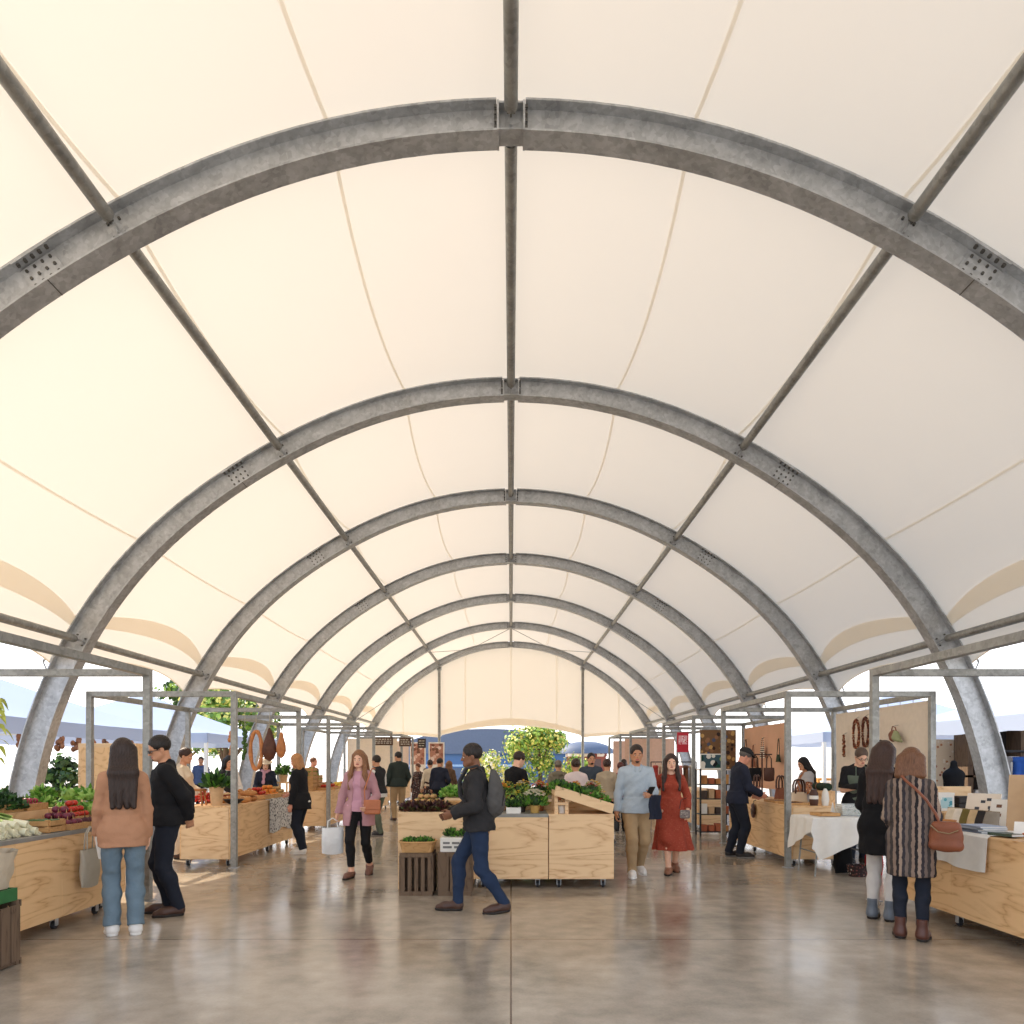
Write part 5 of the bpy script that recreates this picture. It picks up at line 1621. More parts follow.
def f_leek():
    root = empty_root('leek'); b = MB()
    b.tube([(0, 0, 0.026), (0, 0.05, 0.026), (0, 0.10, 0.026)], [0.034, 0.03, 0.026], 10); b.build('shank', V_LEEKW, root, smooth=1)
    MB().tube([(0, 0.095, 0.026), (0, 0.20, 0.027), (0, 0.30, 0.032)], [0.0255, 0.026, 0.022], 10).build('stalk', mat('leek_pale_green', (196, 208, 134), 0.5, var=0.15), root, smooth=1)
    rt = MB()
    for k in range(9):
        a = k * 0.7; rt.tube([(0.015 * math.cos(a), 0.002, 0.022 + 0.015 * math.sin(a)), (0.024 * math.cos(a), -0.03, 0.012 + 0.01 * math.sin(a))], 0.0022, 4)
    rt.build('roots', V_LEEKW, root)
    lf = MB()
    for k in range(6):
        s_ = (k - 2.5) * 0.02
        lf.grid(lambda u, v: (s_ * (0.4 + 1.8 * u) + (v - 0.5) * 0.034 * (1.1 - u * 0.7), 0.13 + 0.34 * u, 0.030 + 0.012 * k * (1 - u) * 0.5 + 0.05 * u - 0.07 * u * u + 0.012 * abs(v - 0.5)), 5, 2)
    lf.build('leaves', V_LEEKG, root, smooth=1)
    return root
def f_loaf():
    root = empty_root('bread_loaf'); b = MB()
    b.ball((0, 0, 0.045), (0.13, 0.065, 0.05), 16, 9, ripple=lambda a, t: 0.03 * math.sin(a * 7 + t * 4)); b.build('crust', V_BREAD, root, smooth=4)
    sc_ = MB()
    for k in (-1, 0, 1): sc_.bar((k * 0.055 - 0.012, -0.04, 0.083), (k * 0.055 + 0.012, 0.04, 0.083), 0.012, 0.016)
    sc_.build('score', mat('bread_crumb', (226, 196, 150), 0.9), root)
    return root
F_TOM = f_round('tomato', 'flesh', 0.036, V_RED, squash=0.84, lobes=5); F_ONI = f_round('red_onion', 'bulb', 0.036, V_ONION, V_POT, 0.9, 0, 0.03)
F_BEET = f_round('beetroot', 'root_bulb', 0.04, V_BEET, V_REDLEAF, 0.95, 0, 0.05); F_ORA = f_round('orange', 'peel', 0.038, V_ORANGE); F_APP = f_round('apple', 'flesh', 0.036, V_RED, squash=0.9, lobes=4)
F_POT = f_round('potato', 'tuber', 0.036, V_POT, squash=0.8, lobes=3); F_LEM = f_round('lemon', 'peel', 0.034, V_YEL, V_YEL, 1.15, 0, 0.008)
F_PLUM = f_round('radish', 'root_bulb', 0.026, mat('radish_skin', (160, 44, 66), 0.4), None, 1.0, 0, 0.03)
F_LET = leaf_ball('lettuce', 210, 0.09, 0.048, [V_LET, V_LET, V_CAB], V_CAB, 0.8, 0.7, 3, 0.3)
F_CAB = leaf_ball('cabbage', 40, 0.078, 0.055, [V_CAB, V_LET, V_CAB], V_CAB, 0.95, 1.5, 5, 0.0, 1.02)
F_KALE = leaf_ball('kale_bunch', 220, 0.105, 0.052, [V_DARK, V_DARK, V_CUC], V_DARK, 0.6, 0.6, 8, 0.3)
F_REDL = leaf_ball('red_lettuce', 200, 0.095, 0.05, [V_REDLEAF, mat('red_lettuce_dark', (64, 30, 34), 0.5)], V_REDLEAF, 0.75, 0.6, 9, 0.4)
F_HERB = leaf_ball('herb_clump', 110, 0.075, 0.045, [V_LET, mat('herb_green', (74, 112, 42), 0.6), V_DARK], V_DARK, 0.9, 0.4, 12, 0.7)

def heap(name, fn, cx, cy, z, nx, ny, layers, pitch, dz, label, cat, group, rz=0.0, tilt=0.0, jit=0.006, scale=1.0, seed=0, rot_free=True):
    """items stacked in layers, resting on each other"""
    r = random.Random(seed + nx * 7 + ny)
    c_, s_ = math.cos(rz), math.sin(rz)
    for l in range(layers):
        for i in range(nx - l):
            for j in range(ny - l):
                x = (i - (nx - l - 1) / 2) * pitch[0] + r.uniform(-jit, jit)
                y = (j - (ny - l - 1) / 2) * pitch[1] + r.uniform(-jit, jit)
                zz = z + l * dz + tilt * (x)
                put(name, fn, (cx + c_ * x - s_ * y, cy + s_ * x + c_ * y, zz), label, cat, group, rz + (r.uniform(-PI, PI) if rot_free else r.uniform(-0.12, 0.12)), None, scale * r.uniform(0.93, 1.04))

def tray(label, cx, cy, z, sx, sy, h, rz=0.0, m=BASKETWOOD, group='wooden produce trays', rot=None, t=0.012, name='wooden_tray'):
    r = thing(name, label, 'tray', (cx, cy, z), rz, group)
    if rot: r.rotation_euler = rot
    b = MB(); b.bb(-sx / 2 + t, sx / 2 - t, -sy / 2 + t, sy / 2 - t, 0, t); b.build('bottom', m, r)
    for j in (-1, 1):
        b = MB(); b.bb(-sx / 2, sx / 2, j * (sy / 2) - (t if j > 0 else 0), j * sy / 2 + (0 if j > 0 else t), 0, h); b.build('side_panel', m, r, bevel=0.002)
        b = MB(); b.bb(j * (sx / 2) - (t if j > 0 else 0), j * sx / 2 + (0 if j > 0 else t), -sy / 2 + t, sy / 2 - t, 0, h); b.build('end_panel', m, r, bevel=0.002)
    return r

def crate(label, cx, cy, z, sx, sy, h, rz=0.0, m=DARKWOOD, group=None, axis='z', rot=None, gaps=4, fill=1.0):
    """slatted crate: corner posts, slats on four sides and the bottom"""
    r = thing('slatted_crate', label, 'crate', (cx, cy, z), rz, group)
    if rot: r.rotation_euler = rot
    for i in (-1, 1):
        for j in (-1, 1):
            b = MB(); b.bb(i * (sx / 2 - 0.02) - 0.016, i * (sx / 2 - 0.02) + 0.016, j * (sy / 2 - 0.02) - 0.016, j * (sy / 2 - 0.02) + 0.016, 0, h); b.build('corner_post', m, r)
    for j in (-1, 1):
        b = MB()
        if axis == 'z':
            n = gaps; w_ = sx / n
            g_ = 0.006 + (1 - fill) * w_ / 2
            for k in range(n): b.bb(-sx / 2 + k * w_ + g_, -sx / 2 + (k + 1) * w_ - g_, j * sy / 2 - 0.006, j * sy / 2 + 0.006, 0.03, h - 0.03)
            for zz in (0.0, h - 0.045): b.bb(-sx / 2, sx / 2, j * (sy / 2 + 0.011) - 0.006, j * (sy / 2 + 0.011) + 0.006, zz, zz + 0.045)
        else:
            n = gaps; w_ = h / n
            for k in range(n): b.bb(-sx / 2, sx / 2, j * sy / 2 - 0.006, j * sy / 2 + 0.006, k * w_ + 0.006, (k + 1) * w_ - 0.008)
        b.build('side_slats', m, r)
        b = MB()
        if axis == 'z':
            n = gaps; w_ = sy / n
            for k in range(n): b.bb(j * sx / 2 - 0.006, j * sx / 2 + 0.006, -sy / 2 + k * w_ + 0.006, -sy / 2 + (k + 1) * w_ - 0.006, 0.03, h - 0.03)
        else:
            n = gaps; w_ = h / n
            for k in range(n): b.bb(j * sx / 2 - 0.006, j * sx / 2 + 0.006, -sy / 2 + 0.01, sy / 2 - 0.01, k * w_ + 0.006, (k + 1) * w_ - 0.008)
        b.build('end_slats', m, r)
    b = MB(); b.bb(-sx / 2 + 0.008, sx / 2 - 0.008, -sy / 2 + 0.008, sy / 2 - 0.008, 0.01, 0.022); b.build('bottom', m, r)
    return r

# ------------------------------------------------------------------ near left stall: vegetables
z0 = CT + 0.001
crate('slatted wooden crate with zucchini on the near left counter', -4.10, 6.44, z0, 0.30, 0.24, 0.11, 0, BASKETWOOD, 'display crates on the near left counter', 'x', None, 2)
heap('cucumber', f_cuc, -4.10, 6.44, z0 + 0.072, 5, 1, 4, (0.05, 0.1), 0.034, 'green zucchini heaped in the crate on the near left counter', 'zucchini', 'zucchini in the near left crate', 0, 0, 0.003, 1.0, 2, False)
for l in range(2):
    for k in range(5 - l):
        put('leek', f_leek, (-3.975 - 0.03 * l + 0.02 * math.sin(k * 5.1), 5.74 + 0.05 * l + k * 0.105, z0 + 0.006 + l * 0.058), 'white leek with pale leaves piled on the near left counter', 'leek', 'leeks piled on the near left counter', rot=(0.20 + 0.06 * l, 0, 1.72 + 0.10 * math.sin(k * 2.3 + l)), scale=1.02)
# rear tiers
rs = MB(); rs.bb(-4.66, -4.30, 6.28, 7.16, z0, z0 + 0.17); o = rs.build('display_riser', PLY_Y, bevel=0.003, recentre=True); tag(o, 'low plywood riser under the back row of vegetables on the near left counter', 'riser')
zr = z0 + 0.172
tray('shallow wooden tray of kale at the back of the near left counter', -4.48, 6.42, zr, 0.34, 0.26, 0.07)
for k, (x, y) in enumerate(((-4.56, 6.36), (-4.40, 6.36), (-4.48, 6.50), (-4.56, 6.58), (-4.40, 6.50))):
    put('kale', F_KALE, (x, y, zr + 0.02 + 0.05 * (k == 2)), 'dark green kale bunch at the back of the near left counter', 'kale', 'kale bunches on the near left counter', k * 1.3)
kt = [(-4.40, 5.55), (-4.55, 5.75), (-4.52, 6.0), (-4.60, 6.2), (-4.45, 6.15)]
rs = MB(); rs.bb(-4.66, -4.36, 5.3, 6.24, z0, z0 + 0.22); o = rs.build('display_riser', PLY_Y, bevel=0.003, recentre=True); tag(o, 'plywood riser at the left edge of the photo under kale', 'riser')
for k, (x, y) in enumerate(((-4.50, 5.40), (-4.50, 5.66), (-4.50, 5.92), (-4.50, 6.16))):
    put('kale', F_KALE, (x, y, z0 + 0.222), 'big dark green kale bunch on the riser at the left edge of the photo', 'kale', 'kale bunches on the left edge riser', k * 2.1, None, 1.0)
tray('shallow wooden tray of radishes on the near left counter', -4.48, 6.76, zr, 0.32, 0.30, 0.06)
heap('radish', F_PLUM, -4.48, 6.76, zr + 0.014, 5, 5, 2, (0.055, 0.053), 0.04, 'dark red radish in the tray at the back of the near left counter', 'radish', 'radishes on the near left counter')
for k, (x, y, dz) in enumerate(((-4.42, 7.0, 0.0), (-4.56, 7.06, 0.0), (-4.48, 7.08, 0.09))):
    put('lettuce', F_LET, (x, y, zr + dz), 'ruffled green lettuce at the back of the near left counter', 'lettuce', 'lettuces on the near left counter', k * 1.7)
tray('wooden tray of purple onions in the middle of the near left counter', -4.10, 6.73, z0, 0.36, 0.28, 0.055)
heap('red_onion', F_ONI, -4.10, 6.73, z0 + 0.03, 4, 3, 3, (0.075, 0.075), 0.058, 'purple onion heaped in the tray on the near left counter', 'onion', 'purple onions on the near left counter', seed=4)
tray('wooden tray of beetroot on the near left counter', -3.99, 6.56 + 0.46, z0, 0.12, 0.28, 0.05)
heap('beetroot', F_BEET, -3.99, 7.02, z0 + 0.014, 1, 3, 1, (0.08, 0.085), 0.058, 'dark beetroot at the front edge of the near left counter', 'beetroot', 'beetroot on the near left counter', seed=4)
tray('wooden tray of tomatoes at the far end of the near left counter', -4.17, 7.02, z0, 0.24, 0.28, 0.10)
heap('tomato', F_TOM, -4.17, 7.02, z0 + 0.085, 3, 4, 3, (0.071, 0.068), 0.052, 'ripe red tomato heaped at the far end of the near left counter', 'tomato', 'tomatoes on the near left counter', seed=5)
# second table behind the end of the counter, with cabbages and more tomatoes
counter('narrow plywood counter at the far end of the near left stall, under cabbages', -4.78, -4.0, 7.205, 7.68, [], '+x', 0.92)
for k, (x, y, dz) in enumerate(((-4.14, 7.34, 0), (-4.32, 7.33, 0), (-4.50, 7.34, 0), (-4.22, 7.52, 0), (-4.42, 7.52, 0), (-4.23, 7.40, 0.14), (-4.41, 7.40, 0.14))):
    put('cabbage', F_CAB, (x, y, 0.921 + dz), 'pale green cabbage stacked at the far end of the near left stall', 'cabbage', 'cabbages at the near left stall', k * 1.1)
heap('tomato', F_TOM, -4.05, 7.43, 0.921, 1, 4, 1, (0.07, 0.07), 0.05, 'red tomato in the single row in front of the cabbages', 'tomato', 'tomatoes in front of the cabbages', seed=7)
# tall leafy plant at the very left edge
pl = thing('leafy_plant', 'tall yellow green leafy plant at the left edge of the photo', 'plant', (-4.62, 6.62, zr), 0)
pl.location = (-4.68, 6.66, 0.0)
b = MB(); r_ = random.Random(5)
for k in range(26):
    a = r_.uniform(0, 2 * PI); h = r_.uniform(0.55, 1.15); ln = r_.uniform(0.18, 0.34)
    c_ = Vector((0, 0, h)); d = Vector((math.cos(a), math.sin(a), 0)); sd = Vector((-math.sin(a), math.cos(a), 0))
    b.grid(lambda u, v: c_ + d * (ln * u * 0.55) + Vector((0, 0, ln * (0.9 * u - 1.1 * u * u))) + sd * (0.07 * (v - 0.5) * math.sin(PI * (0.08 + 0.9 * u))), 5, 2)
b.build('foliage', [mat('yellow_green_leaf', (178, 186, 84), 0.6, var=0.25)], pl, smooth=1.2)
MB().tube([(0, 0, 0.2), (0.01, 0.0, 0.7), (0, 0.01, 1.15)], [0.022, 0.018, 0.01], 8).build('stem', V_GREEN, pl, smooth=1)
MB().lathe([(0.09, 0), (0.12, 0.25), (0.125, 0.27), (0.11, 0.27), (0.10, 0.22)], n=18).build('pot', mat('terracotta', (168, 104, 72), 0.8), pl, smooth=0.6)
pl.location = (-4.80, 6.85, 0.88)
tb = thing('side_table', 'small plywood table behind the near left counter, under the leafy plant', 'table', (-4.91, 6.85, 0))
b = MB(); b.bb(-0.2, 0.2, -0.3, 0.3, 0.85, 0.879); b.build('table_top', PLY_Y, tb)
for i in (-1, 1):
    for j in (-1, 1): b = MB(); b.bb(i * 0.17 - 0.02, i * 0.17 + 0.02, j * 0.27 - 0.02, j * 0.27 + 0.02, 0, 0.85); b.build('leg', PLY_Y, tb)
# bags and crate in front of the counter
tote = sheet_bag('tote_bag', 'beige canvas tote bag hanging on the front of the near left counter', 'bag', (-3.835, 6.74, 0.33), PI / 2, 0.27, 0.33, 0.07, TOTE, TOTE, 0.20)
crate('dark slatted crate standing on the floor at the left edge of the photo', -3.70, 5.11, 0, 0.34, 0.42, 0.46, 0, DARKWOOD, None, 'z', None, 4)
tray('green plastic tray on top of the dark crate at the left edge', -3.70, 5.11, 0.461, 0.32, 0.40, 0.09, 0, mat('green_plastic', (46, 104, 58), 0.4), None, name='plastic_tray')
heap('potato', F_POT, -3.70, 5.11, 0.474, 4, 5, 1, (0.072, 0.074), 0.05, 'brown potato in the green tray at the left edge', 'potato', 'potatoes in the green tray')
pb_ = thing('paper_sack', 'crumpled pale paper sack leaning on the near left counter at the photo edge', 'sack', (-3.66, 5.25, 0.56), 0)
pb_.rotation_euler = (0.0, 0.25, 0.15)
def fsack(u, v):
    a = u * 2 * PI
    return (0.06 * math.cos(a) * (1 - 0.25 * v) + 0.008 * math.sin(a * 5 + v * 9), 0.15 * math.sin(a) * (1 - 0.12 * v) + 0.01 * math.sin(v * 12 + a * 3), 0.27 * v)
b = MB(); b.grid(fsack, 26, 8); b.f.append(tuple(i * 9 for i in range(26))); b.mi.append(0)
b.build('paper', mat('kraft_paper', (196, 182, 160), 0.85, var=0.06, bump=0.5, bscale=14), pb_, smooth=0.5)

# ------------------------------------------------------------------ second left stall: bread, deli, plants
hc = thing('printed_cloth', 'black and white printed cloth hanging over the front of the second left counter', 'cloth', (-3.872, 12.45, CT), 0)
def fcl(u, v):
    y = -0.62 + 1.24 * u
    if v < 0.25:
        return (-0.35 * (1 - v / 0.25), y, 0.006)
    t_ = (v - 0.25) / 0.75
    return (0.012 + 0.012 * math.sin(u * 22) * t_, y + 0.03 * t_ * math.sin(u * 3), 0.004 - 0.52 * t_ - 0.03 * t_ * math.sin(u * 9))
b = MB(); b.grid(fcl, 40, 16, double=0.004)
b.build('fabric', mat_speckle('black_white_print', (206, 202, 196), [(40, 40, 44), (90, 88, 88), (220, 216, 210), (30, 30, 34)], 26, 0.42), hc, smooth=0.7)
def pot_plant(label, x, y, z, leaf_fn, name, scale=1.0, pot_m=None, h=0.2, r0=0.09):
    root = thing('potted_plant', label, 'plant', (x, y, z))
    MB().lathe([(r0 * 0.75, 0), (r0, h * 0.92), (r0 * 1.08, h * 0.92), (r0 * 1.08, h), (r0 * 0.9, h), (r0 * 0.88, h * 0.85)], n=18).build('pot', pot_m or mat('wood_pot', (206, 170, 128), 0.7), root, smooth=0.6)
    p = leaf_fn()
    for ch in list(p.children):
        ch.parent = root; ch.location = (0, 0, h * 0.9); ch.scale = (scale,) * 3
    bpy.data.objects.remove(p)
    return root
pot_plant('bushy green plant in a pale wooden pot on the second left counter', -4.17, 10.48, CT, leaf_ball('p', 110, 0.15, 0.12, [V_LET, V_DARK, V_CUC], V_DARK, 0.85, 0.5, 21, 0.5), 'p', 1.0, None, 0.26, 0.10)
st = thing('wooden_stool', 'small brown wooden display stool on the second left counter', 'stool', (-4.42, 10.42, CT))
b = MB(); b.lathe([(0.13, 0.20), (0.135, 0.21), (0.13, 0.235)], n=20, squash=(1, 0.8)); b.build('seat', mat_wood('oak_brown', (170, 112, 64), (120, 76, 44), 'X', 1.5, False), st, smooth=0.6)
for i in (-1, 1):
    for j in (-1, 1): MB().tube([(i * 0.10, j * 0.07, 0), (i * 0.075, j * 0.05, 0.205)], 0.013, 8).build('leg', MATS['oak_brown'], st, smooth=0.8)
bw = thing('shallow_bowl', 'wide black shallow bowl on the second left counter', 'bowl', (-4.02, 10.72, CT))
MB().lathe([(0.05, 0), (0.09, 0.015), (0.15, 0.07), (0.155, 0.072), (0.145, 0.066), (0.085, 0.025), (0.0, 0.02)], n=24).build('bowl', BLACK, bw, smooth=0.7)
r_ = random.Random(12)
lo_pos = [(-4.02, 11.05, 0.2), (-4.05, 11.28, 1.2), (-4.28, 11.02, 0.7), (-4.02, 11.52, 2.0), (-4.27, 11.33, 0.1), (-4.30, 11.58, 1.4), (-4.04, 11.40, 0.5)]
for k, (x, y, a) in enumerate(lo_pos):
    put('loaf', f_loaf, (x, y, CT + (0.085 if k == 6 else 0.0)), 'crusty brown bread loaf on the second left counter', 'bread', 'bread loaves on the second left counter', a)
tray('wooden tray of apples on the second left counter', -4.10, 11.95, CT + 0.012, 0.36, 0.34, 0.07)
heap('apple', F_APP, -4.10, 11.95, CT + 0.026, 4, 4, 3, (0.078, 0.075), 0.058, 'red apple in the tray on the second left counter', 'apple', 'apples on the second left counter')
tray('wooden tray of oranges beside the apples on the second left counter', -4.10, 12.45, CT + 0.012, 0.36, 0.36, 0.07)
heap('orange', F_ORA, -4.10, 12.45, CT + 0.026, 4, 4, 3, (0.08, 0.08), 0.062, 'orange in the tray on the second left counter', 'orange', 'oranges on the second left counter')
tray('wooden tray of potatoes at the far end of the second left counter', -4.10, 12.92, CT + 0.012, 0.36, 0.34, 0.07)
heap('potato', F_POT, -4.10, 12.92, CT + 0.026, 4, 4, 3, (0.078, 0.075), 0.052, 'pale potato in the tray on the second left counter', 'potato', 'potatoes on the second left counter')
def f_jar():
    root = empty_root('preserve_jar')
    MB().lathe([(0.035, 0), (0.04, 0.006), (0.04, 0.085), (0.032, 0.10)], n=16).build('jar', mat('preserve', (110, 48, 34), 0.25, var=0.3), root, smooth=0.7)
    MB().lathe([(0.035, 0.10), (0.035, 0.118)], n=16).build('lid', mat('jar_lid', (190, 170, 120), 0.4, 0.4), root, smooth=0.5)
    return root
for k in range(8):
    put('jar', f_jar, (-4.48 + 0.0 * k, 11.0 + 0.13 * k, CT + 0.0), 'dark preserve jar in the row at the back of the second left counter', 'jar', 'preserve jars on the second left counter', k)
for k, (y, nm) in enumerate(((11.22, 'near'), (11.62, 'far'))):
    bs = thing('bread_basket', 'round woven basket of rolls at the back of the second left counter, the %s one' % nm, 'basket', (-4.28 - 0.02, 11.22 + 0.0, CT), 0, 'bread baskets'); bs.location = (-4.20, 11.80 - 0.0, CT) if k else (-4.30, 11.80, CT)
    bs.location = (-4.34, 11.86 + 0.42 * k, CT)
    MB().lathe([(0.09, 0), (0.13, 0.10), (0.125, 0.10), (0.085, 0.012), (0, 0.012)], n=22, ripple=lambda a, t: 0.02 * math.sin(a * 18)).build('weave', BASKETWOOD, bs, smooth=0.8)
    for j in range(5):
        a = j * 2 * PI / 4
        put('bread_roll', f_round('bread_roll', 'crust', 0.04, V_BREAD, V_BREAD, 0.8), (-4.34 + (0.055 * math.cos(a) if j < 4 else 0), 11.86 + 0.42 * k + (0.055 * math.sin(a) if j < 4 else 0), CT + (0.06 if j < 4 else 0.115)), 'brown bread roll in the %s woven basket of the second left counter' % nm, 'bread roll', 'rolls in the %s bread basket' % nm, j)
rb = thing('pepper_bundle', 'bundle of dried red peppers on the second left counter', 'peppers', (-4.30, 10.95, CT + 0.0)); rb.location = (-4.47, 10.78, CT)
b = MB()
for k in range(40):
    a = r_.uniform(0, 2 * PI); rr = 0.12 * math.sqrt(r_.random()); hh = 0.05 + 0.17 * (1 - (rr / 0.12) ** 2) * r_.random()
    d = Vector((r_.uniform(-1, 1), r_.uniform(-1, 1), r_.uniform(-0.3, 0.5))).normalized()
    p = Vector((rr * math.cos(a), rr * math.sin(a), hh)); b.tube([p - d * 0.035, p, p + d * 0.045], [0.016, 0.02, 0.004], 7)
b.v = [(q[0], q[1], max(q[2], 0.0)) for q in b.v]
b.build('peppers', V_RED, rb, smooth=1); MB().tube([(0, 0, 0.16), (0, 0, 0.26)], 0.006, 6).build('string', TOTE, rb)
# hanging cured meats and strings on the far rail of the second left stall
ZR = POST_H - PT - 0.004
def hang(label, cat, x, y, top, fn, group=None, name='hanging_ham'):
    root = thing(name, label, cat, (x, y, top), 0, group)
    fn(root)
    MB().tube([(0, 0, 0), (0, 0, ZR - top - 0.004)], 0.005, 6).build('cord', TOTE, root)
    return root
HAM = mat('ham_dark', (84, 50, 36), 0.55, var=0.3, bump=0.2, bscale=30); HAM2 = mat('ham_tan', (186, 122, 72), 0.55, var=0.25, bump=0.15, bscale=30)
def ham(m, L_, w_):
    def g(root):
        MB().lathe([(0.015, 0), (0.035, -0.04 * L_ / 0.6), (0.05 * w_, -0.2 * L_), (0.10 * w_, -0.5 * L_), (0.11 * w_, -0.72 * L_), (0.07 * w_, -0.92 * L_), (0.01, -L_)], n=16, squash=(1, 0.75), ripple=lambda a, t: 0.06 * math.sin(a * 3 + t * 5)).build('ham', m, root, smooth=4)
    return g
hang('dark cured ham hanging from the far rail of the second left stall', 'ham', -4.32, 13.24, 2.06, ham(HAM, 0.60, 1.15))
hang('tan cured ham hanging beside the dark one in the second left stall', 'ham', -4.11, 13.24, 1.98, ham(HAM2, 0.46, 0.8))
def ring(root):
    pts = [(0.10 * math.sin(a), 0, -0.36 + 0.34 * math.cos(a)) for a in [k * 2 * PI / 22 for k in range(23)]]
    MB().tube(pts, [0.034 + 0.006 * math.sin(k * 1.7) for k in range(23)], 10).build('sausage', HAM2, root, smooth=1)
hang('long looped tan sausage hanging in the second left stall', 'sausage', -4.56, 13.24, 2.02, ring, None, 'hanging_sausage')
def garland(m, n, L_, rad):
    def g(root):
        b = MB(); r2 = random.Random(n)
        for k in range(n):
            b.ball((r2.uniform(-0.03, 0.03), r2.uniform(-0.03, 0.03), -L_ * (k + 0.5) / n), (rad, rad, rad * 1.2), 8, 6)
        b.build('bulbs', m, root, smooth=4)
    return g
hang('string of green herbs hanging left of the looped sausage', 'herb string', -4.76, 13.24, 2.05, garland(V_CUC, 14, 0.55, 0.035), None, 'hanging_herbs')
hang('string of brown gourds hanging left of the cured hams', 'gourd string', -5.0, 13.24, 2.0, garland(HAM2, 8, 0.5, 0.04), None, 'hanging_gourds')

# third left stall
for k, (y, zt, nm) in enumerate(((15.72, 3, 'nearest'), (16.15, 2, 'second'), (16.6, 1, 'third'))):
    for l in range(zt):
        crate('pale slatted produce crate, %s stack of the third left stall, layer %s' % (nm, ['bottom', 'middle', 'top'][l]), -4.36, y, CT + 0.001 + l * 0.165, 0.40, 0.36, 0.16, 0, BASKETWOOD, 'produce crates of the third left stall', 'x', None, 2)
    for j, (dx, dy) in enumerate(((-0.1, -0.09), (0.1, -0.09), (-0.1, 0.09), (0.1, 0.09))):
        put(('lettuce', 'cabbage', 'kale')[k], (F_LET, F_CAB, F_KALE)[k], (-4.36 + dx, y + dy, CT + 0.03 + (zt - 1) * 0.165), '%s in the %s crate stack of the third left stall' % (('lettuce', 'cabbage', 'kale bunch')[k], nm), ('lettuce', 'cabbage', 'kale')[k], 'greens of the third left stall', j * 1.4)
pot_plant('round clipped green potted plant on a slim stand at the third left stall', -4.62, 15.45, 1.0, leaf_ball('p', 160, 0.17, 0.07, [V_LET, V_CUC], V_CUC, 1.0, 0.3, 31, 0.2), 'p', 1.0, None, 0.14, 0.09).location = (-4.63, 15.05, 1.05)
ps = thing('plant_stand', 'slim wooden stand under the round plant at the third left stall', 'stand', (-4.63, 15.05, 0))
MB().bb(-0.12, 0.12, -0.12, 0.12, 1.02, 1.049).build('top_board', PLY_Y, ps)
for i in (-1, 1):
    for j in (-1, 1): MB().bb(i * 0.1 - 0.015, i * 0.1 + 0.015, j * 0.1 - 0.015, j * 0.1 + 0.015, 0, 1.02).build('leg', PLY_Y, ps)
for n_, fn, lab, cat, yy in (('tomato', F_TOM, 'red tomato', 'tomato', 16.0), ('apple', F_APP, 'red apple', 'apple', 16.55), ('lemon', F_LEM, 'yellow lemon', 'lemon', 17.1), ('orange', F_ORA, 'orange', 'orange', 17.65)):
    tray('wooden tray of %ss on the third left counter' % lab.split()[-1], -4.02, yy, CT + 0.001, 0.24, 0.40, 0.06)
    heap(n_, fn, -4.02, yy, CT + 0.014, 3, 5, 2, (0.072, 0.075), 0.055, '%s in the tray on the third left counter' % lab, cat, '%ss on the third left counter' % lab.split()[-1])
for k in range(4):
    put('red_lettuce' if k % 2 else 'lettuce', F_REDL if k % 2 else F_LET, (-4.38, 17.1 + 0.26 * k, CT), ('red-leaved lettuce' if k % 2 else 'green lettuce') + ' at the back of the third left counter', 'lettuce', 'lettuces of the third left counter', k)
# fourth and fifth left stalls: bunches and signs
for s_i, (yb, nm) in enumerate(((20.8, 'fourth'), (26.0, 'fifth'))):
    for k in range(6):
        q = ('lettuce', 'red_lettuce', 'cabbage')[k % 3]
        put(q, (F_LET, F_REDL, F_CAB)[k % 3], (-4.08 - 0.24 * (k % 2), yb + 0.4 * k, CT), '%s on the %s left counter' % (('green lettuce', 'red-leaved lettuce', 'pale cabbage')[k % 3], nm), 'lettuce' if k % 3 < 2 else 'cabbage', 'greens of the %s left stall' % nm, k, None, 1.25)
def text_lines(parent, x0, x1, y, z0_, z1_, n, m, seed):
    """rows of chalk strokes too small to read"""
    r2 = random.Random(seed); b = MB()
    for k in range(n):
        zz = z1_ - (z1_ - z0_) * (k + 0.5) / n; x = x0
        while x < x1 - 0.03:
            w_ = r2.uniform(0.03, 0.10); w_ = min(w_, x1 - x)
            b.bb(x, x + w_, y - 0.002, y, zz - 0.012, zz + 0.012); x += w_ + 0.025
    b.build('lettering', m, parent)
CHALK = mat('chalk', (214, 206, 190), 0.9)
for k, (x, y, w_, h_, zb, nm, c) in enumerate(((-4.05, 23.5, 0.62, 0.26, 1.98, 'brown menu board on the fourth left stall', (84, 62, 50)), (-3.6, 25.2, 0.40, 0.30, 1.98, 'small brown board beside the far left aisle', (90, 70, 58)), (-3.25, 27.0, 0.30, 0.34, 1.96, 'dark board farther along the left aisle', (62, 52, 48)))):
    sg = thing('hanging_board', nm + ' hanging under the rail', 'sign board', (x, y - 0.05, zb))
    MB().bb(-w_ / 2, w_ / 2, -0.012, 0.012, 0, h_).build('board', mat('sign_brown_%d' % k, c, 0.8), sg)
    text_lines(sg, -w_ / 2 + 0.05, w_ / 2 - 0.05, -0.0125, 0.04, h_ - 0.04, 3, CHALK, k)
    for i in (-1, 1): MB().tube([(i * w_ * 0.35, 0, h_), (i * w_ * 0.35, 0, ZR - zb)], 0.004, 5).build('cord', TOTE, sg)
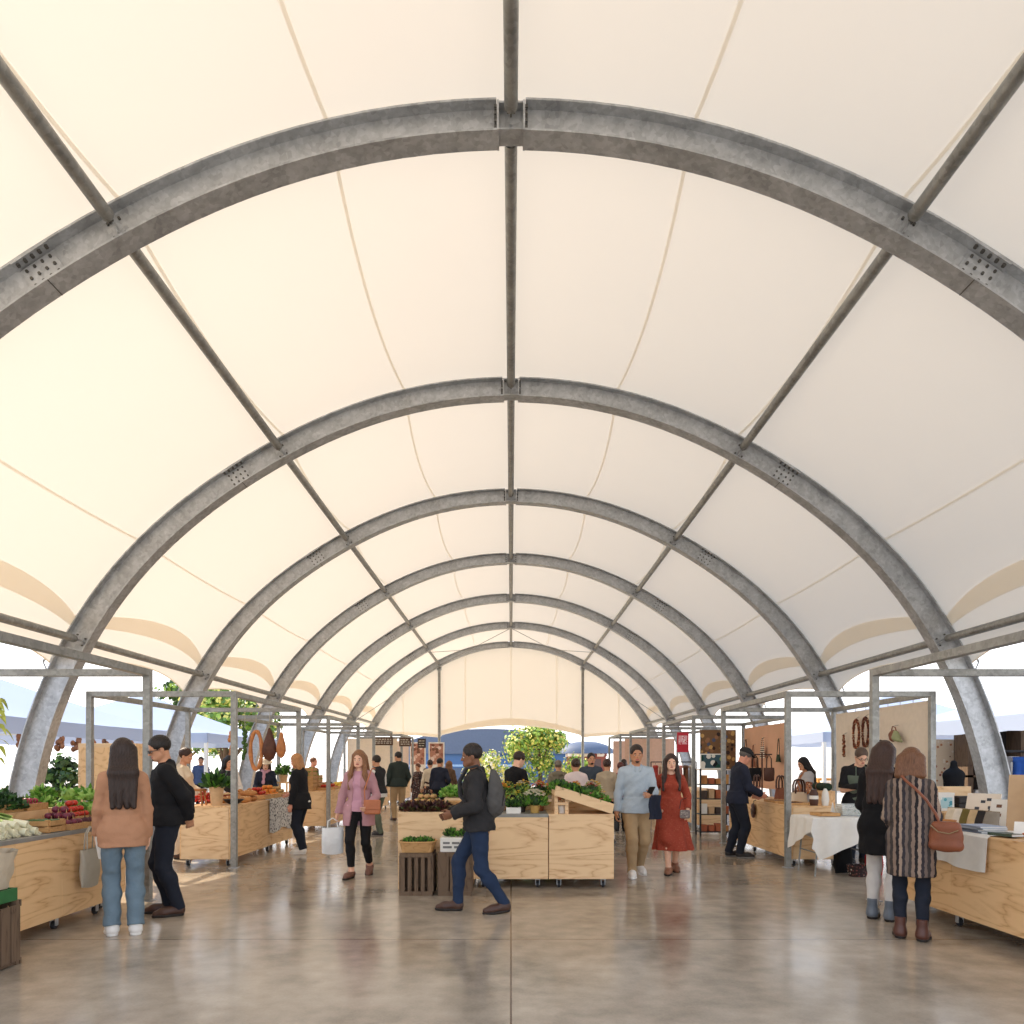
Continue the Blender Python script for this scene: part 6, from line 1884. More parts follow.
# ------------------------------------------------------------------ near right stall: stationery, pouches, boards
KRAFT = mat('kraft_board', (192, 160, 124), 0.85, var=0.05); CARDW = mat('white_card', (228, 224, 216), 0.7, var=0.03)
def draped(name, label, cat, x0, x1, y0, y1, z, side, drop, m, over_near=0.0, group=None, fold=0.012):
    """cloth lying on a top between x0..x1, y0..y1 and hanging down on one long side (side=-1: at x0)"""
    r = thing(name, label, cat, ((x0 + x1) / 2, (y0 + y1) / 2, z), 0, group)
    W = x1 - x0; Ly = y1 - y0
    ex = -W / 2 if side < 0 else W / 2
    def f(u, v):
        y = -Ly / 2 + Ly * u
        if v < 0.4:
            return (-ex + (2 * ex) * (v / 0.4) + 0.0, y, 0.003)
        t_ = (v - 0.4) / 0.6
        out = 0.010 + fold * (1 + math.sin(u * 17 + 1)) * t_
        return (ex + math.copysign(out, ex), y + 0.02 * t_ * math.sin(u * 5), 0.003 - drop * t_ * (1 + 0.05 * math.sin(u * 7)))
    b = MB(); b.grid(f, 44, 18, double=0.003)
    b.build('fabric', m, r, smooth=0.7)
    return r
zc = CT
draped('linen_runner', 'white linen cloth draped over the front edge of the near right counter', 'cloth', 3.886, 4.55, 6.02, 7.0, zc + 0.008, -1, 0.30, LINEN)
zl = zc + 0.0125
def flat_book(label, x, y, z, sx, sy, h, rz, cover, group=None, cat='book'):
    r = thing('book', label, cat, (x, y, z), rz, group)
    b = MB(); b.bb(-sx / 2 + 0.004, sx / 2 - 0.004, -sy / 2 + 0.004, sy / 2 - 0.004, 0.002, h - 0.002); b.build('pages', CARDW, r)
    b = MB(); b.bb(-sx / 2, sx / 2, -sy / 2, sy / 2, 0, 0.002); b.bb(-sx / 2, sx / 2, -sy / 2, sy / 2, h - 0.002, h); b.bb(-sx / 2, -sx / 2 + 0.003, -sy / 2, sy / 2, 0, h); b.build('cover', cover, r)
    return r
cov = [mat('cover_%d' % i, c, 0.5, var=0.08) for i, c in enumerate(((120, 130, 146), (96, 104, 116), (176, 182, 188), (70, 84, 70), (150, 158, 176), (60, 62, 70)))]
for k in range(4):
    flat_book('%s magazine, %s in the flat pile on the linen' % (['blue grey', 'dark slate', 'pale grey', 'lilac grey'][k], ['lowest', 'second lowest', 'second highest', 'topmost'][k]), 4.03, 6.33, zl + k * 0.0145, 0.23, 0.30, 0.014, [0.05, -0.08, 0.12, 0.02][k], cov[[0, 1, 2, 4][k]], 'magazines on the linen')
flat_book('dark green notebook lying at the near end of the linen', 4.02, 5.98 + 0.12 - 0.1, zl, 0.15, 0.22, 0.022, 0.25, cov[3])
flat_book('black notebook beside the pile of magazines', 3.98, 6.62, zl, 0.14, 0.2, 0.018, -0.3, cov[5])
# pouches standing in a row
PCOL = [('cream', (222, 208, 184)), ('off-white', (230, 220, 204)), ('olive', (110, 96, 46)), ('tan', (204, 176, 134)), ('black', (40, 36, 36)), ('grey', (142, 132, 118))]
def f_pouch(m):
    def fn():
        root = empty_root('fabric_pouch')
        def f(u, v):
            a = u * 2 * PI
            w_ = 0.075 * (1 - 0.12 * v); d_ = 0.034 * (1 - v) ** 0.6 + 0.004
            return (math.copysign(abs(math.cos(a)) ** 0.6, math.cos(a)) * w_, math.sin(a) * d_ + 0.003 * math.sin(v * 8 + a * 2), 0.155 * v)
        b = MB(); b.grid(f, 24, 8); b.f.append(tuple(i * 9 for i in range(24))); b.mi.append(0); b.build('pouch', m, root, smooth=1)
        MB().tube([(-0.066, 0, 0.157), (0.066, 0, 0.157)], 0.004, 6).build('zip', MATS.get('zip_metal'), root)
        return root
    return fn
for k, (nm, c) in enumerate(PCOL):
    o = put('pouch_%d' % k, f_pouch(mat('pouch_' + nm.replace('-', '_'), c, 0.85, bump=0.1)), (4.25, 7.14 - k * 0.115, zl + 0.002), '%s zipped fabric pouch, %s in the row on the linen' % (nm, ['first and farthest', 'second', 'third', 'fourth', 'fifth', 'sixth and nearest'][k]), 'pouch', 'zipped pouches in a row', rot=(-0.22, 0, -PI / 2 + 0.35))
# leaning cards in frames
def easel_board(label, x, y, z, w_, h_, t_, rz, lean, m, marks=None, cat='board', name='display_board', group=None):
    r = thing(name, label, cat, (x, y, z), rz, group)
    r.rotation_euler = (-lean, 0, rz)
    MB().bb(-w_ / 2, w_ / 2, 0, t_, 0, h_).build('board', m, r, bevel=0.003)
    if marks:
        b = MB(); rr = random.Random(int(x * 100 + y * 10))
        for k in range(marks[0]):
            cx_, cz_ = rr.uniform(-w_ * 0.36, w_ * 0.36), rr.uniform(h_ * 0.12, h_ * 0.88)
            b.bb(cx_ - marks[1], cx_ + marks[1], -0.0015, 0.0, cz_ - marks[1] * 0.7, cz_ + marks[1] * 0.7)
        b.build('print', marks[2], r)
    MB().bar((0, t_, h_ * 0.8), (0, t_ + h_ * 0.42 * math.sin(lean) + 0.06, 0.012 + h_ * 0.10 * lean), 0.03, 0.006).build('prop', m, r)
    return r
easel_board('cream folder with small printed pictures leaning behind the pouches', 4.52, 7.14, zc + 0.004, 0.30, 0.32, 0.012, -0.95, 0.35, CREAM, (9, 0.02, cov[5]))
easel_board('second cream folder with sketches leaning behind the black pouch', 4.50, 6.76, zc + 0.004, 0.28, 0.28, 0.012, -0.95, 0.38, CARDW, (4, 0.022, mat('sketch_brown', (120, 84, 64), 0.8)))
easel_board('tall brown cardboard panel leaning at the right edge of the photo', 4.42, 6.40, zc + 0.004, 0.24, 0.52, 0.014, -0.75, 0.32, KRAFT)
easel_board('second tall brown cardboard panel cut off by the photo edge', 4.40, 6.08, zc + 0.004, 0.24, 0.50, 0.014, -0.75, 0.32, KRAFT)
easel_board('small white card on a stand at the near end of the right counter', 4.10, 6.08 - 0.18, zl, 0.16, 0.14, 0.008, -0.7, 0.6, CARDW, (3, 0.012, cov[0]))
oc = thing('folded_scarf', 'crumpled orange scarf at the right edge of the photo', 'scarf', (4.06, 5.62, zc + 0.001))
b = MB(); b.ball((0, 0, 0.045), (0.14, 0.12, 0.05), 26, 12, ripple=lambda a, t: 0.13 * math.sin(a * 5 + t * 6) + 0.06 * math.sin(a * 11 - t * 9)); b.v = [(q[0], q[1], max(0, q[2])) for q in b.v]
b.build('fabric', mat('orange_cloth', (196, 96, 44), 0.9, var=0.15, bump=0.2), oc, smooth=4)
wb = thing('wooden_bowl', 'small orange brown wooden bowl at the far end of the linen', 'bowl', (4.03, 6.86, zl))
MB().lathe([(0.04, 0), (0.075, 0.02), (0.09, 0.06), (0.085, 0.062), (0.065, 0.025), (0.0, 0.015)], n=20).build('bowl', mat('bowl_wood', (190, 124, 66), 0.5), wb, smooth=0.8)
# small shelf with boxed prints at the far end of the counter
sh = thing('display_shelf', 'low plywood display shelf at the far end of the near right counter', 'shelf', (4.36, 7.50, zc))
b = MB(); b.bb(-0.36, 0.36, -0.11, 0.11, 0.10, 0.118); b.build('shelf_board', PLY_X, sh)
b = MB(); b.bb(-0.36, 0.36, 0.09, 0.11, 0.118, 0.36); b.build('back_board', PLY_X, sh)
for i in (-1, 1): b = MB(); b.bb(i * 0.35 - 0.01, i * 0.35 + 0.01, -0.11, 0.11, 0, 0.10); b.build('leg', PLY_X, sh)
def small_box(label, x, y, z, sx, sy, h, m, marks=None, cat='box', name='carton', group=None, rz=0.0):
    r = thing(name, label, cat, (x, y, z), rz, group)
    MB().bb(-sx / 2, sx / 2, -sy / 2, sy / 2, 0, h).build('box', m, r, bevel=0.003)
    MB().bb(-sx / 2 - 0.002, sx / 2 + 0.002, -sy / 2 - 0.002, sy / 2 + 0.002, h - 0.02, h + 0.002).build('lid', m, r)
    if marks:
        b = MB(); b.bb(-sx * 0.36, sx * 0.36, -sy / 2 - 0.004, -sy / 2 - 0.001, h * 0.15, h * 0.75); b.build('printed_front', marks, r)
    return r
TEAL = mat_speckle('teal_print', (168, 200, 204), [(74, 140, 156), (226, 230, 226), (90, 160, 170)], 24, 0.4)
BLUEW = mat_speckle('pale_blue_print', (206, 214, 220), [(226, 228, 230), (168, 186, 200)], 18, 0.4)
small_box('white box with pale blue print on the display shelf', 4.15, 7.46, zc + 0.12, 0.16, 0.10, 0.20, CARDW, BLUEW)
small_box('white box with teal print on the display shelf', 4.36, 7.46, zc + 0.12, 0.16, 0.10, 0.18, CARDW, TEAL)
small_box('flat black box, lower of two beside the teal box', 4.58, 7.46, zc + 0.12, 0.20, 0.13, 0.07, mat('black_card', (38, 36, 38), 0.5))
small_box('flat black box, upper of two beside the teal box', 4.58, 7.46, zc + 0.195, 0.19, 0.12, 0.07, MATS['black_card'])
# ------------------------------------------------------------------ cloth-covered folding table
ft = thing('folding_table', 'folding table with thin metal legs under the white cloth', 'table', (4.20, 9.62, 0))
MB().bb(-0.40, 0.40, -0.31, 0.31, 0.715, 0.74).build('table_top', CARDW, ft)
for i in (-1, 1):
    for j in (-1, 1):
        MB().tube([(i * 0.30, j * 0.26, 0.715), (i * 0.36, j * 0.27, 0.0)], 0.012, 8).build('leg', STEEL_TUBE, ft, smooth=0.8)
    MB().tube([(i * 0.335, -0.26, 0.3), (i * 0.335, 0.26, 0.3)], 0.009, 8).build('brace', STEEL_TUBE, ft, smooth=0.8)
tc_ = thing('tablecloth', 'white tablecloth draped over the folding table, corner hanging low', 'tablecloth', (4.20, 9.62, 0.745))
def ftc(u, v):
    # square cloth turned a little on the table: flat on top, falling outside it
    a, c = (u - 0.5) * 1.34, (v - 0.5) * 1.30
    ang = 0.42; x = a * math.cos(ang) - c * math.sin(ang); y = a * math.sin(ang) + c * math.cos(ang)
    hx, hy = 0.412, 0.322
    ox, oy = max(0, abs(x) - hx), max(0, abs(y) - hy)
    drop = math.hypot(ox, oy) if (ox > 0 and oy > 0) else max(ox, oy)
    X = math.copysign(min(abs(x), hx) + 0.10 * ox + 0.012 * (ox > 0) * (1 + math.sin(y * 24)), x)
    Y = math.copysign(min(abs(y), hy) + 0.10 * oy + 0.012 * (oy > 0) * (1 + math.sin(x * 22)), y)
    return (X, Y, 0.003 - drop * 0.97)
b = MB(); b.grid(ftc, 64, 56, double=0.003); b.build('fabric', LINEN, tc_, smooth=0.8)
zt_ = 0.7535
tray('round-cornered wooden tray with jewellery on the cloth-covered table', 4.08, 9.62, zt_, 0.26, 0.30, 0.04, 0.1, BASKETWOOD, None)
r_ = random.Random(77)
def f_bead():
    root = empty_root('bracelet'); MB().tube([(0.032 * math.cos(a * PI / 6), 0.032 * math.sin(a * PI / 6), 0.007) for a in range(13)], 0.007, 6).build('beads', FLORAL, root, smooth=1); return root
for i in range(3):
    for j in range(3):
        put('bracelet', f_bead, (4.0 + i * 0.08, 9.53 + j * 0.085, zt_ + 0.0125), 'dark beaded bracelet lying in the wooden tray on the cloth-covered table', 'bracelet', 'bracelets in the tray')
pbx = thing('plastic_box', 'clear plastic box with paper inside on the cloth-covered table', 'box', (4.42, 9.66, zt_))
pm = bpy.data.materials.new('clear_plastic'); pm.use_nodes = True; pb2 = pm.node_tree.nodes['Principled BSDF']; pb2.inputs['Base Color'].default_value = (0.9, 0.93, 0.92, 1); pb2.inputs['Roughness'].default_value = 0.15; pb2.inputs['Transmission Weight'].default_value = 0.75; pb2.inputs['IOR'].default_value = 1.3
b = MB(); b.bb(-0.14, 0.14, -0.10, 0.10, 0, 0.006)
for j in (-1, 1): b.bb(-0.14, 0.14, j * 0.10 - 0.003, j * 0.10 + 0.003, 0, 0.15); b.bb(j * 0.14 - 0.003, j * 0.14 + 0.003, -0.10, 0.10, 0, 0.15)
b.build('box', pm, pbx); MB().bb(-0.12, 0.12, -0.08, 0.08, 0.01, 0.09).build('paper_contents', mat_speckle('paper_mix', (206, 200, 186), [(150, 140, 120), (224, 220, 210), (110, 130, 110)], 22, 0.4), pbx)
cn = thing('paper_cone', 'small white paper cone beside the clear plastic box', 'cone', (4.26, 9.80, zt_)); MB().lathe([(0.035, 0), (0.004, 0.16)], n=14).build('cone', CARDW, cn, smooth=0.6)
# bags under and beside the table
sheet_bag('shopping_bag', 'red bag on the floor beside the folding table', 'bag', (4.66, 9.50, 0.0), 0.1, 0.22, 0.26, 0.12, mat('red_bag', (176, 34, 38), 0.6, var=0.08), BLACK, 0.10, 0.0)
sheet_bag('shopping_bag', 'black bag on the floor under the folding table', 'bag', (4.36, 9.72, 0.0), 0.4, 0.26, 0.36, 0.14, BLACKCL, BLACK, 0.12, 0.0)
bk = thing('storage_basket', 'low woven basket on the floor under the folding table', 'basket', (4.40, 9.40, 0)); MB().lathe([(0.10, 0), (0.13, 0.14), (0.125, 0.14), (0.095, 0.01), (0.0, 0.01)], n=22, ripple=lambda a, t: 0.015 * math.sin(a * 20)).build('weave', FLORAL, bk, smooth=0.8)
# ------------------------------------------------------------------ second right stall: leather goods
tray('flat wooden tray of leather straps at the near end of the leather goods counter', 4.05, 10.62, zc + 0.001, 0.26, 0.5, 0.035, 0, BASKETWOOD, None)
tray('flat wooden tray of wallets behind the tray of straps', 4.05, 11.22, zc + 0.001, 0.26, 0.5, 0.035, 0, BASKETWOOD, None)
def f_wal():
    root = empty_root('wallet'); MB().bb(-0.045, 0.045, -0.035, 0.035, 0, 0.014).build('leather', LEATHER, root, bevel=0.004); MB().bb(-0.045, 0.02, -0.006, 0.006, 0.014, 0.017).build('strap', BLACK, root); return root
for i in range(2):
    for j in range(5):
        put('wallet', f_wal, (3.99 + i * 0.11, 11.04 + j * 0.09, zc + 0.014), 'brown leather wallet in the flat tray of the leather goods counter', 'wallet', 'wallets in the flat tray')
def f_coil():
    root = empty_root('leather_strap'); MB().tube([((0.015 + 0.0028 * k) * math.cos(k * 0.6), (0.015 + 0.0028 * k) * math.sin(k * 0.6), 0.012) for k in range(14)], 0.007, 6).build('coil', mat('dark_leather', (74, 44, 32), 0.5), root, smooth=1); return root
for i in range(2):
    for j in range(4):
        put('leather_strap', f_coil, (3.995 + i * 0.115, 10.45 + j * 0.115, zc + 0.014), 'coiled dark leather strap in the tray at the near end of the leather goods counter', 'strap', 'coiled straps in the tray')
def hoop_bag(label, x, y, z, rz, m, hm, w_=0.34, h_=0.16):
    r = thing('handbag', label, 'bag', (x, y, z), rz, None)
    def f(u, v):
        a = u * 2 * PI
        return (math.copysign(abs(math.cos(a)) ** 0.6, math.cos(a)) * w_ / 2 * (1 - 0.1 * v), math.sin(a) * 0.06 * (1.15 - 0.75 * v), h_ * v)
    b = MB(); b.grid(f, 26, 6); b.f.append(tuple(i * 7 for i in range(26))); b.mi.append(0); b.build('bag_body', m, r, smooth=1)
    for j in (-1, 1):
        MB().tube([(-w_ * 0.30, j * 0.022, h_ - 0.02), (-w_ * 0.30, j * 0.022, h_ + 0.10), (-w_ * 0.2, j * 0.022, h_ + 0.17), (0, j * 0.022, h_ + 0.19), (w_ * 0.2, j * 0.022, h_ + 0.17), (w_ * 0.30, j * 0.022, h_ + 0.10), (w_ * 0.30, j * 0.022, h_ - 0.02)], 0.014, 8).build('handle', hm, r, smooth=1)
    return r
hoop_bag('cream handbag with big dark brown hoop handles on the leather goods counter', 4.30, 11.05, zc + 0.001, 0.5, CREAMCL, mat('dark_leather', (74, 44, 32)))
hoop_bag('brown leather handbag with dark handles farther along the leather goods counter', 4.28, 11.75, zc + 0.001, 0.7, LEATHER, mat('dark_leather', (74, 44, 32)), 0.3, 0.2)
hoop_bag('small tan handbag near the far end of the leather goods counter', 4.12, 12.4, zc + 0.001, 0.9, TANLEATHER, mat('dark_leather', (74, 44, 32)), 0.26, 0.2)
vs_ = thing('vase', 'tall white rounded vase at the near end of the leather goods counter', 'vase', (4.40, 10.36, zc + 0.001)); MB().lathe([(0.04, 0), (0.052, 0.08), (0.042, 0.18), (0.018, 0.235), (0.0, 0.24)], n=18).build('vase', CARDW, vs_, smooth=1)
vs_ = thing('vase', 'dark brown jar with white band beside the tall white vase', 'vase', (4.24, 10.36, zc + 0.001)); MB().lathe([(0.05, 0), (0.06, 0.05), (0.06, 0.17), (0.04, 0.21), (0.045, 0.225), (0.035, 0.225)], n=18).build('jar', mat('dark_leather', (74, 44, 32)), vs_, smooth=0.8); MB().lathe([(0.0612, 0.09), (0.0612, 0.14)], n=18).build('band', CARDW, vs_, smooth=0.5)
bx = tray('small wooden chest at the back of the leather goods counter', 4.48, 10.66, zc + 0.001, 0.2, 0.42, 0.20, 0, PLY_Y, None, None, 0.03, 'wooden_chest')
gc = thing('rolled_blanket', 'dark green rolled blanket on the wooden chest', 'blanket', (4.48, 10.66, zc + 0.202)); MB().tube([(0, -0.22, 0.055), (0, 0.22, 0.055)], 0.055, 16).build('roll', cloth('dark_green_wool', (40, 54, 42)), gc, smooth=0.8); MB().tube([(0, 0.08, 0.055), (0, 0.10, 0.055)], 0.058, 16).build('strap', LEATHER, gc, smooth=0.8)
# hanging on the front: dark pouch on a strap
dp = thing('hanging_pouch', 'dark leather pouch hanging on the front of the leather goods counter', 'pouch', (3.845, 11.75, 0.55)); F = Field((-0.1, -0.15, -0.02), (0.1, 0.15, 0.34), 0.009); F.ell((0, 0, 0.13), (0.03, 0.075, 0.12)); F.wrinkle(0.003, 50, 4); V, Q = F.mesh(); np_object('pouch', V, Q, mat('dark_leather', (74, 44, 32)), dp); MB().tube([(0, -0.03, 0.23), (0.004, -0.02, 0.285), (0.04, -0.02, 0.296)], 0.006, 6).build('strap', BLACK, dp, smooth=1)
# stand with black bag and tassels
sd_ = thing('bag_stand', 'dark wooden stand with arms at the far end of the leather goods counter', 'stand', (4.36, 12.85, zc + 0.001)); b = MB(); b.lathe([(0.11, 0), (0.10, 0.02)], n=16); b.build('base', mat('dark_leather', (74, 44, 32)), sd_); MB().tube([(0, 0, 0.02), (0, 0, 0.78)], 0.014, 8).build('pole', MATS['dark_leather'], sd_, smooth=1); MB().tube([(-0.17, 0, 0.74), (0.17, 0, 0.74)], 0.011, 8).build('arm', MATS['dark_leather'], sd_, smooth=1)
for dx, nm, m, w_ in ((-0.12, 'black bag hanging on the left arm of the dark wooden stand', BLACKCL, 0.2), (0.12, 'dark brown bag hanging on the right arm of the dark wooden stand', MATS['dark_leather'], 0.18)):
    o = sheet_bag('handbag', nm, 'bag', (4.36 + dx, 12.85, zc + 0.29), 0.0, w_, 0.22, 0.07, m, m, 0.225)
# canvas backdrop with hung pieces
def backdrop(name, label, x, y0, y1, z0_, z1_, m, cat='backdrop', ripple=0.012):
    r = thing(name, label, cat, (x, (y0 + y1) / 2, z0_))
    L_ = y1 - y0
    b = MB(); b.grid(lambda u, v: (ripple * math.sin(u * 26 + 2 * v) * (1 - 0.6 * v), -L_ / 2 + L_ * u, (z1_ - z0_) * v + 0.0), 60, 8, double=0.004)
    b.build('fabric', m, r, smooth=0.7)
    b = MB(); n = 8
    for k in range(n + 1):
        y = -L_ / 2 + 0.04 + (L_ - 0.08) * k / n
        b.tube([(0, y, z1_ - z0_ - 0.02), (0, y, ZR - z0_)], 0.005, 5)
    b.build('tie_cords', TOTE, r)
    return r
backdrop('canvas_backdrop', 'cream canvas backdrop hanging at the rear of the second right stall', 5.78, 10.24, 13.16, 0.95, 2.30, CREAM)
backdrop('canvas_backdrop', 'pinkish tan panel hanging at the rear of the third right stall', 5.78, 15.48, 18.32, 0.85, 2.28, mat('pink_tan_canvas', (214, 168, 138), 0.85, var=0.06, scale=2))
def hung(label, cat, x, y, z, fn, name):
    r = thing(name, label, cat, (x, y, z)); fn(r); return r
def beads(n, L_, rad, m, loop=False):
    def g(root):
        b = MB(); rr = random.Random(n)
        for k in range(n):
            t_ = k / n
            if loop:
                a = t_ * 2 * PI; p = (0, L_ * 0.22 * math.sin(a), -L_ / 2 + L_ / 2 * math.cos(a))
            else:
                p = (rr.uniform(-0.01, 0.0), rr.uniform(-0.025, 0.025), -L_ * t_)
            b.ball(p, rad * rr.uniform(0.8, 1.2), 8, 6)
        b.build('beads', m, root, smooth=4)
        MB().tube([(0, 0, rad), (0.05, 0, rad + 0.03)], 0.004, 5).build('hook', STEEL_TUBE, root)
    return g
BEADS = mat_speckle('bead_mix', (110, 58, 40), [(190, 120, 80), (70, 40, 32), (210, 180, 150)], 40, 0.4)
hung('narrow string of brown beads on the cream canvas backdrop', 'necklace', 5.70, 12.66, 1.90, beads(18, 0.36, 0.024, BEADS), 'bead_string')
hung('left one of two broad beaded garlands on the cream canvas backdrop', 'necklace', 5.70, 12.22, 2.14, beads(34, 0.46, 0.026, BEADS, True), 'bead_garland')
hung('right one of two broad beaded garlands on the cream canvas backdrop', 'necklace', 5.70, 11.90, 2.16, beads(34, 0.46, 0.026, mat_speckle('bead_dark', (84, 44, 34), [(150, 90, 60), (60, 36, 30), (200, 160, 130)], 40, 0.4), True), 'bead_garland')
def hatf(m, w_):
    def g(root):
        rt = Matrix.Rotation(-PI / 2, 3, 'Y')
        b = MB(); b.lathe([(0.16 * w_, 0), (0.165 * w_, 0.006), (0.095 * w_, 0.014), (0.085 * w_, 0.09 * w_), (0.05 * w_, 0.11 * w_), (0.0, 0.112 * w_)], n=24, squash=(1, 1.1)); b.v = [tuple(rt @ Vector(q)) for q in b.v]
        b.build('hat', m, root, smooth=0.8)
        MB().tube([(0.0, 0, 0.1 * w_), (0.07, 0, 0.12 * w_)], 0.004, 5).build('hook', STEEL_TUBE, root)
    return g
hung('black hat hung on the cream canvas backdrop', 'hat', 5.70, 11.42, 1.63, hatf(BLACKCL, 1.0), 'hat')
def birdbag(root):
    F = Field((-0.12, -0.25, -0.2), (0.1, 0.25, 0.22), 0.01)
    F.ell((-0.02, 0.06, 0.03), (0.05, 0.12, 0.085)); F.cone((-0.02, 0.0, 0.0), (-0.02, -0.16, -0.06), 0.05, 0.02, 0.04); F.wrinkle(0.004, 40, 2)
    V, Q = F.mesh(); mi = (V[Q].mean(1)[:, 1] < 0.02).astype(int)
    np_object('bag_body', V, Q, [LEATHER, mat('sage', (150, 156, 116), 0.7)], root, mi)
    MB().tube([(-0.02, 0.13, 0.09), (-0.02, 0.10, 0.17), (-0.02, 0.02, 0.15), (-0.02, -0.03, 0.06)], 0.008, 6).build('handle', LEATHER, root, smooth=1)
    MB().tube([(-0.02, 0.08, 0.17), (0.06, 0.08, 0.19)], 0.004, 5).build('hook', STEEL_TUBE, root)
hung('brown and sage bird-shaped bag hung on the cream canvas backdrop', 'bag', 5.70, 10.92, 1.81, birdbag, 'novelty_bag')
def longbag(m, w_, h_, hd):
    def g(root):
        def f(u, v):
            a = u * 2 * PI
            return (math.sin(a) * 0.03 * (1.1 - 0.8 * v) - 0.01, math.copysign(abs(math.cos(a)) ** 0.6, math.cos(a)) * w_ / 2 * (1 - 0.25 * v), -hd - h_ + h_ * v)
        b = MB(); b.grid(f, 20, 5); b.f.append(tuple(i * 6 for i in range(20))); b.mi.append(0); b.build('bag_body', m, root, smooth=1)
        MB().tube([(-0.01, -w_ * 0.33, -hd - 0.01), (-0.005, -w_ * 0.1, -0.02), (0, 0, 0), (-0.005, w_ * 0.1, -0.02), (-0.01, w_ * 0.33, -hd - 0.01)], 0.008, 6).build('strap', m, root, smooth=1)
        MB().tube([(0, 0, -0.005), (0.05, 0, 0.01)], 0.004, 5).build('hook', STEEL_TUBE, root)
    return g
hung('dark green bag on a long strap on the pinkish panel', 'bag', 5.70, 15.75, 1.95, longbag(cloth('bag_green', (44, 58, 42)), 0.24, 0.16, 0.34), 'hanging_bag')
hung('striped cream bag on the pinkish panel', 'bag', 5.70, 16.75, 2.0, longbag(mat_stripes('bag_stripes', [(220, 208, 190), (110, 70, 54), (220, 208, 190), (60, 54, 52)], 2, 0.09), 0.30, 0.26, 0.20), 'hanging_bag')
hung('brown leather bag on the pinkish panel', 'bag', 5.70, 17.4, 1.85, longbag(LEATHER, 0.28, 0.22, 0.3), 'hanging_bag')
hung('black bag on the pinkish panel, left of the brown one', 'bag', 5.70, 17.95, 2.0, longbag(BLACKCL, 0.3, 0.28, 0.22), 'hanging_bag')
tx = thing('wall_hanging', 'dark patterned textile hanging on the far rail of the third right stall', 'textile', (5.15, 18.4, 1.25))
MB().grid(lambda u, v: (-0.45 + 0.9 * u, 0.012 * math.sin(u * 14), 1.0 * v + 0.0), 20, 6, double=0.004).build('fabric', mat_speckle('kilim', (120, 92, 66), [(60, 50, 46), (196, 160, 100), (150, 110, 80), (80, 88, 110)], 9, 0.45), tx, smooth=0.8)
b = MB()
for k in range(5): b.tube([(-0.4 + 0.2 * k, 0, 0.99), (-0.4 + 0.2 * k, 0, ZR - 1.25)], 0.005, 5)
b.build('tie_cords', TOTE, tx)
# dark shelf unit of the third right stall
su = thing('shelf_unit', 'dark metal shelf unit with goods at the near end of the third right stall', 'shelf', (3.98, 14.55, 0))
for i in (-1, 1):
    for j in (-1, 1): MB().bb(i * 0.3 - 0.015, i * 0.3 + 0.015, j * 0.18 - 0.015, j * 0.18 + 0.015, 0, 1.32).build('upright', BLACK, su)
SHZ = [0.08, 0.42, 0.72, 1.0, 1.29]
for z_ in SHZ: MB().bb(-0.30, 0.30, -0.18, 0.18, z_, z_ + 0.02).build('shelf_board', BLACK if z_ != 1.29 else CREAM, su)
r_ = random.Random(3)
BOXM = [BREAD_ for BREAD_ in (V_BREAD, KRAFT, mat('ochre_box', (196, 140, 72), 0.7), CARDW, mat('terracotta_box', (168, 92, 60), 0.7), mat('dark_box', (70, 56, 50), 0.6))]
for li, z_ in enumerate(SHZ[:4]):
    for k in range(4):
        h_ = r_.uniform(0.10, 0.2)
        q = r_.randrange(6)
        small_box('%s box, %s from left, %s shelf of the dark shelf unit' % (['brown', 'kraft', 'ochre', 'white', 'terracotta', 'dark brown'][q], ['first', 'second', 'third', 'fourth'][k], ['lowest', 'second lowest', 'middle', 'upper'][li]), 3.98 - 0.21 + 0.14 * k, 14.55 - 0.05, z_ + 0.021, 0.11, 0.16, h_, BOXM[q], None, 'box', 'carton', 'boxes on the dark shelf unit')
fp = thing('framed_picture', 'framed picture with green and dark figures standing on the dark shelf unit', 'picture', (3.93, 14.5, 1.312)); MB().bb(-0.22, 0.22, 0, 0.02, 0, 0.30).build('frame', CARDW, fp); MB().bb(-0.20, 0.20, -0.003, -0.0005, 0.02, 0.28).build('print', mat_speckle('picture_print', (60, 84, 92), [(30, 70, 60), (214, 210, 200), (24, 26, 30), (140, 160, 90)], 9, 0.5), fp)
# farther right: red sign, racks, tan panels
rs_ = thing('hanging_sign', 'red and white sign hanging under the rail of the fourth right stall', 'sign', (4.75, 20.45, 1.72)); MB().bb(-0.16, 0.16, -0.01, 0.01, 0, 0.55).build('board', mat('sign_red', (190, 36, 52), 0.6, var=0.06), rs_); MB().bb(-0.12, 0.12, -0.013, -0.0105, 0.22, 0.46).build('emblem', mat_speckle('sign_pink', (226, 170, 176), [(200, 60, 70), (240, 226, 226)], 20, 0.4), rs_)
for i in (-1, 1): MB().tube([(i * 0.12, 0, 0.55), (i * 0.12, 0, ZR - 1.72)], 0.004, 5).build('cord', TOTE, rs_)
cr_ = thing('clothes_rack', 'clothes rail in the fourth right stall', 'clothes rack', (4.3, 19.55, 0))
for i in (-1, 1): MB().tube([(i * 0.6, 0, 0.03), (i * 0.6, 0, 1.45)], 0.014, 8).build('upright', BLACK, cr_, smooth=1); MB().tube([(i * 0.6, -0.25, 0.02), (i * 0.6, 0.25, 0.02)], 0.016, 8).build('foot', BLACK, cr_, smooth=1)
MB().tube([(-0.6, 0, 1.45), (0.6, 0, 1.45)], 0.014, 8).build('rail', BLACK, cr_, smooth=1)
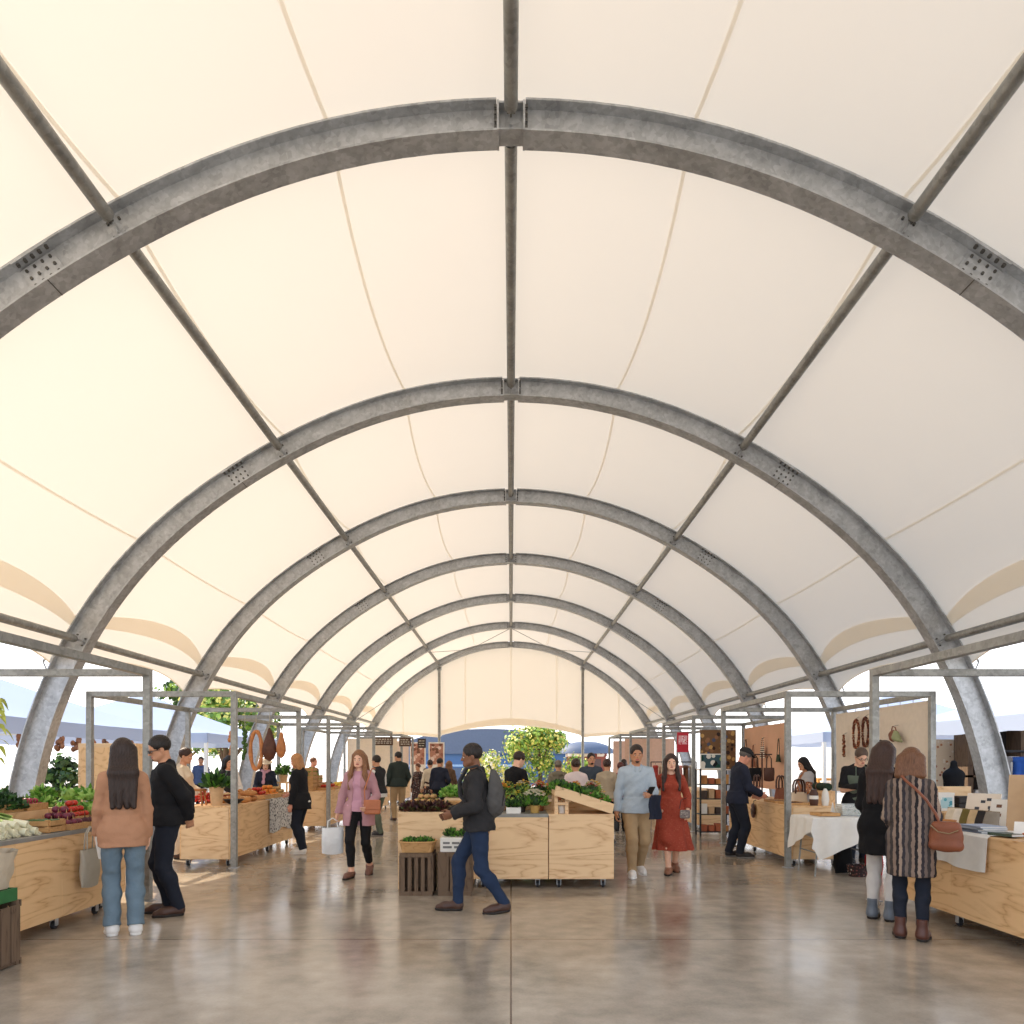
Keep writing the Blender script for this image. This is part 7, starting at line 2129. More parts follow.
for k, (nm, c) in enumerate((('red', (160, 60, 56)), ('cream', (214, 196, 170)), ('rust', (168, 96, 66)), ('dark grey', (70, 66, 68)), ('pink', (200, 140, 136)), ('brown', (110, 80, 62)), ('white', (224, 220, 214)))):
    g_ = thing('hanging_garment', '%s garment on the clothes rail of the fourth right stall' % nm, 'garment', (4.3 - 0.48 + 0.16 * k, 19.55, 1.432)); MB().tube([(0, 0, 0.0), (0, 0, -0.05)], 0.004, 5).build('hanger', BLACK, g_)
    F = Field((-0.12, -0.3, -0.9), (0.12, 0.3, 0.0), 0.014); F.cone((0, -0.15, -0.11), (0, 0.15, -0.11), 0.045, 0.045); F.cone((0, 0, -0.15), (0, 0, -0.62), 0.05, 0.055, 0.04); F.cone((0, 0.11, -0.2), (0, 0.13, -0.7), 0.045, 0.05, 0.05); F.cone((0, -0.11, -0.2), (0, -0.13, -0.7), 0.045, 0.05, 0.05); F.plane((0, 0, -0.74), (0, 0, -1)); V, Q = F.mesh(); np_object('fabric', V, Q, cloth('garment_' + nm.replace(' ', '_'), c), g_)
for (x0, x1, y, nm, c) in ((3.95, 5.68, 25.7, 'tan canvas hanging on the near rail of the fifth right stall', (210, 172, 148)), (3.95, 5.68, 28.6, 'pinkish canvas hanging on the far rail of the fifth right stall', (222, 188, 170)), (-5.68, -3.95, 25.7, 'cream canvas hanging on the near rail of the fifth left stall', (222, 204, 180)), (-5.68, -3.95, 28.6, 'pale canvas hanging on the far rail of the fifth left stall', (228, 206, 190))):
    r = thing('canvas_backdrop', nm, 'backdrop', ((x0 + x1) / 2, y, 0.9)); W = x1 - x0
    MB().grid(lambda u, v: (-W / 2 + W * u, 0.012 * math.sin(u * 20), 1.36 * v), 24, 4, double=0.004).build('fabric', mat('canvas_%d_%d_%d' % c, c, 0.9, var=0.05), r, smooth=0.8)
    b = MB()
    for k in range(6): b.tube([(-W / 2 + 0.05 + (W - 0.1) * k / 5, 0, 1.35), (-W / 2 + 0.05 + (W - 0.1) * k / 5, 0, ZR - 0.9)], 0.005, 5)
    b.build('tie_cords', TOTE, r)
for k, (x, nm) in enumerate(((-3.78, 'left'), (-3.02, 'right'))):
    r = thing('poster_board', 'pinkish brown photo poster on a board, %s of two by the far wall' % nm, 'poster', (x, 30.0, 0))
    MB().bb(-0.32, 0.32, -0.015, 0.015, 0.5, 2.25).build('board', CARDW, r); MB().bb(-0.27, 0.27, -0.018, -0.0155, 1.35, 2.2).build('poster', mat_speckle('poster_print_%d' % k, (176, 128, 110), [(120, 84, 70), (214, 180, 164), (150, 100, 86), (226, 206, 196)], 7, 0.5), r)
    for i in (-1, 1): MB().bb(i * 0.28 - 0.02, i * 0.28 + 0.02, -0.2, 0.2, 0, 0.03).build('foot', STEEL, r); MB().bb(i * 0.28 - 0.02, i * 0.28 + 0.02, -0.012, 0.012, 0.03, 0.5).build('leg', STEEL, r)
# ------------------------------------------------------------------ centre stall
CZ = 0.85
counter('plywood counter with knots and grey top in the middle of the centre stall', -0.44, 0.428, 8.5, 9.25, [], '-y', CZ)
counter('plywood counter with knots at the right end of the centre stall, under the sloping planter', 0.434, 1.185, 8.5, 9.25, [], '-y', CZ, PLY_X, topt=0.02)
counter('rear plywood counter of the centre stall with rows of flowering plants', -0.44, 1.185, 9.27, 9.95, [0.43], '-y', 0.95, PLY_X, topt=0.02)
bx = thing('plywood_box', 'tall plywood box without wheels at the left end of the centre stall', 'box', (-0.865, 8.82, 0))
for nm, a in (('front_panel', (-0.42, 0.42, -0.40, -0.382, 0, 0.86)), ('back_panel', (-0.42, 0.42, 0.382, 0.40, 0, 0.86)), ('end_panel', (-0.42, -0.402, -0.381, 0.381, 0, 0.86)), ('end_panel', (0.402, 0.42, -0.381, 0.381, 0, 0.86)), ('top_panel', (-0.42, 0.42, -0.40, 0.40, 0.861, 0.88))):
    b = MB(); b.bb(*a); b.build(nm, PLY_X if nm != 'end_panel' else PLY_Y, bx, bevel=0.002)
# crates on the floor before it
crate('dark slatted crate standing on end under the herb basket, left of the centre stall', -1.03, 8.21, 0, 0.36, 0.34, 0.46, 0, DARKWOOD, 'dark crates of the centre stall', 'z', None, 5, 0.72)
crate('dark plank crate behind the legs of the striding man', -0.61, 8.21, 0, 0.36, 0.34, 0.47, 0, DARKWOOD, 'dark crates of the centre stall', 'z', None, 3)
hbk = thing('shallow_basket', 'shallow brown wooden basket with rim on the left dark crate of the centre stall', 'basket', (-1.03, 8.21, 0.461))
def fbas(u, v):
    a = u * 2 * PI
    k = 0.86 + 0.14 * v
    return (math.copysign(abs(math.cos(a)) ** 0.55, math.cos(a)) * 0.20 * k, math.copysign(abs(math.sin(a)) ** 0.55, math.sin(a)) * 0.17 * k, 0.11 * v)
b = MB(); b.grid(fbas, 36, 4, double=0.008); b.bb(-0.16, 0.16, -0.135, 0.135, 0.0, 0.07); b.build('basket', BASKETWOOD, hbk, smooth=0.6)
MB().tube([tuple(Vector(fbas(i / 36, 1.0)) + Vector((0, 0, 0.003))) for i in range(37)], 0.010, 6).build('rim', BASKETWOOD, hbk, smooth=0.8)
for i in range(3):
    for j in range(2):
        put('herb_clump', F_HERB, (-1.03 + (i - 1) * 0.105, 8.21 + (j - 0.5) * 0.12, 0.535), 'clump of green herbs in the shallow basket at the left of the centre stall', 'herbs', 'herbs in the shallow basket', i * 2 + j, None, 0.82)
wbx = small_box('white carton with faded lettering on the right dark crate, behind the striding man', -0.60, 8.19, 0.471, 0.34, 0.28, 0.15, CARDW)
text_lines(wbx, -0.14, 0.14, -0.1425, 0.03, 0.12, 2, mat('grey_ink', (120, 118, 116), 0.8), 5)
for i in range(2):
    put('herb_clump', F_HERB, (-0.66 + i * 0.15, 8.20, 0.625), 'clump of green herbs on the white carton, behind the striding man', 'herbs', 'herbs on the white carton', i + 0.5, None, 0.95)
# on the box: red leaf lettuces, basket, green lettuce
for k, (x, y) in enumerate(((-1.17, 8.54), (-0.98, 8.53), (-0.79, 8.54), (-1.08, 8.70), (-0.88, 8.71))):
    put('red_lettuce', F_REDL, (x, y, 0.881), 'dark red lettuce on the box at the left of the centre stall', 'lettuce', 'red lettuces on the centre stall box', k * 1.3, None, 1.0)
tray('low wooden tray of potatoes at the back of the box, left of the centre stall', -1.02, 9.0, 0.881, 0.44, 0.36, 0.10)
heap('potato', F_POT, -1.02, 9.0, 0.895, 5, 4, 3, (0.077, 0.075), 0.055, 'tan potato in the tray at the left of the centre stall', 'potato', 'potatoes of the centre stall')
bb_ = thing('wooden_bowl', 'pale wooden bowl under the bright green lettuce of the centre stall', 'bowl', (-0.60, 8.66, 0.881)); MB().lathe([(0.07, 0), (0.11, 0.02), (0.145, 0.11), (0.138, 0.112), (0.10, 0.03), (0.0, 0.02)], n=24).build('bowl', BASKETWOOD, bb_, smooth=0.8)
for k, (x, y) in enumerate(((-0.64, 8.62), (-0.57, 8.70), (-0.58, 8.60))):
    put('onion', F_ONI, (x, y, 0.91), 'purple onion in the pale wooden bowl of the centre stall', 'onion', 'onions in the pale bowl', k)
stp = MB(); stp.bb(-0.80, -0.50, 8.86, 9.16, 0.881, 1.02); o = stp.build('display_riser', PLY_X, bevel=0.003, recentre=True); tag(o, 'small plywood riser under the bright green lettuces of the centre stall', 'riser')
for k, (x, y) in enumerate(((-0.73, 8.94), (-0.57, 8.94), (-0.65, 9.06))):
    put('lettuce', F_LET, (x, y, 1.021), 'bright green lettuce on the riser at the left of the centre stall', 'lettuce', 'lettuces on the centre stall riser', k * 1.9, None, 1.15)
# potted plants on the middle counter
BLOOM_W = mat('bloom_white', (232, 226, 206), 0.7, var=0.06); BLOOM_Y = mat('bloom_yellow', (234, 190, 60), 0.7, var=0.12); BLOOM_O = mat('bloom_orange', (226, 110, 44), 0.7, var=0.12); BLOOM_P = mat('bloom_pink', (222, 130, 130), 0.7, var=0.1); BLOOM_R = mat('bloom_red', (190, 44, 40), 0.7, var=0.1)
HERBG = MATS['herb_green']
def f_flower(name, leaf_m, blooms, n_b, r_b, w_=0.10, h=0.13, potm=None, poth=0.09, potr=0.055, seed=1, square=False):
    def fn():
        root = empty_root(name)
        rr = random.Random(seed)
        if square:
            MB().bb(-potr, potr, -potr, potr, 0, poth).build('pot', potm or CARDW, root, bevel=0.003)
        else:
            MB().lathe([(potr * 0.75, 0), (potr, poth), (potr * 0.88, poth), (potr * 0.85, poth * 0.9), (0, poth * 0.88)], n=16).build('pot', potm or mat('terracotta', (168, 104, 72), 0.8), root, smooth=0.6)
        lf = leaf_ball('x', 110, w_, 0.05, leaf_m, V_DARK, h / w_ * 0.75, 0.4, seed, 0.5)()
        for c in list(lf.children):
            c.parent = root; c.location = (0, 0, poth * 0.92)
        bpy.data.objects.remove(lf)
        b = MB()
        for k in range(n_b):
            a = rr.uniform(0, 2 * PI); q = math.sqrt(rr.random()) * w_ * 1.05; zz = poth + h * (1.08 - 0.35 * (q / w_) ** 2) + rr.uniform(-0.01, 0.012)
            c = Vector((q * math.cos(a), q * math.sin(a), zz)); m_ = rr.randrange(len(blooms))
            for p_ in range(7):
                t_ = p_ * 2 * PI / 7; d = Vector((math.cos(t_), math.sin(t_), 0.35)); s_ = Vector((-math.sin(t_), math.cos(t_), 0))
                b.add([c, c + d * r_b * 0.6 + s_ * r_b * 0.34, c + d * r_b, c + d * r_b * 0.6 - s_ * r_b * 0.34], [(0, 1, 2, 3)], m_)
            b.ball(c + Vector((0, 0, r_b * 0.15)), r_b * 0.3, 6, 4, mi=m_)
        if n_b: b.build('blossoms', blooms, root)
        return root
    return fn
wt = tray('small white box holding a square potted herb on the middle counter of the centre stall', 0.03, 8.66, CZ + 0.001, 0.17, 0.15, 0.07, 0, CARDW, None)
F_SQ = f_flower('potted_herb', [HERBG, V_DARK], [BLOOM_W], 0, 0.01, 0.065, 0.08, mat('grey_pot', (150, 150, 140), 0.7), 0.06, 0.05, 41, True)
put('potted_herb', F_SQ, (0.03, 8.66, CZ + 0.0135), 'small green herb in a grey pot inside the white box on the centre stall', 'plant')
F_CHR = f_flower('potted_chrysanthemum', [HERBG, V_LET], [BLOOM_W], 60, 0.026, 0.115, 0.16, mat('ochre_pot', (186, 150, 84), 0.7), 0.085, 0.06, 42)
put('potted_chrysanthemum', F_CHR, (0.28, 8.72, CZ + 0.001), 'white chrysanthemum in an ochre pot on the middle counter of the centre stall', 'plant', None, 0, None, 1.05)
F_DP = f_flower('potted_herb', [V_DARK, HERBG], [BLOOM_W], 10, 0.016, 0.07, 0.09, mat('dark_pot', (60, 50, 44), 0.7), 0.07, 0.05, 43)
put('dark_potted_herb', F_DP, (0.13, 8.86, CZ + 0.001), 'small dark green plant in a dark pot behind the chrysanthemum', 'plant')
F_YG = f_flower('flowering_plant', [V_CAB, mat('yellow_green_leaf', (178, 186, 84)), HERBG], [BLOOM_Y, mat('yellow_green_leaf', (178, 186, 84))], 26, 0.02, 0.105, 0.16, None, 0.09, 0.055, 44)
F_YO = f_flower('flowering_plant', [HERBG, V_CAB], [BLOOM_O, BLOOM_Y], 34, 0.026, 0.10, 0.15, None, 0.09, 0.055, 45)
F_MX = f_flower('flowering_plant', [HERBG, V_DARK], [BLOOM_R, BLOOM_P, BLOOM_W], 34, 0.024, 0.10, 0.16, None, 0.09, 0.055, 46)
F_WH = f_flower('flowering_plant', [V_CAB, HERBG], [BLOOM_W, BLOOM_Y], 40, 0.024, 0.10, 0.17, None, 0.09, 0.055, 47)
for k in range(7):
    x = -0.33 + k * 0.225
    sp = [('yg', F_YG), ('yo', F_YO), ('yg', F_YG), ('mx', F_MX), ('wh', F_WH), ('yg', F_YG), ('mx', F_MX)][k]
    put(sp[0], sp[1], (x, 9.38, 0.951), '%s, %s from left in front row of the rear counter' % ({'yg': 'yellow green flowering plant', 'yo': 'orange and yellow flowering plant', 'mx': 'red and pink flowering plant', 'wh': 'white flowering plant'}[sp[0]], ['first', 'second', 'third', 'fourth', 'fifth', 'sixth', 'seventh'][k]), 'plant', 'flowering plants of the centre stall', k * 1.1, None, 0.88)
    sp = [('wh', F_WH), ('yg', F_YG), ('wh', F_WH), ('yo', F_YO), ('mx', F_MX), ('yo', F_YO), ('wh', F_WH)][k]
    put(sp[0], sp[1], (x + 0.05, 9.68, 0.951), '%s, %s from left in back row of the rear counter' % ({'yg': 'yellow green flowering plant', 'yo': 'orange and yellow flowering plant', 'mx': 'red and pink flowering plant', 'wh': 'white flowering plant'}[sp[0]], ['first', 'second', 'third', 'fourth', 'fifth', 'sixth', 'seventh'][k]), 'plant', 'flowering plants of the centre stall', k * 1.7 + 1, None, 0.95)
# grey-topped middle counter: green low trays behind the pots
for k in range(4):
    put('yg', F_YG, (-0.36 + k * 0.24, 9.10, CZ + 0.001), 'yellow green flowering plant, %s from the left at the back of the middle counter' % ['first', 'second', 'third', 'fourth'][k], 'plant', 'yellow green plants on the middle counter', k * 0.9, None, 0.95)
# sloping planter
al = 17.8 * D2R
pr = thing('sloping_planter', 'sloping plywood planter box full of plants on the right end of the centre stall', 'planter', (1.165, 8.50, CZ + 0.001))
ca, sa = math.cos(al), math.sin(al)
def sl(u, w_):      # u metres up the slope to the left, w_ across its thickness
    return (-u * ca - w_ * sa * -0.0 - w_ * sa * 0.0, u * sa + w_)
Lp = 0.70; Hb = 0.115
def board(y0, y1, nm):
    b = MB(); b.prism([(-0.0, 0.0), (-Lp * ca, Lp * sa), (-Lp * ca + Hb * sa * 0.6, Lp * sa + Hb), (0.0 + Hb * sa * 0.6, Hb)], 'y', y0, y1); b.build(nm, PLY_X, pr, bevel=0.002)
board(0.0, 0.018, 'front_board'); board(0.66, 0.678, 'back_board')
b = MB(); b.prism([(-0.012, 0.004), (-Lp * ca + 0.012, Lp * sa - 0.004), (-Lp * ca + 0.012, Lp * sa + 0.012), (-0.012, 0.02)], 'y', 0.019, 0.659); b.build('floor_board', PLY_X, pr)
b = MB(); b.prism([(-0.018, 0.0055), (0.0, 0.0), (Hb * sa * 0.6, Hb), (-0.018 + Hb * sa * 0.6, Hb + 0.004)], 'y', 0.019, 0.659); b.build('end_board', PLY_X, pr)
b = MB(); b.prism([(-Lp * ca, Lp * sa), (-Lp * ca + 0.018, Lp * sa - 0.006), (-Lp * ca + 0.018 + Hb * sa * 0.6, Lp * sa + Hb - 0.006), (-Lp * ca + Hb * sa * 0.6, Lp * sa + Hb)], 'y', 0.019, 0.659); b.build('end_board', PLY_X, pr)
b = MB(); b.prism([(-0.03, 0.03), (-Lp * ca + 0.03, Lp * sa + 0.01), (-Lp * ca + 0.035, Lp * sa + 0.075), (-0.01, 0.085)], 'y', 0.02, 0.658); b.build('soil', mat('potting_soil', (52, 38, 30), 0.95, bump=0.3), pr)
for y_ in (0.05, 0.60):
    b = MB(); b.bb(-Lp * ca + 0.005, -Lp * ca + 0.045, y_, y_ + 0.04, 0.0, Lp * sa - 0.012); b.build('support_post', PLY_X, pr)
    b = MB(); b.bb(-0.54, -0.50, y_, y_ + 0.04, 0.0, 0.54 * math.tan(al) - 0.03); b.build('support_post', PLY_X, pr)
b = MB(); b.bb(-Lp * ca + 0.045, -0.54, 0.05, 0.09, 0.10, 0.135); b.build('support_rail', PLY_X, pr)
F_PG = leaf_ball('green_plant', 120, 0.085, 0.05, [HERBG, V_LET, V_DARK], V_DARK, 0.9, 0.4, 51, 0.6)
F_PF = f_flower('x', [HERBG, V_LET], [BLOOM_O, BLOOM_W, BLOOM_Y, BLOOM_P], 26, 0.02, 0.08, 0.07, None, 0.001, 0.02, 52)
def f_pf():
    r = F_PF(); p = [c for c in r.children if c.name.startswith('pot')]
    for c in p: bpy.data.objects.remove(c)
    r.name = 'flower_clump'; return r
rowl = ['top', 'second', 'third', 'fourth', 'fifth', 'lowest']
for k in range(5):
    u = 0.62 - k * 0.125
    for j in range(4):
        p = (1.165 - u * ca, 8.50 + 0.10 + j * 0.16, CZ + u * sa + 0.085)
        if k < 3 or (k == 3 and j % 2): put('green_plant', F_PG, p, 'leafy green plant high in the sloping planter', 'plant', 'green plants of the sloping planter', k + j * 1.3)
        else: put('flower_clump', f_pf, p, 'clump of mixed orange and white flowers low in the sloping planter', 'flowers', 'flowers of the sloping planter', k + j * 1.3)
# bucket under the planter
bu = thing('small_pail', 'small white pail under the sloping planter', 'pail', (0.60, 8.66, CZ + 0.001)); MB().lathe([(0.04, 0), (0.05, 0.09), (0.047, 0.09), (0.037, 0.01), (0, 0.01)], n=18).build('pail', CARDW, bu, smooth=0.6); MB().tube([(-0.049, 0, 0.085), (-0.03, 0, 0.115), (0.03, 0, 0.115), (0.049, 0, 0.085)], 0.002, 5).build('handle', STEEL_TUBE, bu)
# cut flowers in tall buckets behind
for k, (x, y, bl, nm) in enumerate(((0.40, 10.45, [BLOOM_R, BLOOM_O, BLOOM_Y], 'red and yellow'), (0.78, 10.45, [BLOOM_P, BLOOM_W], 'pink and white'), (1.16, 10.45, [BLOOM_W, BLOOM_Y], 'white and yellow'), (-0.58, 10.15, [BLOOM_W, BLOOM_Y], 'pale yellow'))):
    o = f_flower('flower_bucket', [HERBG, V_CAB], bl, 60, 0.03, 0.15, 0.42, mat('zinc_bucket', (150, 152, 154), 0.4, 0.6), 0.72, 0.13, 60 + k)()
    o.location = (x, y, 0); tag(o, 'tall zinc bucket of %s cut flowers behind the centre stall' % nm, 'flowers', 'flower buckets behind the centre stall')

# ------------------------------------------------------------------ outdoors
TENT = mat_membrane('marquee_fabric', (176, 188, 210), 0.2, (215, 226, 250))
def marquee(label, x0, x1, y0, y1, ze, za, legs=True, m=TENT):
    r = thing('marquee', label, 'tent', ((x0 + x1) / 2, (y0 + y1) / 2, 0), 0, 'white marquees outside')
    hx, hy = (x1 - x0) / 2, (y1 - y0) / 2
    cs_ = [(-hx, -hy), (hx, -hy), (hx, hy), (-hx, hy)]
    b = MB()
    for k in range(4):
        a, c = Vector(cs_[k] + (0,)), Vector(cs_[(k + 1) % 4] + (0,))
        def f(u, v):
            p = a + (c - a) * u
            q = p * (1 - v)
            return (q.x, q.y, ze + (za - ze) * (v ** 1.25) - 0.05 * math.sin(PI * u) * (1 - v) * 0.5)
        b.grid(f, 12, 10)
    b.build('roof', m, r, smooth=0.6)
    b = MB()
    for k in range(4):
        a, c = Vector(cs_[k] + (0,)), Vector(cs_[(k + 1) % 4] + (0,))
        b.grid(lambda u, v: ((a + (c - a) * u).x, (a + (c - a) * u).y, ze - 0.05 * math.sin(PI * u) * 0.5 - 0.24 * v - 0.02 * abs(math.sin(u * 20)) * v), 40, 1)
    b.build('valance', m, r)
    for x, y in cs_:
        MB().bb(x * 0.985 - 0.04, x * 0.985 + 0.04, y * 0.985 - 0.04, y * 0.985 + 0.04, -0.124, ze).build('pole', CARDW, r)
    for k in range(4):
        a, c = cs_[k], cs_[(k + 1) % 4]
        MB().bar((a[0] * 0.985, a[1] * 0.985, ze - 0.06), (c[0] * 0.985, c[1] * 0.985, ze - 0.06), 0.04).build('eave_rail', CARDW, r)
    return r
marquee('white marquee outside the near left arches', -15.5, -7.6, 10.8, 17.2, 2.15, 3.7)
marquee('white marquee outside beyond the near right arch', 7.7, 15.0, 9.2, 15.2, 2.2, 3.6)
marquee('unseen white marquee added left of the camera to block the sun', -16.5, -8.2, 2.2, 9.8, 2.6, 4.6)  # out of view, added to keep sun patches off the near left floor
marquee('white marquee outside the hall farther down the right side', 7.8, 14.0, 18.5, 24.0, 2.2, 3.5)
marquee('white marquee outside the hall farther down the left side', -14.0, -7.8, 19.0, 25.0, 2.2, 3.5)
# trees
def tree(label, x, y, h, w_, n, cols, seed, trunk=True, name='tree', zb=-0.125, leaf=0.16, low=0.25):
    root = thing(name, label, 'tree' if trunk else 'shrub', (x, y, zb)); r2 = random.Random(seed)
    blobs = []
    for k in range(16):
        a = r2.uniform(0, 2 * PI); q = math.sqrt(r2.random()) * w_ * 0.5; zz = h * r2.uniform(low + 0.12, 0.92)
        q *= math.sin(PI * min(1, max(0.12, (zz / h - low) / (1 - low) * 0.8 + 0.18)))
        blobs.append((Vector((q * math.cos(a), q * math.sin(a), zz)), w_ * r2.uniform(0.14, 0.26)))
    b = MB()
    for k in range(n):
        c, rad = r2.choice(blobs)
        d = Vector((r2.gauss(0, 1), r2.gauss(0, 1), r2.gauss(0, 1))).normalized()
        p = c + d * rad * r2.uniform(0.5, 1.05)
        t_ = Vector((r2.gauss(0, 1), r2.gauss(0, 1), r2.gauss(0, 1))).normalized(); s_ = d.cross(t_).normalized() * leaf * r2.uniform(0.5, 1.0) * 0.5; t2 = s_.cross(d + t_ * 0.6).normalized() * leaf * r2.uniform(0.6, 1.1)
        b.add([p, p + t2 * 0.5 + s_, p + t2, p + t2 * 0.5 - s_], [(0, 1, 2, 3)], r2.randrange(len(cols)))
    b.build('foliage', cols, root)
    if trunk:
        b = MB(); b.tube([(0, 0, 0), (0.03 * h * 0.2, 0, h * 0.25), (0, 0.02, h * 0.55)], [0.035 * h, 0.028 * h, 0.015 * h], 10)
        for c, rad in blobs[:9]: b.tube([(0.0, 0, h * 0.3), tuple(c * 0.6 + Vector((0, 0, h * 0.16))), tuple(c)], [0.014 * h, 0.009 * h, 0.003 * h], 6)
        b.build('trunk', mat('bark', (104, 84, 66), 0.9, bump=0.3), root, smooth=1)
    return root
LY = mat('leaf_yellow', (222, 210, 110), 0.6, var=0.2); LG = mat('leaf_bright', (150, 178, 70), 0.6, var=0.25); LM = mat('leaf_mid', (96, 130, 58), 0.6, var=0.25); LD = mat('leaf_dark', (56, 82, 44), 0.6, var=0.25)
tree('sunlit yellow green tree beyond the far opening', 1.5, 38.5, 3.7, 3.4, 5200, [LY, LG, LG, LM], 3, True, 'tree', -0.125, 0.20, 0.2)
tree('low yellow flowering bush left of the tree beyond the far opening', -1.3, 37.0, 1.9, 2.6, 2600, [LY, LG, BLOOM_W], 4, False, 'bush', -0.125, 0.16, 0.0)
tree('low green bush right of the tree beyond the far opening', 3.2, 36.5, 1.7, 2.4, 2400, [LG, LM, LY], 5, False, 'bush', -0.125, 0.16, 0.0)
tree('tree with yellow green leaves outside the left side, above the marquee', -10.6, 27.5, 4.4, 3.6, 4200, [LY, LG, LM, LM], 6, True, 'tree', -0.125, 0.22, 0.35)
tree('tall green tree farther behind on the left', -15.0, 34.0, 5.4, 4.6, 3600, [LG, LM, LD], 7, True, 'tree', -0.125, 0.26, 0.3)
for k, (x, y, h, nm) in enumerate(((-7.25, 11.9, 1.35, 'dark green potted shrub beside the near left marquee'), (-9.5, 12.1, 1.7, 'taller dark green shrub under the near left marquee, left of the white pole'), (-7.6, 14.2, 1.2, 'small green shrub at the far side of the near left marquee'))):
    o = tree(nm, x, y, h, 0.95, 1500, [LD, LM, LD], 20 + k, False, 'shrub', 0.17, 0.11, 0.0)
    MB().lathe([(0.2, -0.294), (0.27, 0.05), (0.25, 0.05), (0.22, -0.02), (0, -0.02)], n=18).build('pot', mat('terracotta', (168, 104, 72)), o, smooth=0.6)
# blue hall and kiosk beyond the far opening
bh = thing('barrel_roof_hall', 'blue hall with slate grey barrel roof beyond the far opening', 'building', (-1.6, 52.0, -0.125))
SLATE = mat('slate_blue', (88, 100, 122), 0.6, var=0.06); BLUEWALL = mat('blue_wall', (70, 104, 150), 0.6, var=0.06)
b = MB(); b.bb(-6.2, 6.2, 0, 10, 0, 2.15); b.build('wall', BLUEWALL, bh)
pts = [(6.4 * math.cos(a), 2.15 + 1.75 * math.sin(a)) for a in [PI * k / 28 for k in range(29)]]
b = MB(); b.prism(pts, 'y', -0.3, 10.2); b.build('roof', SLATE, bh, smooth=0.5)
b = MB(); b.bb(-6.25, 6.25, -0.05, 0.0, 1.25, 1.4); b.build('stripe', mat('pale_blue', (150, 176, 206), 0.6), bh)
for k in range(5):
    b = MB(); b.bb(-5.4 + k * 2.3, -3.9 + k * 2.3, -0.04, 0.0, 0.1, 1.15); b.build('door', SLATE, bh)
ki = thing('kiosk', 'red brown kiosk with small blue dome roof beyond the far opening', 'kiosk', (4.55, 44.0, -0.125))
b = MB(); b.bb(-1.1, 1.1, 0, 2, 0, 2.05); b.build('wall', mat('kiosk_red', (134, 72, 58), 0.8), ki)
b = MB(); b.bb(-1.15, 1.15, -0.08, 2.08, 1.9, 2.08); b.build('frieze', mat_speckle('frieze_print', (214, 196, 178), [(120, 60, 50), (230, 220, 206)], 3, 0.4), ki)
b = MB(); b.bb(-0.8, 0.8, -0.02, 0.0, 0.95, 1.75); b.build('window', mat('kiosk_glass', (90, 70, 66), 0.2), ki)
b = MB(); b.lathe([(1.75, 2.08), (1.65, 2.35), (1.25, 2.62), (0.7, 2.78), (0.0, 2.84)], n=28, c=(0, 1, 0), squash=(1, 0.8)); b.build('dome_roof', SLATE, ki, smooth=0.8)
# outdoor stands on the right
ob = thing('trinket_display', 'cream board with small trinkets outside the right arches', 'display board', (7.75, 13.9, -0.125))
b = MB(); b.bb(-0.9, 0.9, 0, 0.04, 0.75, 2.0); b.build('panel', mat_speckle('trinket_board', (228, 206, 176), [(190, 130, 90), (240, 226, 206), (150, 90, 70)], 12, 0.28), ob)
for i in (-1, 1): b = MB(); b.bb(i * 0.85 - 0.03, i * 0.85 + 0.03, 0, 0.06, 0, 2.05); b.build('leg', PLY_X, ob)
ot = thing('display_bust', 'black dress-form bust on a wooden box outside the right arches', 'bust', (7.3, 12.2, 0.95)); F = Field((-0.3, -0.25, -0.05), (0.3, 0.25, 0.6), 0.014); F.ell((0, 0, 0.15), (0.16, 0.12, 0.22)); F.ell((0, 0, 0.28), (0.18, 0.11, 0.12), None, 0.05); F.cone((0, 0, 0.32), (0, 0, 0.48), 0.06, 0.05, 0.05); F.plane((0, 0, 0.0), (0, 0, -1)); V, Q = F.mesh(); np_object('torso', V, Q, BLACKCL, ot)
crate('pale wooden box under the black bust outside the right arches', 7.3, 12.2, -0.124, 0.62, 0.5, 1.07, 0, BASKETWOOD, None, 'x', None, 5)
def rack(label, x, y, rz, items, group):
    cr_ = thing('clothes_rack', label, 'clothes rack', (x, y, -0.125), rz)
    for i in (-1, 1):
        MB().tube([(i * 0.9, 0, 0.03), (i * 0.9, 0, 1.75)], 0.02, 8).build('upright', BLACK, cr_, smooth=1); MB().tube([(i * 0.9, -0.3, 0.02), (i * 0.9, 0.3, 0.02)], 0.02, 8).build('foot', BLACK, cr_, smooth=1)
    MB().tube([(-0.9, 0, 1.75), (0.9, 0, 1.75)], 0.02, 8).build('rail', BLACK, cr_, smooth=1)
    for k, (nm, c) in enumerate(items):
        dx = -0.58 + 1.16 * k / max(1, len(items) - 1)
        g_ = thing('hanging_garment', '%s garment on the clothes rail under the right marquee' % nm, 'garment', (x + dx * math.cos(rz), y + dx * math.sin(rz), 1.603), rz, group)
        MB().tube([(0, 0, 0.0), (0, 0, -0.05)], 0.004, 5).build('hanger', BLACK, g_)
        F = Field((-0.35, -0.12, -1.1), (0.35, 0.12, 0.0), 0.018); F.cone((-0.16, 0, -0.11), (0.16, 0, -0.11), 0.045, 0.045); F.cone((0, 0, -0.15), (0, 0, -0.85), 0.06, 0.06, 0.04); F.cone((0.11, 0, -0.2), (0.14, 0, -0.9), 0.05, 0.055, 0.05); F.cone((-0.11, 0, -0.2), (-0.14, 0, -0.9), 0.05, 0.055, 0.05); F.plane((0, 0, -0.92), (0, 0, -1)); V, Q = F.mesh(); np_object('fabric', V, Q, cloth('garment_' + nm.replace(' ', '_'), c), g_)
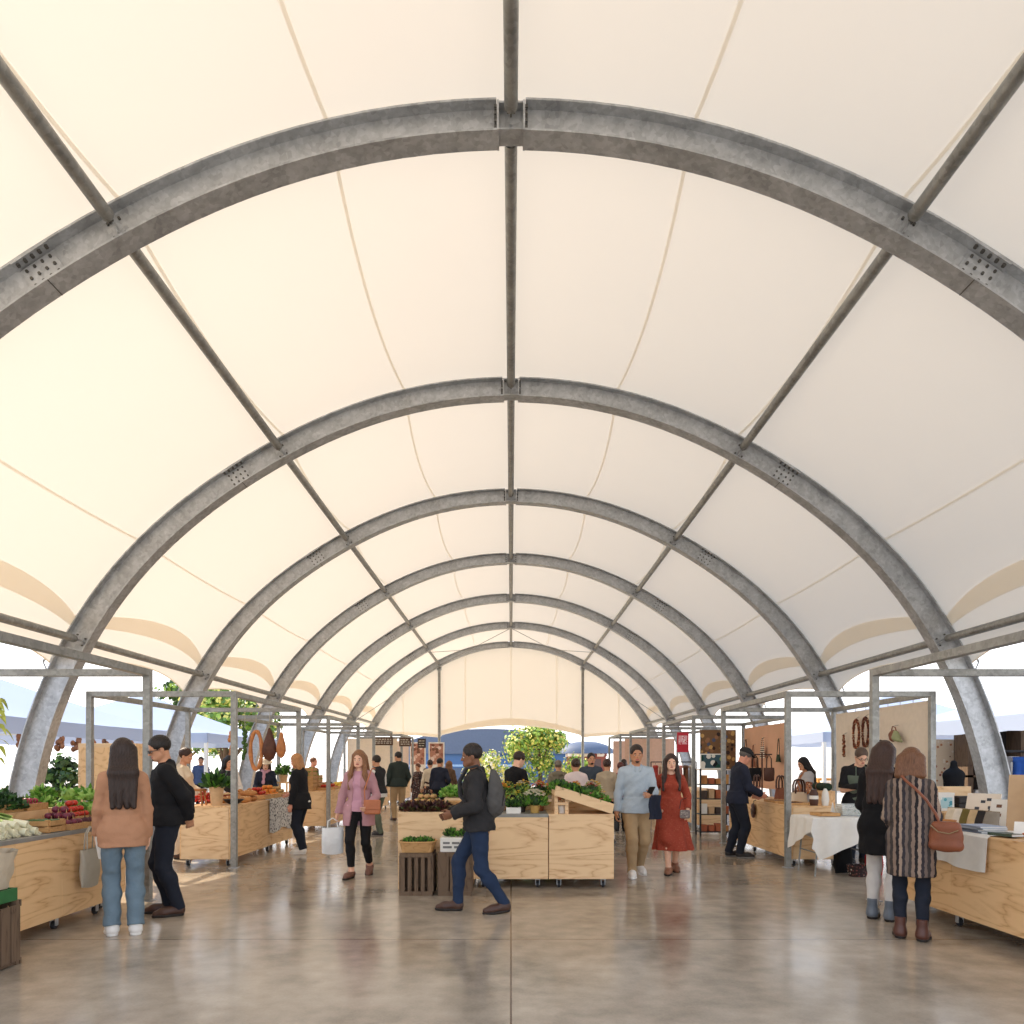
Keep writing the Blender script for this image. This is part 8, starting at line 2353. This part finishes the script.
rack('clothes rail under the near right marquee', 8.75, 12.4, 0.1, (('grey', (120, 118, 120)), ('bright blue', (44, 84, 160)), ('black', (28, 28, 30)), ('maroon', (96, 40, 40))), 'garments on the outdoor rail')
# left: tables of goods outside
for k, (x, y, nm) in enumerate(((-8.7, 15.6, 'white-topped table with produce boxes under the near left marquee'), (-7.7, 20.8, 'white-topped table farther along outside the left stalls'), (8.3, 19.6, 'white-topped table outside the third right stall'))):
    t_ = thing('trestle_table', nm, 'table', (x, y, -0.125))
    MB().bb(-0.45, 0.45, -1.0, 1.0, 0.80, 0.84).build('table_top', CARDW, t_)
    for i in (-1, 1):
        for j in (-1, 1): MB().bb(i * 0.38 - 0.025, i * 0.38 + 0.025, j * 0.9 - 0.025, j * 0.9 + 0.025, 0, 0.80).build('leg', CARDW, t_)
    for j in range(4):
        small_box('%s box, %s along the %s' % (['kraft', 'white', 'ochre', 'brown'][j], ['first', 'second', 'third', 'fourth'][j], ['table under the near left marquee', 'table farther along outside on the left', 'table outside the third right stall'][k]), x + 0.05, y - 0.7 + 0.45 * j, 0.716, 0.4, 0.32, 0.18 + 0.06 * (j % 3), BOXM[[1, 3, 2, 0][j]], None, 'box', 'carton', 'boxes on outdoor tables')
# plywood cabinet outside the left stalls, behind the near counter
cb_ = thing('plywood_cabinet', 'plywood cabinet at the rear post of the second left stall', 'cabinet', (-5.84, 10.95, 0))
MB().bb(-0.42, 0.42, -0.25, 0.25, 0.0, 1.72).build('body', PLY_X, cb_, bevel=0.004); MB().bb(-0.38, 0.38, -0.262, -0.252, 0.06, 1.66).build('door', PLY_Y, cb_, bevel=0.002); MB().bb(0.28, 0.30, -0.28, -0.262, 0.8, 0.95).build('handle', BLACK, cb_)

ds = thing('timber_shelves', 'dark timber shelving with goods under the near right marquee', 'shelves', (9.15, 13.4, -0.125))
for i in (-1, 0, 1):
    MB().bb(i * 0.95 - 0.05, i * 0.95 + 0.05, -0.2, 0.2, 0, 2.25).build('upright', DARKWOOD, ds)
for z_ in (0.15, 0.75, 1.3, 2.2): MB().bb(-1.0, 1.0, -0.2, 0.2, z_, z_ + 0.04).build('shelf_board', DARKWOOD, ds)
MB().bb(-1.0, 1.0, 0.2, 0.22, 0, 2.24).build('back_panel', mat('dark_back', (58, 52, 50), 0.8), ds)
r_ = random.Random(9)
for li, z_ in enumerate((0.75, 1.3)):
    for k in range(6):
        q = r_.randrange(6)
        small_box('%s carton, %s on the %s timber shelf under the right marquee' % (['brown', 'kraft', 'ochre', 'white', 'terracotta', 'dark brown'][q], ['first', 'second', 'third', 'fourth', 'fifth', 'sixth'][k], ['lower', 'upper'][li]), 9.15 - 0.76 + 0.3 * k + (0.03 if k < 3 else -0.02) - (0.0 if k != 3 else -0.02), 13.36, -0.125 + z_ + 0.041, 0.2, 0.22, r_.uniform(0.18, 0.34), BOXM[q], None, 'box', 'carton', 'cartons on the timber shelves')

# goods hung along and stacked under the near left marquee
def f_bunch():
    root = empty_root('hanging_bunch'); b = MB(); r2 = random.Random(4)
    for k in range(9): b.ball((r2.uniform(-0.05, 0.05), r2.uniform(-0.05, 0.05), -0.08 - 0.022 * k), (0.04, 0.04, 0.05), 8, 6)
    b.build('bulbs', mat('dried_bulbs', (150, 104, 76), 0.8, var=0.35, scale=20), root, smooth=4)
    MB().tube([(0, 0, 0), (0, 0, -0.08)], 0.005, 5).build('cord', TOTE, root)
    return root
for k in range(11):
    put('hanging_bunch', f_bunch, (-7.66, 11.6 + 0.48 * k, 1.928), 'brown dried bunch hanging along the side rail of the near left marquee', 'dried bunch', 'dried bunches on the marquee rail', k)
for k, (x, y, nm) in enumerate(((-8.35, 12.35, 'nearest'), (-9.0, 14.2, 'middle'), (-10.1, 13.3, 'left'), (-10.4, 15.6, 'farthest'))):
    for l in range(2):
        crate('dark green crate, %s of the %s pair under the near left marquee' % (['bottom', 'top'][l], nm), x, y, -0.124 + l * 0.41, 0.8, 0.6, 0.4, 0.1 * k, mat('dark_green_crate', (48, 66, 50), 0.7), 'dark green crates under the marquee', 'x', None, 3)
    for j in range(2):
        put('big_bush', leaf_ball('potted_bush', 260, 0.26, 0.15, [LM, LD, LD], V_DARK, 1.1, 0.5, 71, 0.4), (x - 0.21 + 0.42 * j, y, 0.70), 'leafy dark green plant on the %s pair of green crates' % nm, 'plant', 'leafy plants on the green crates', k + j, None, 0.55)
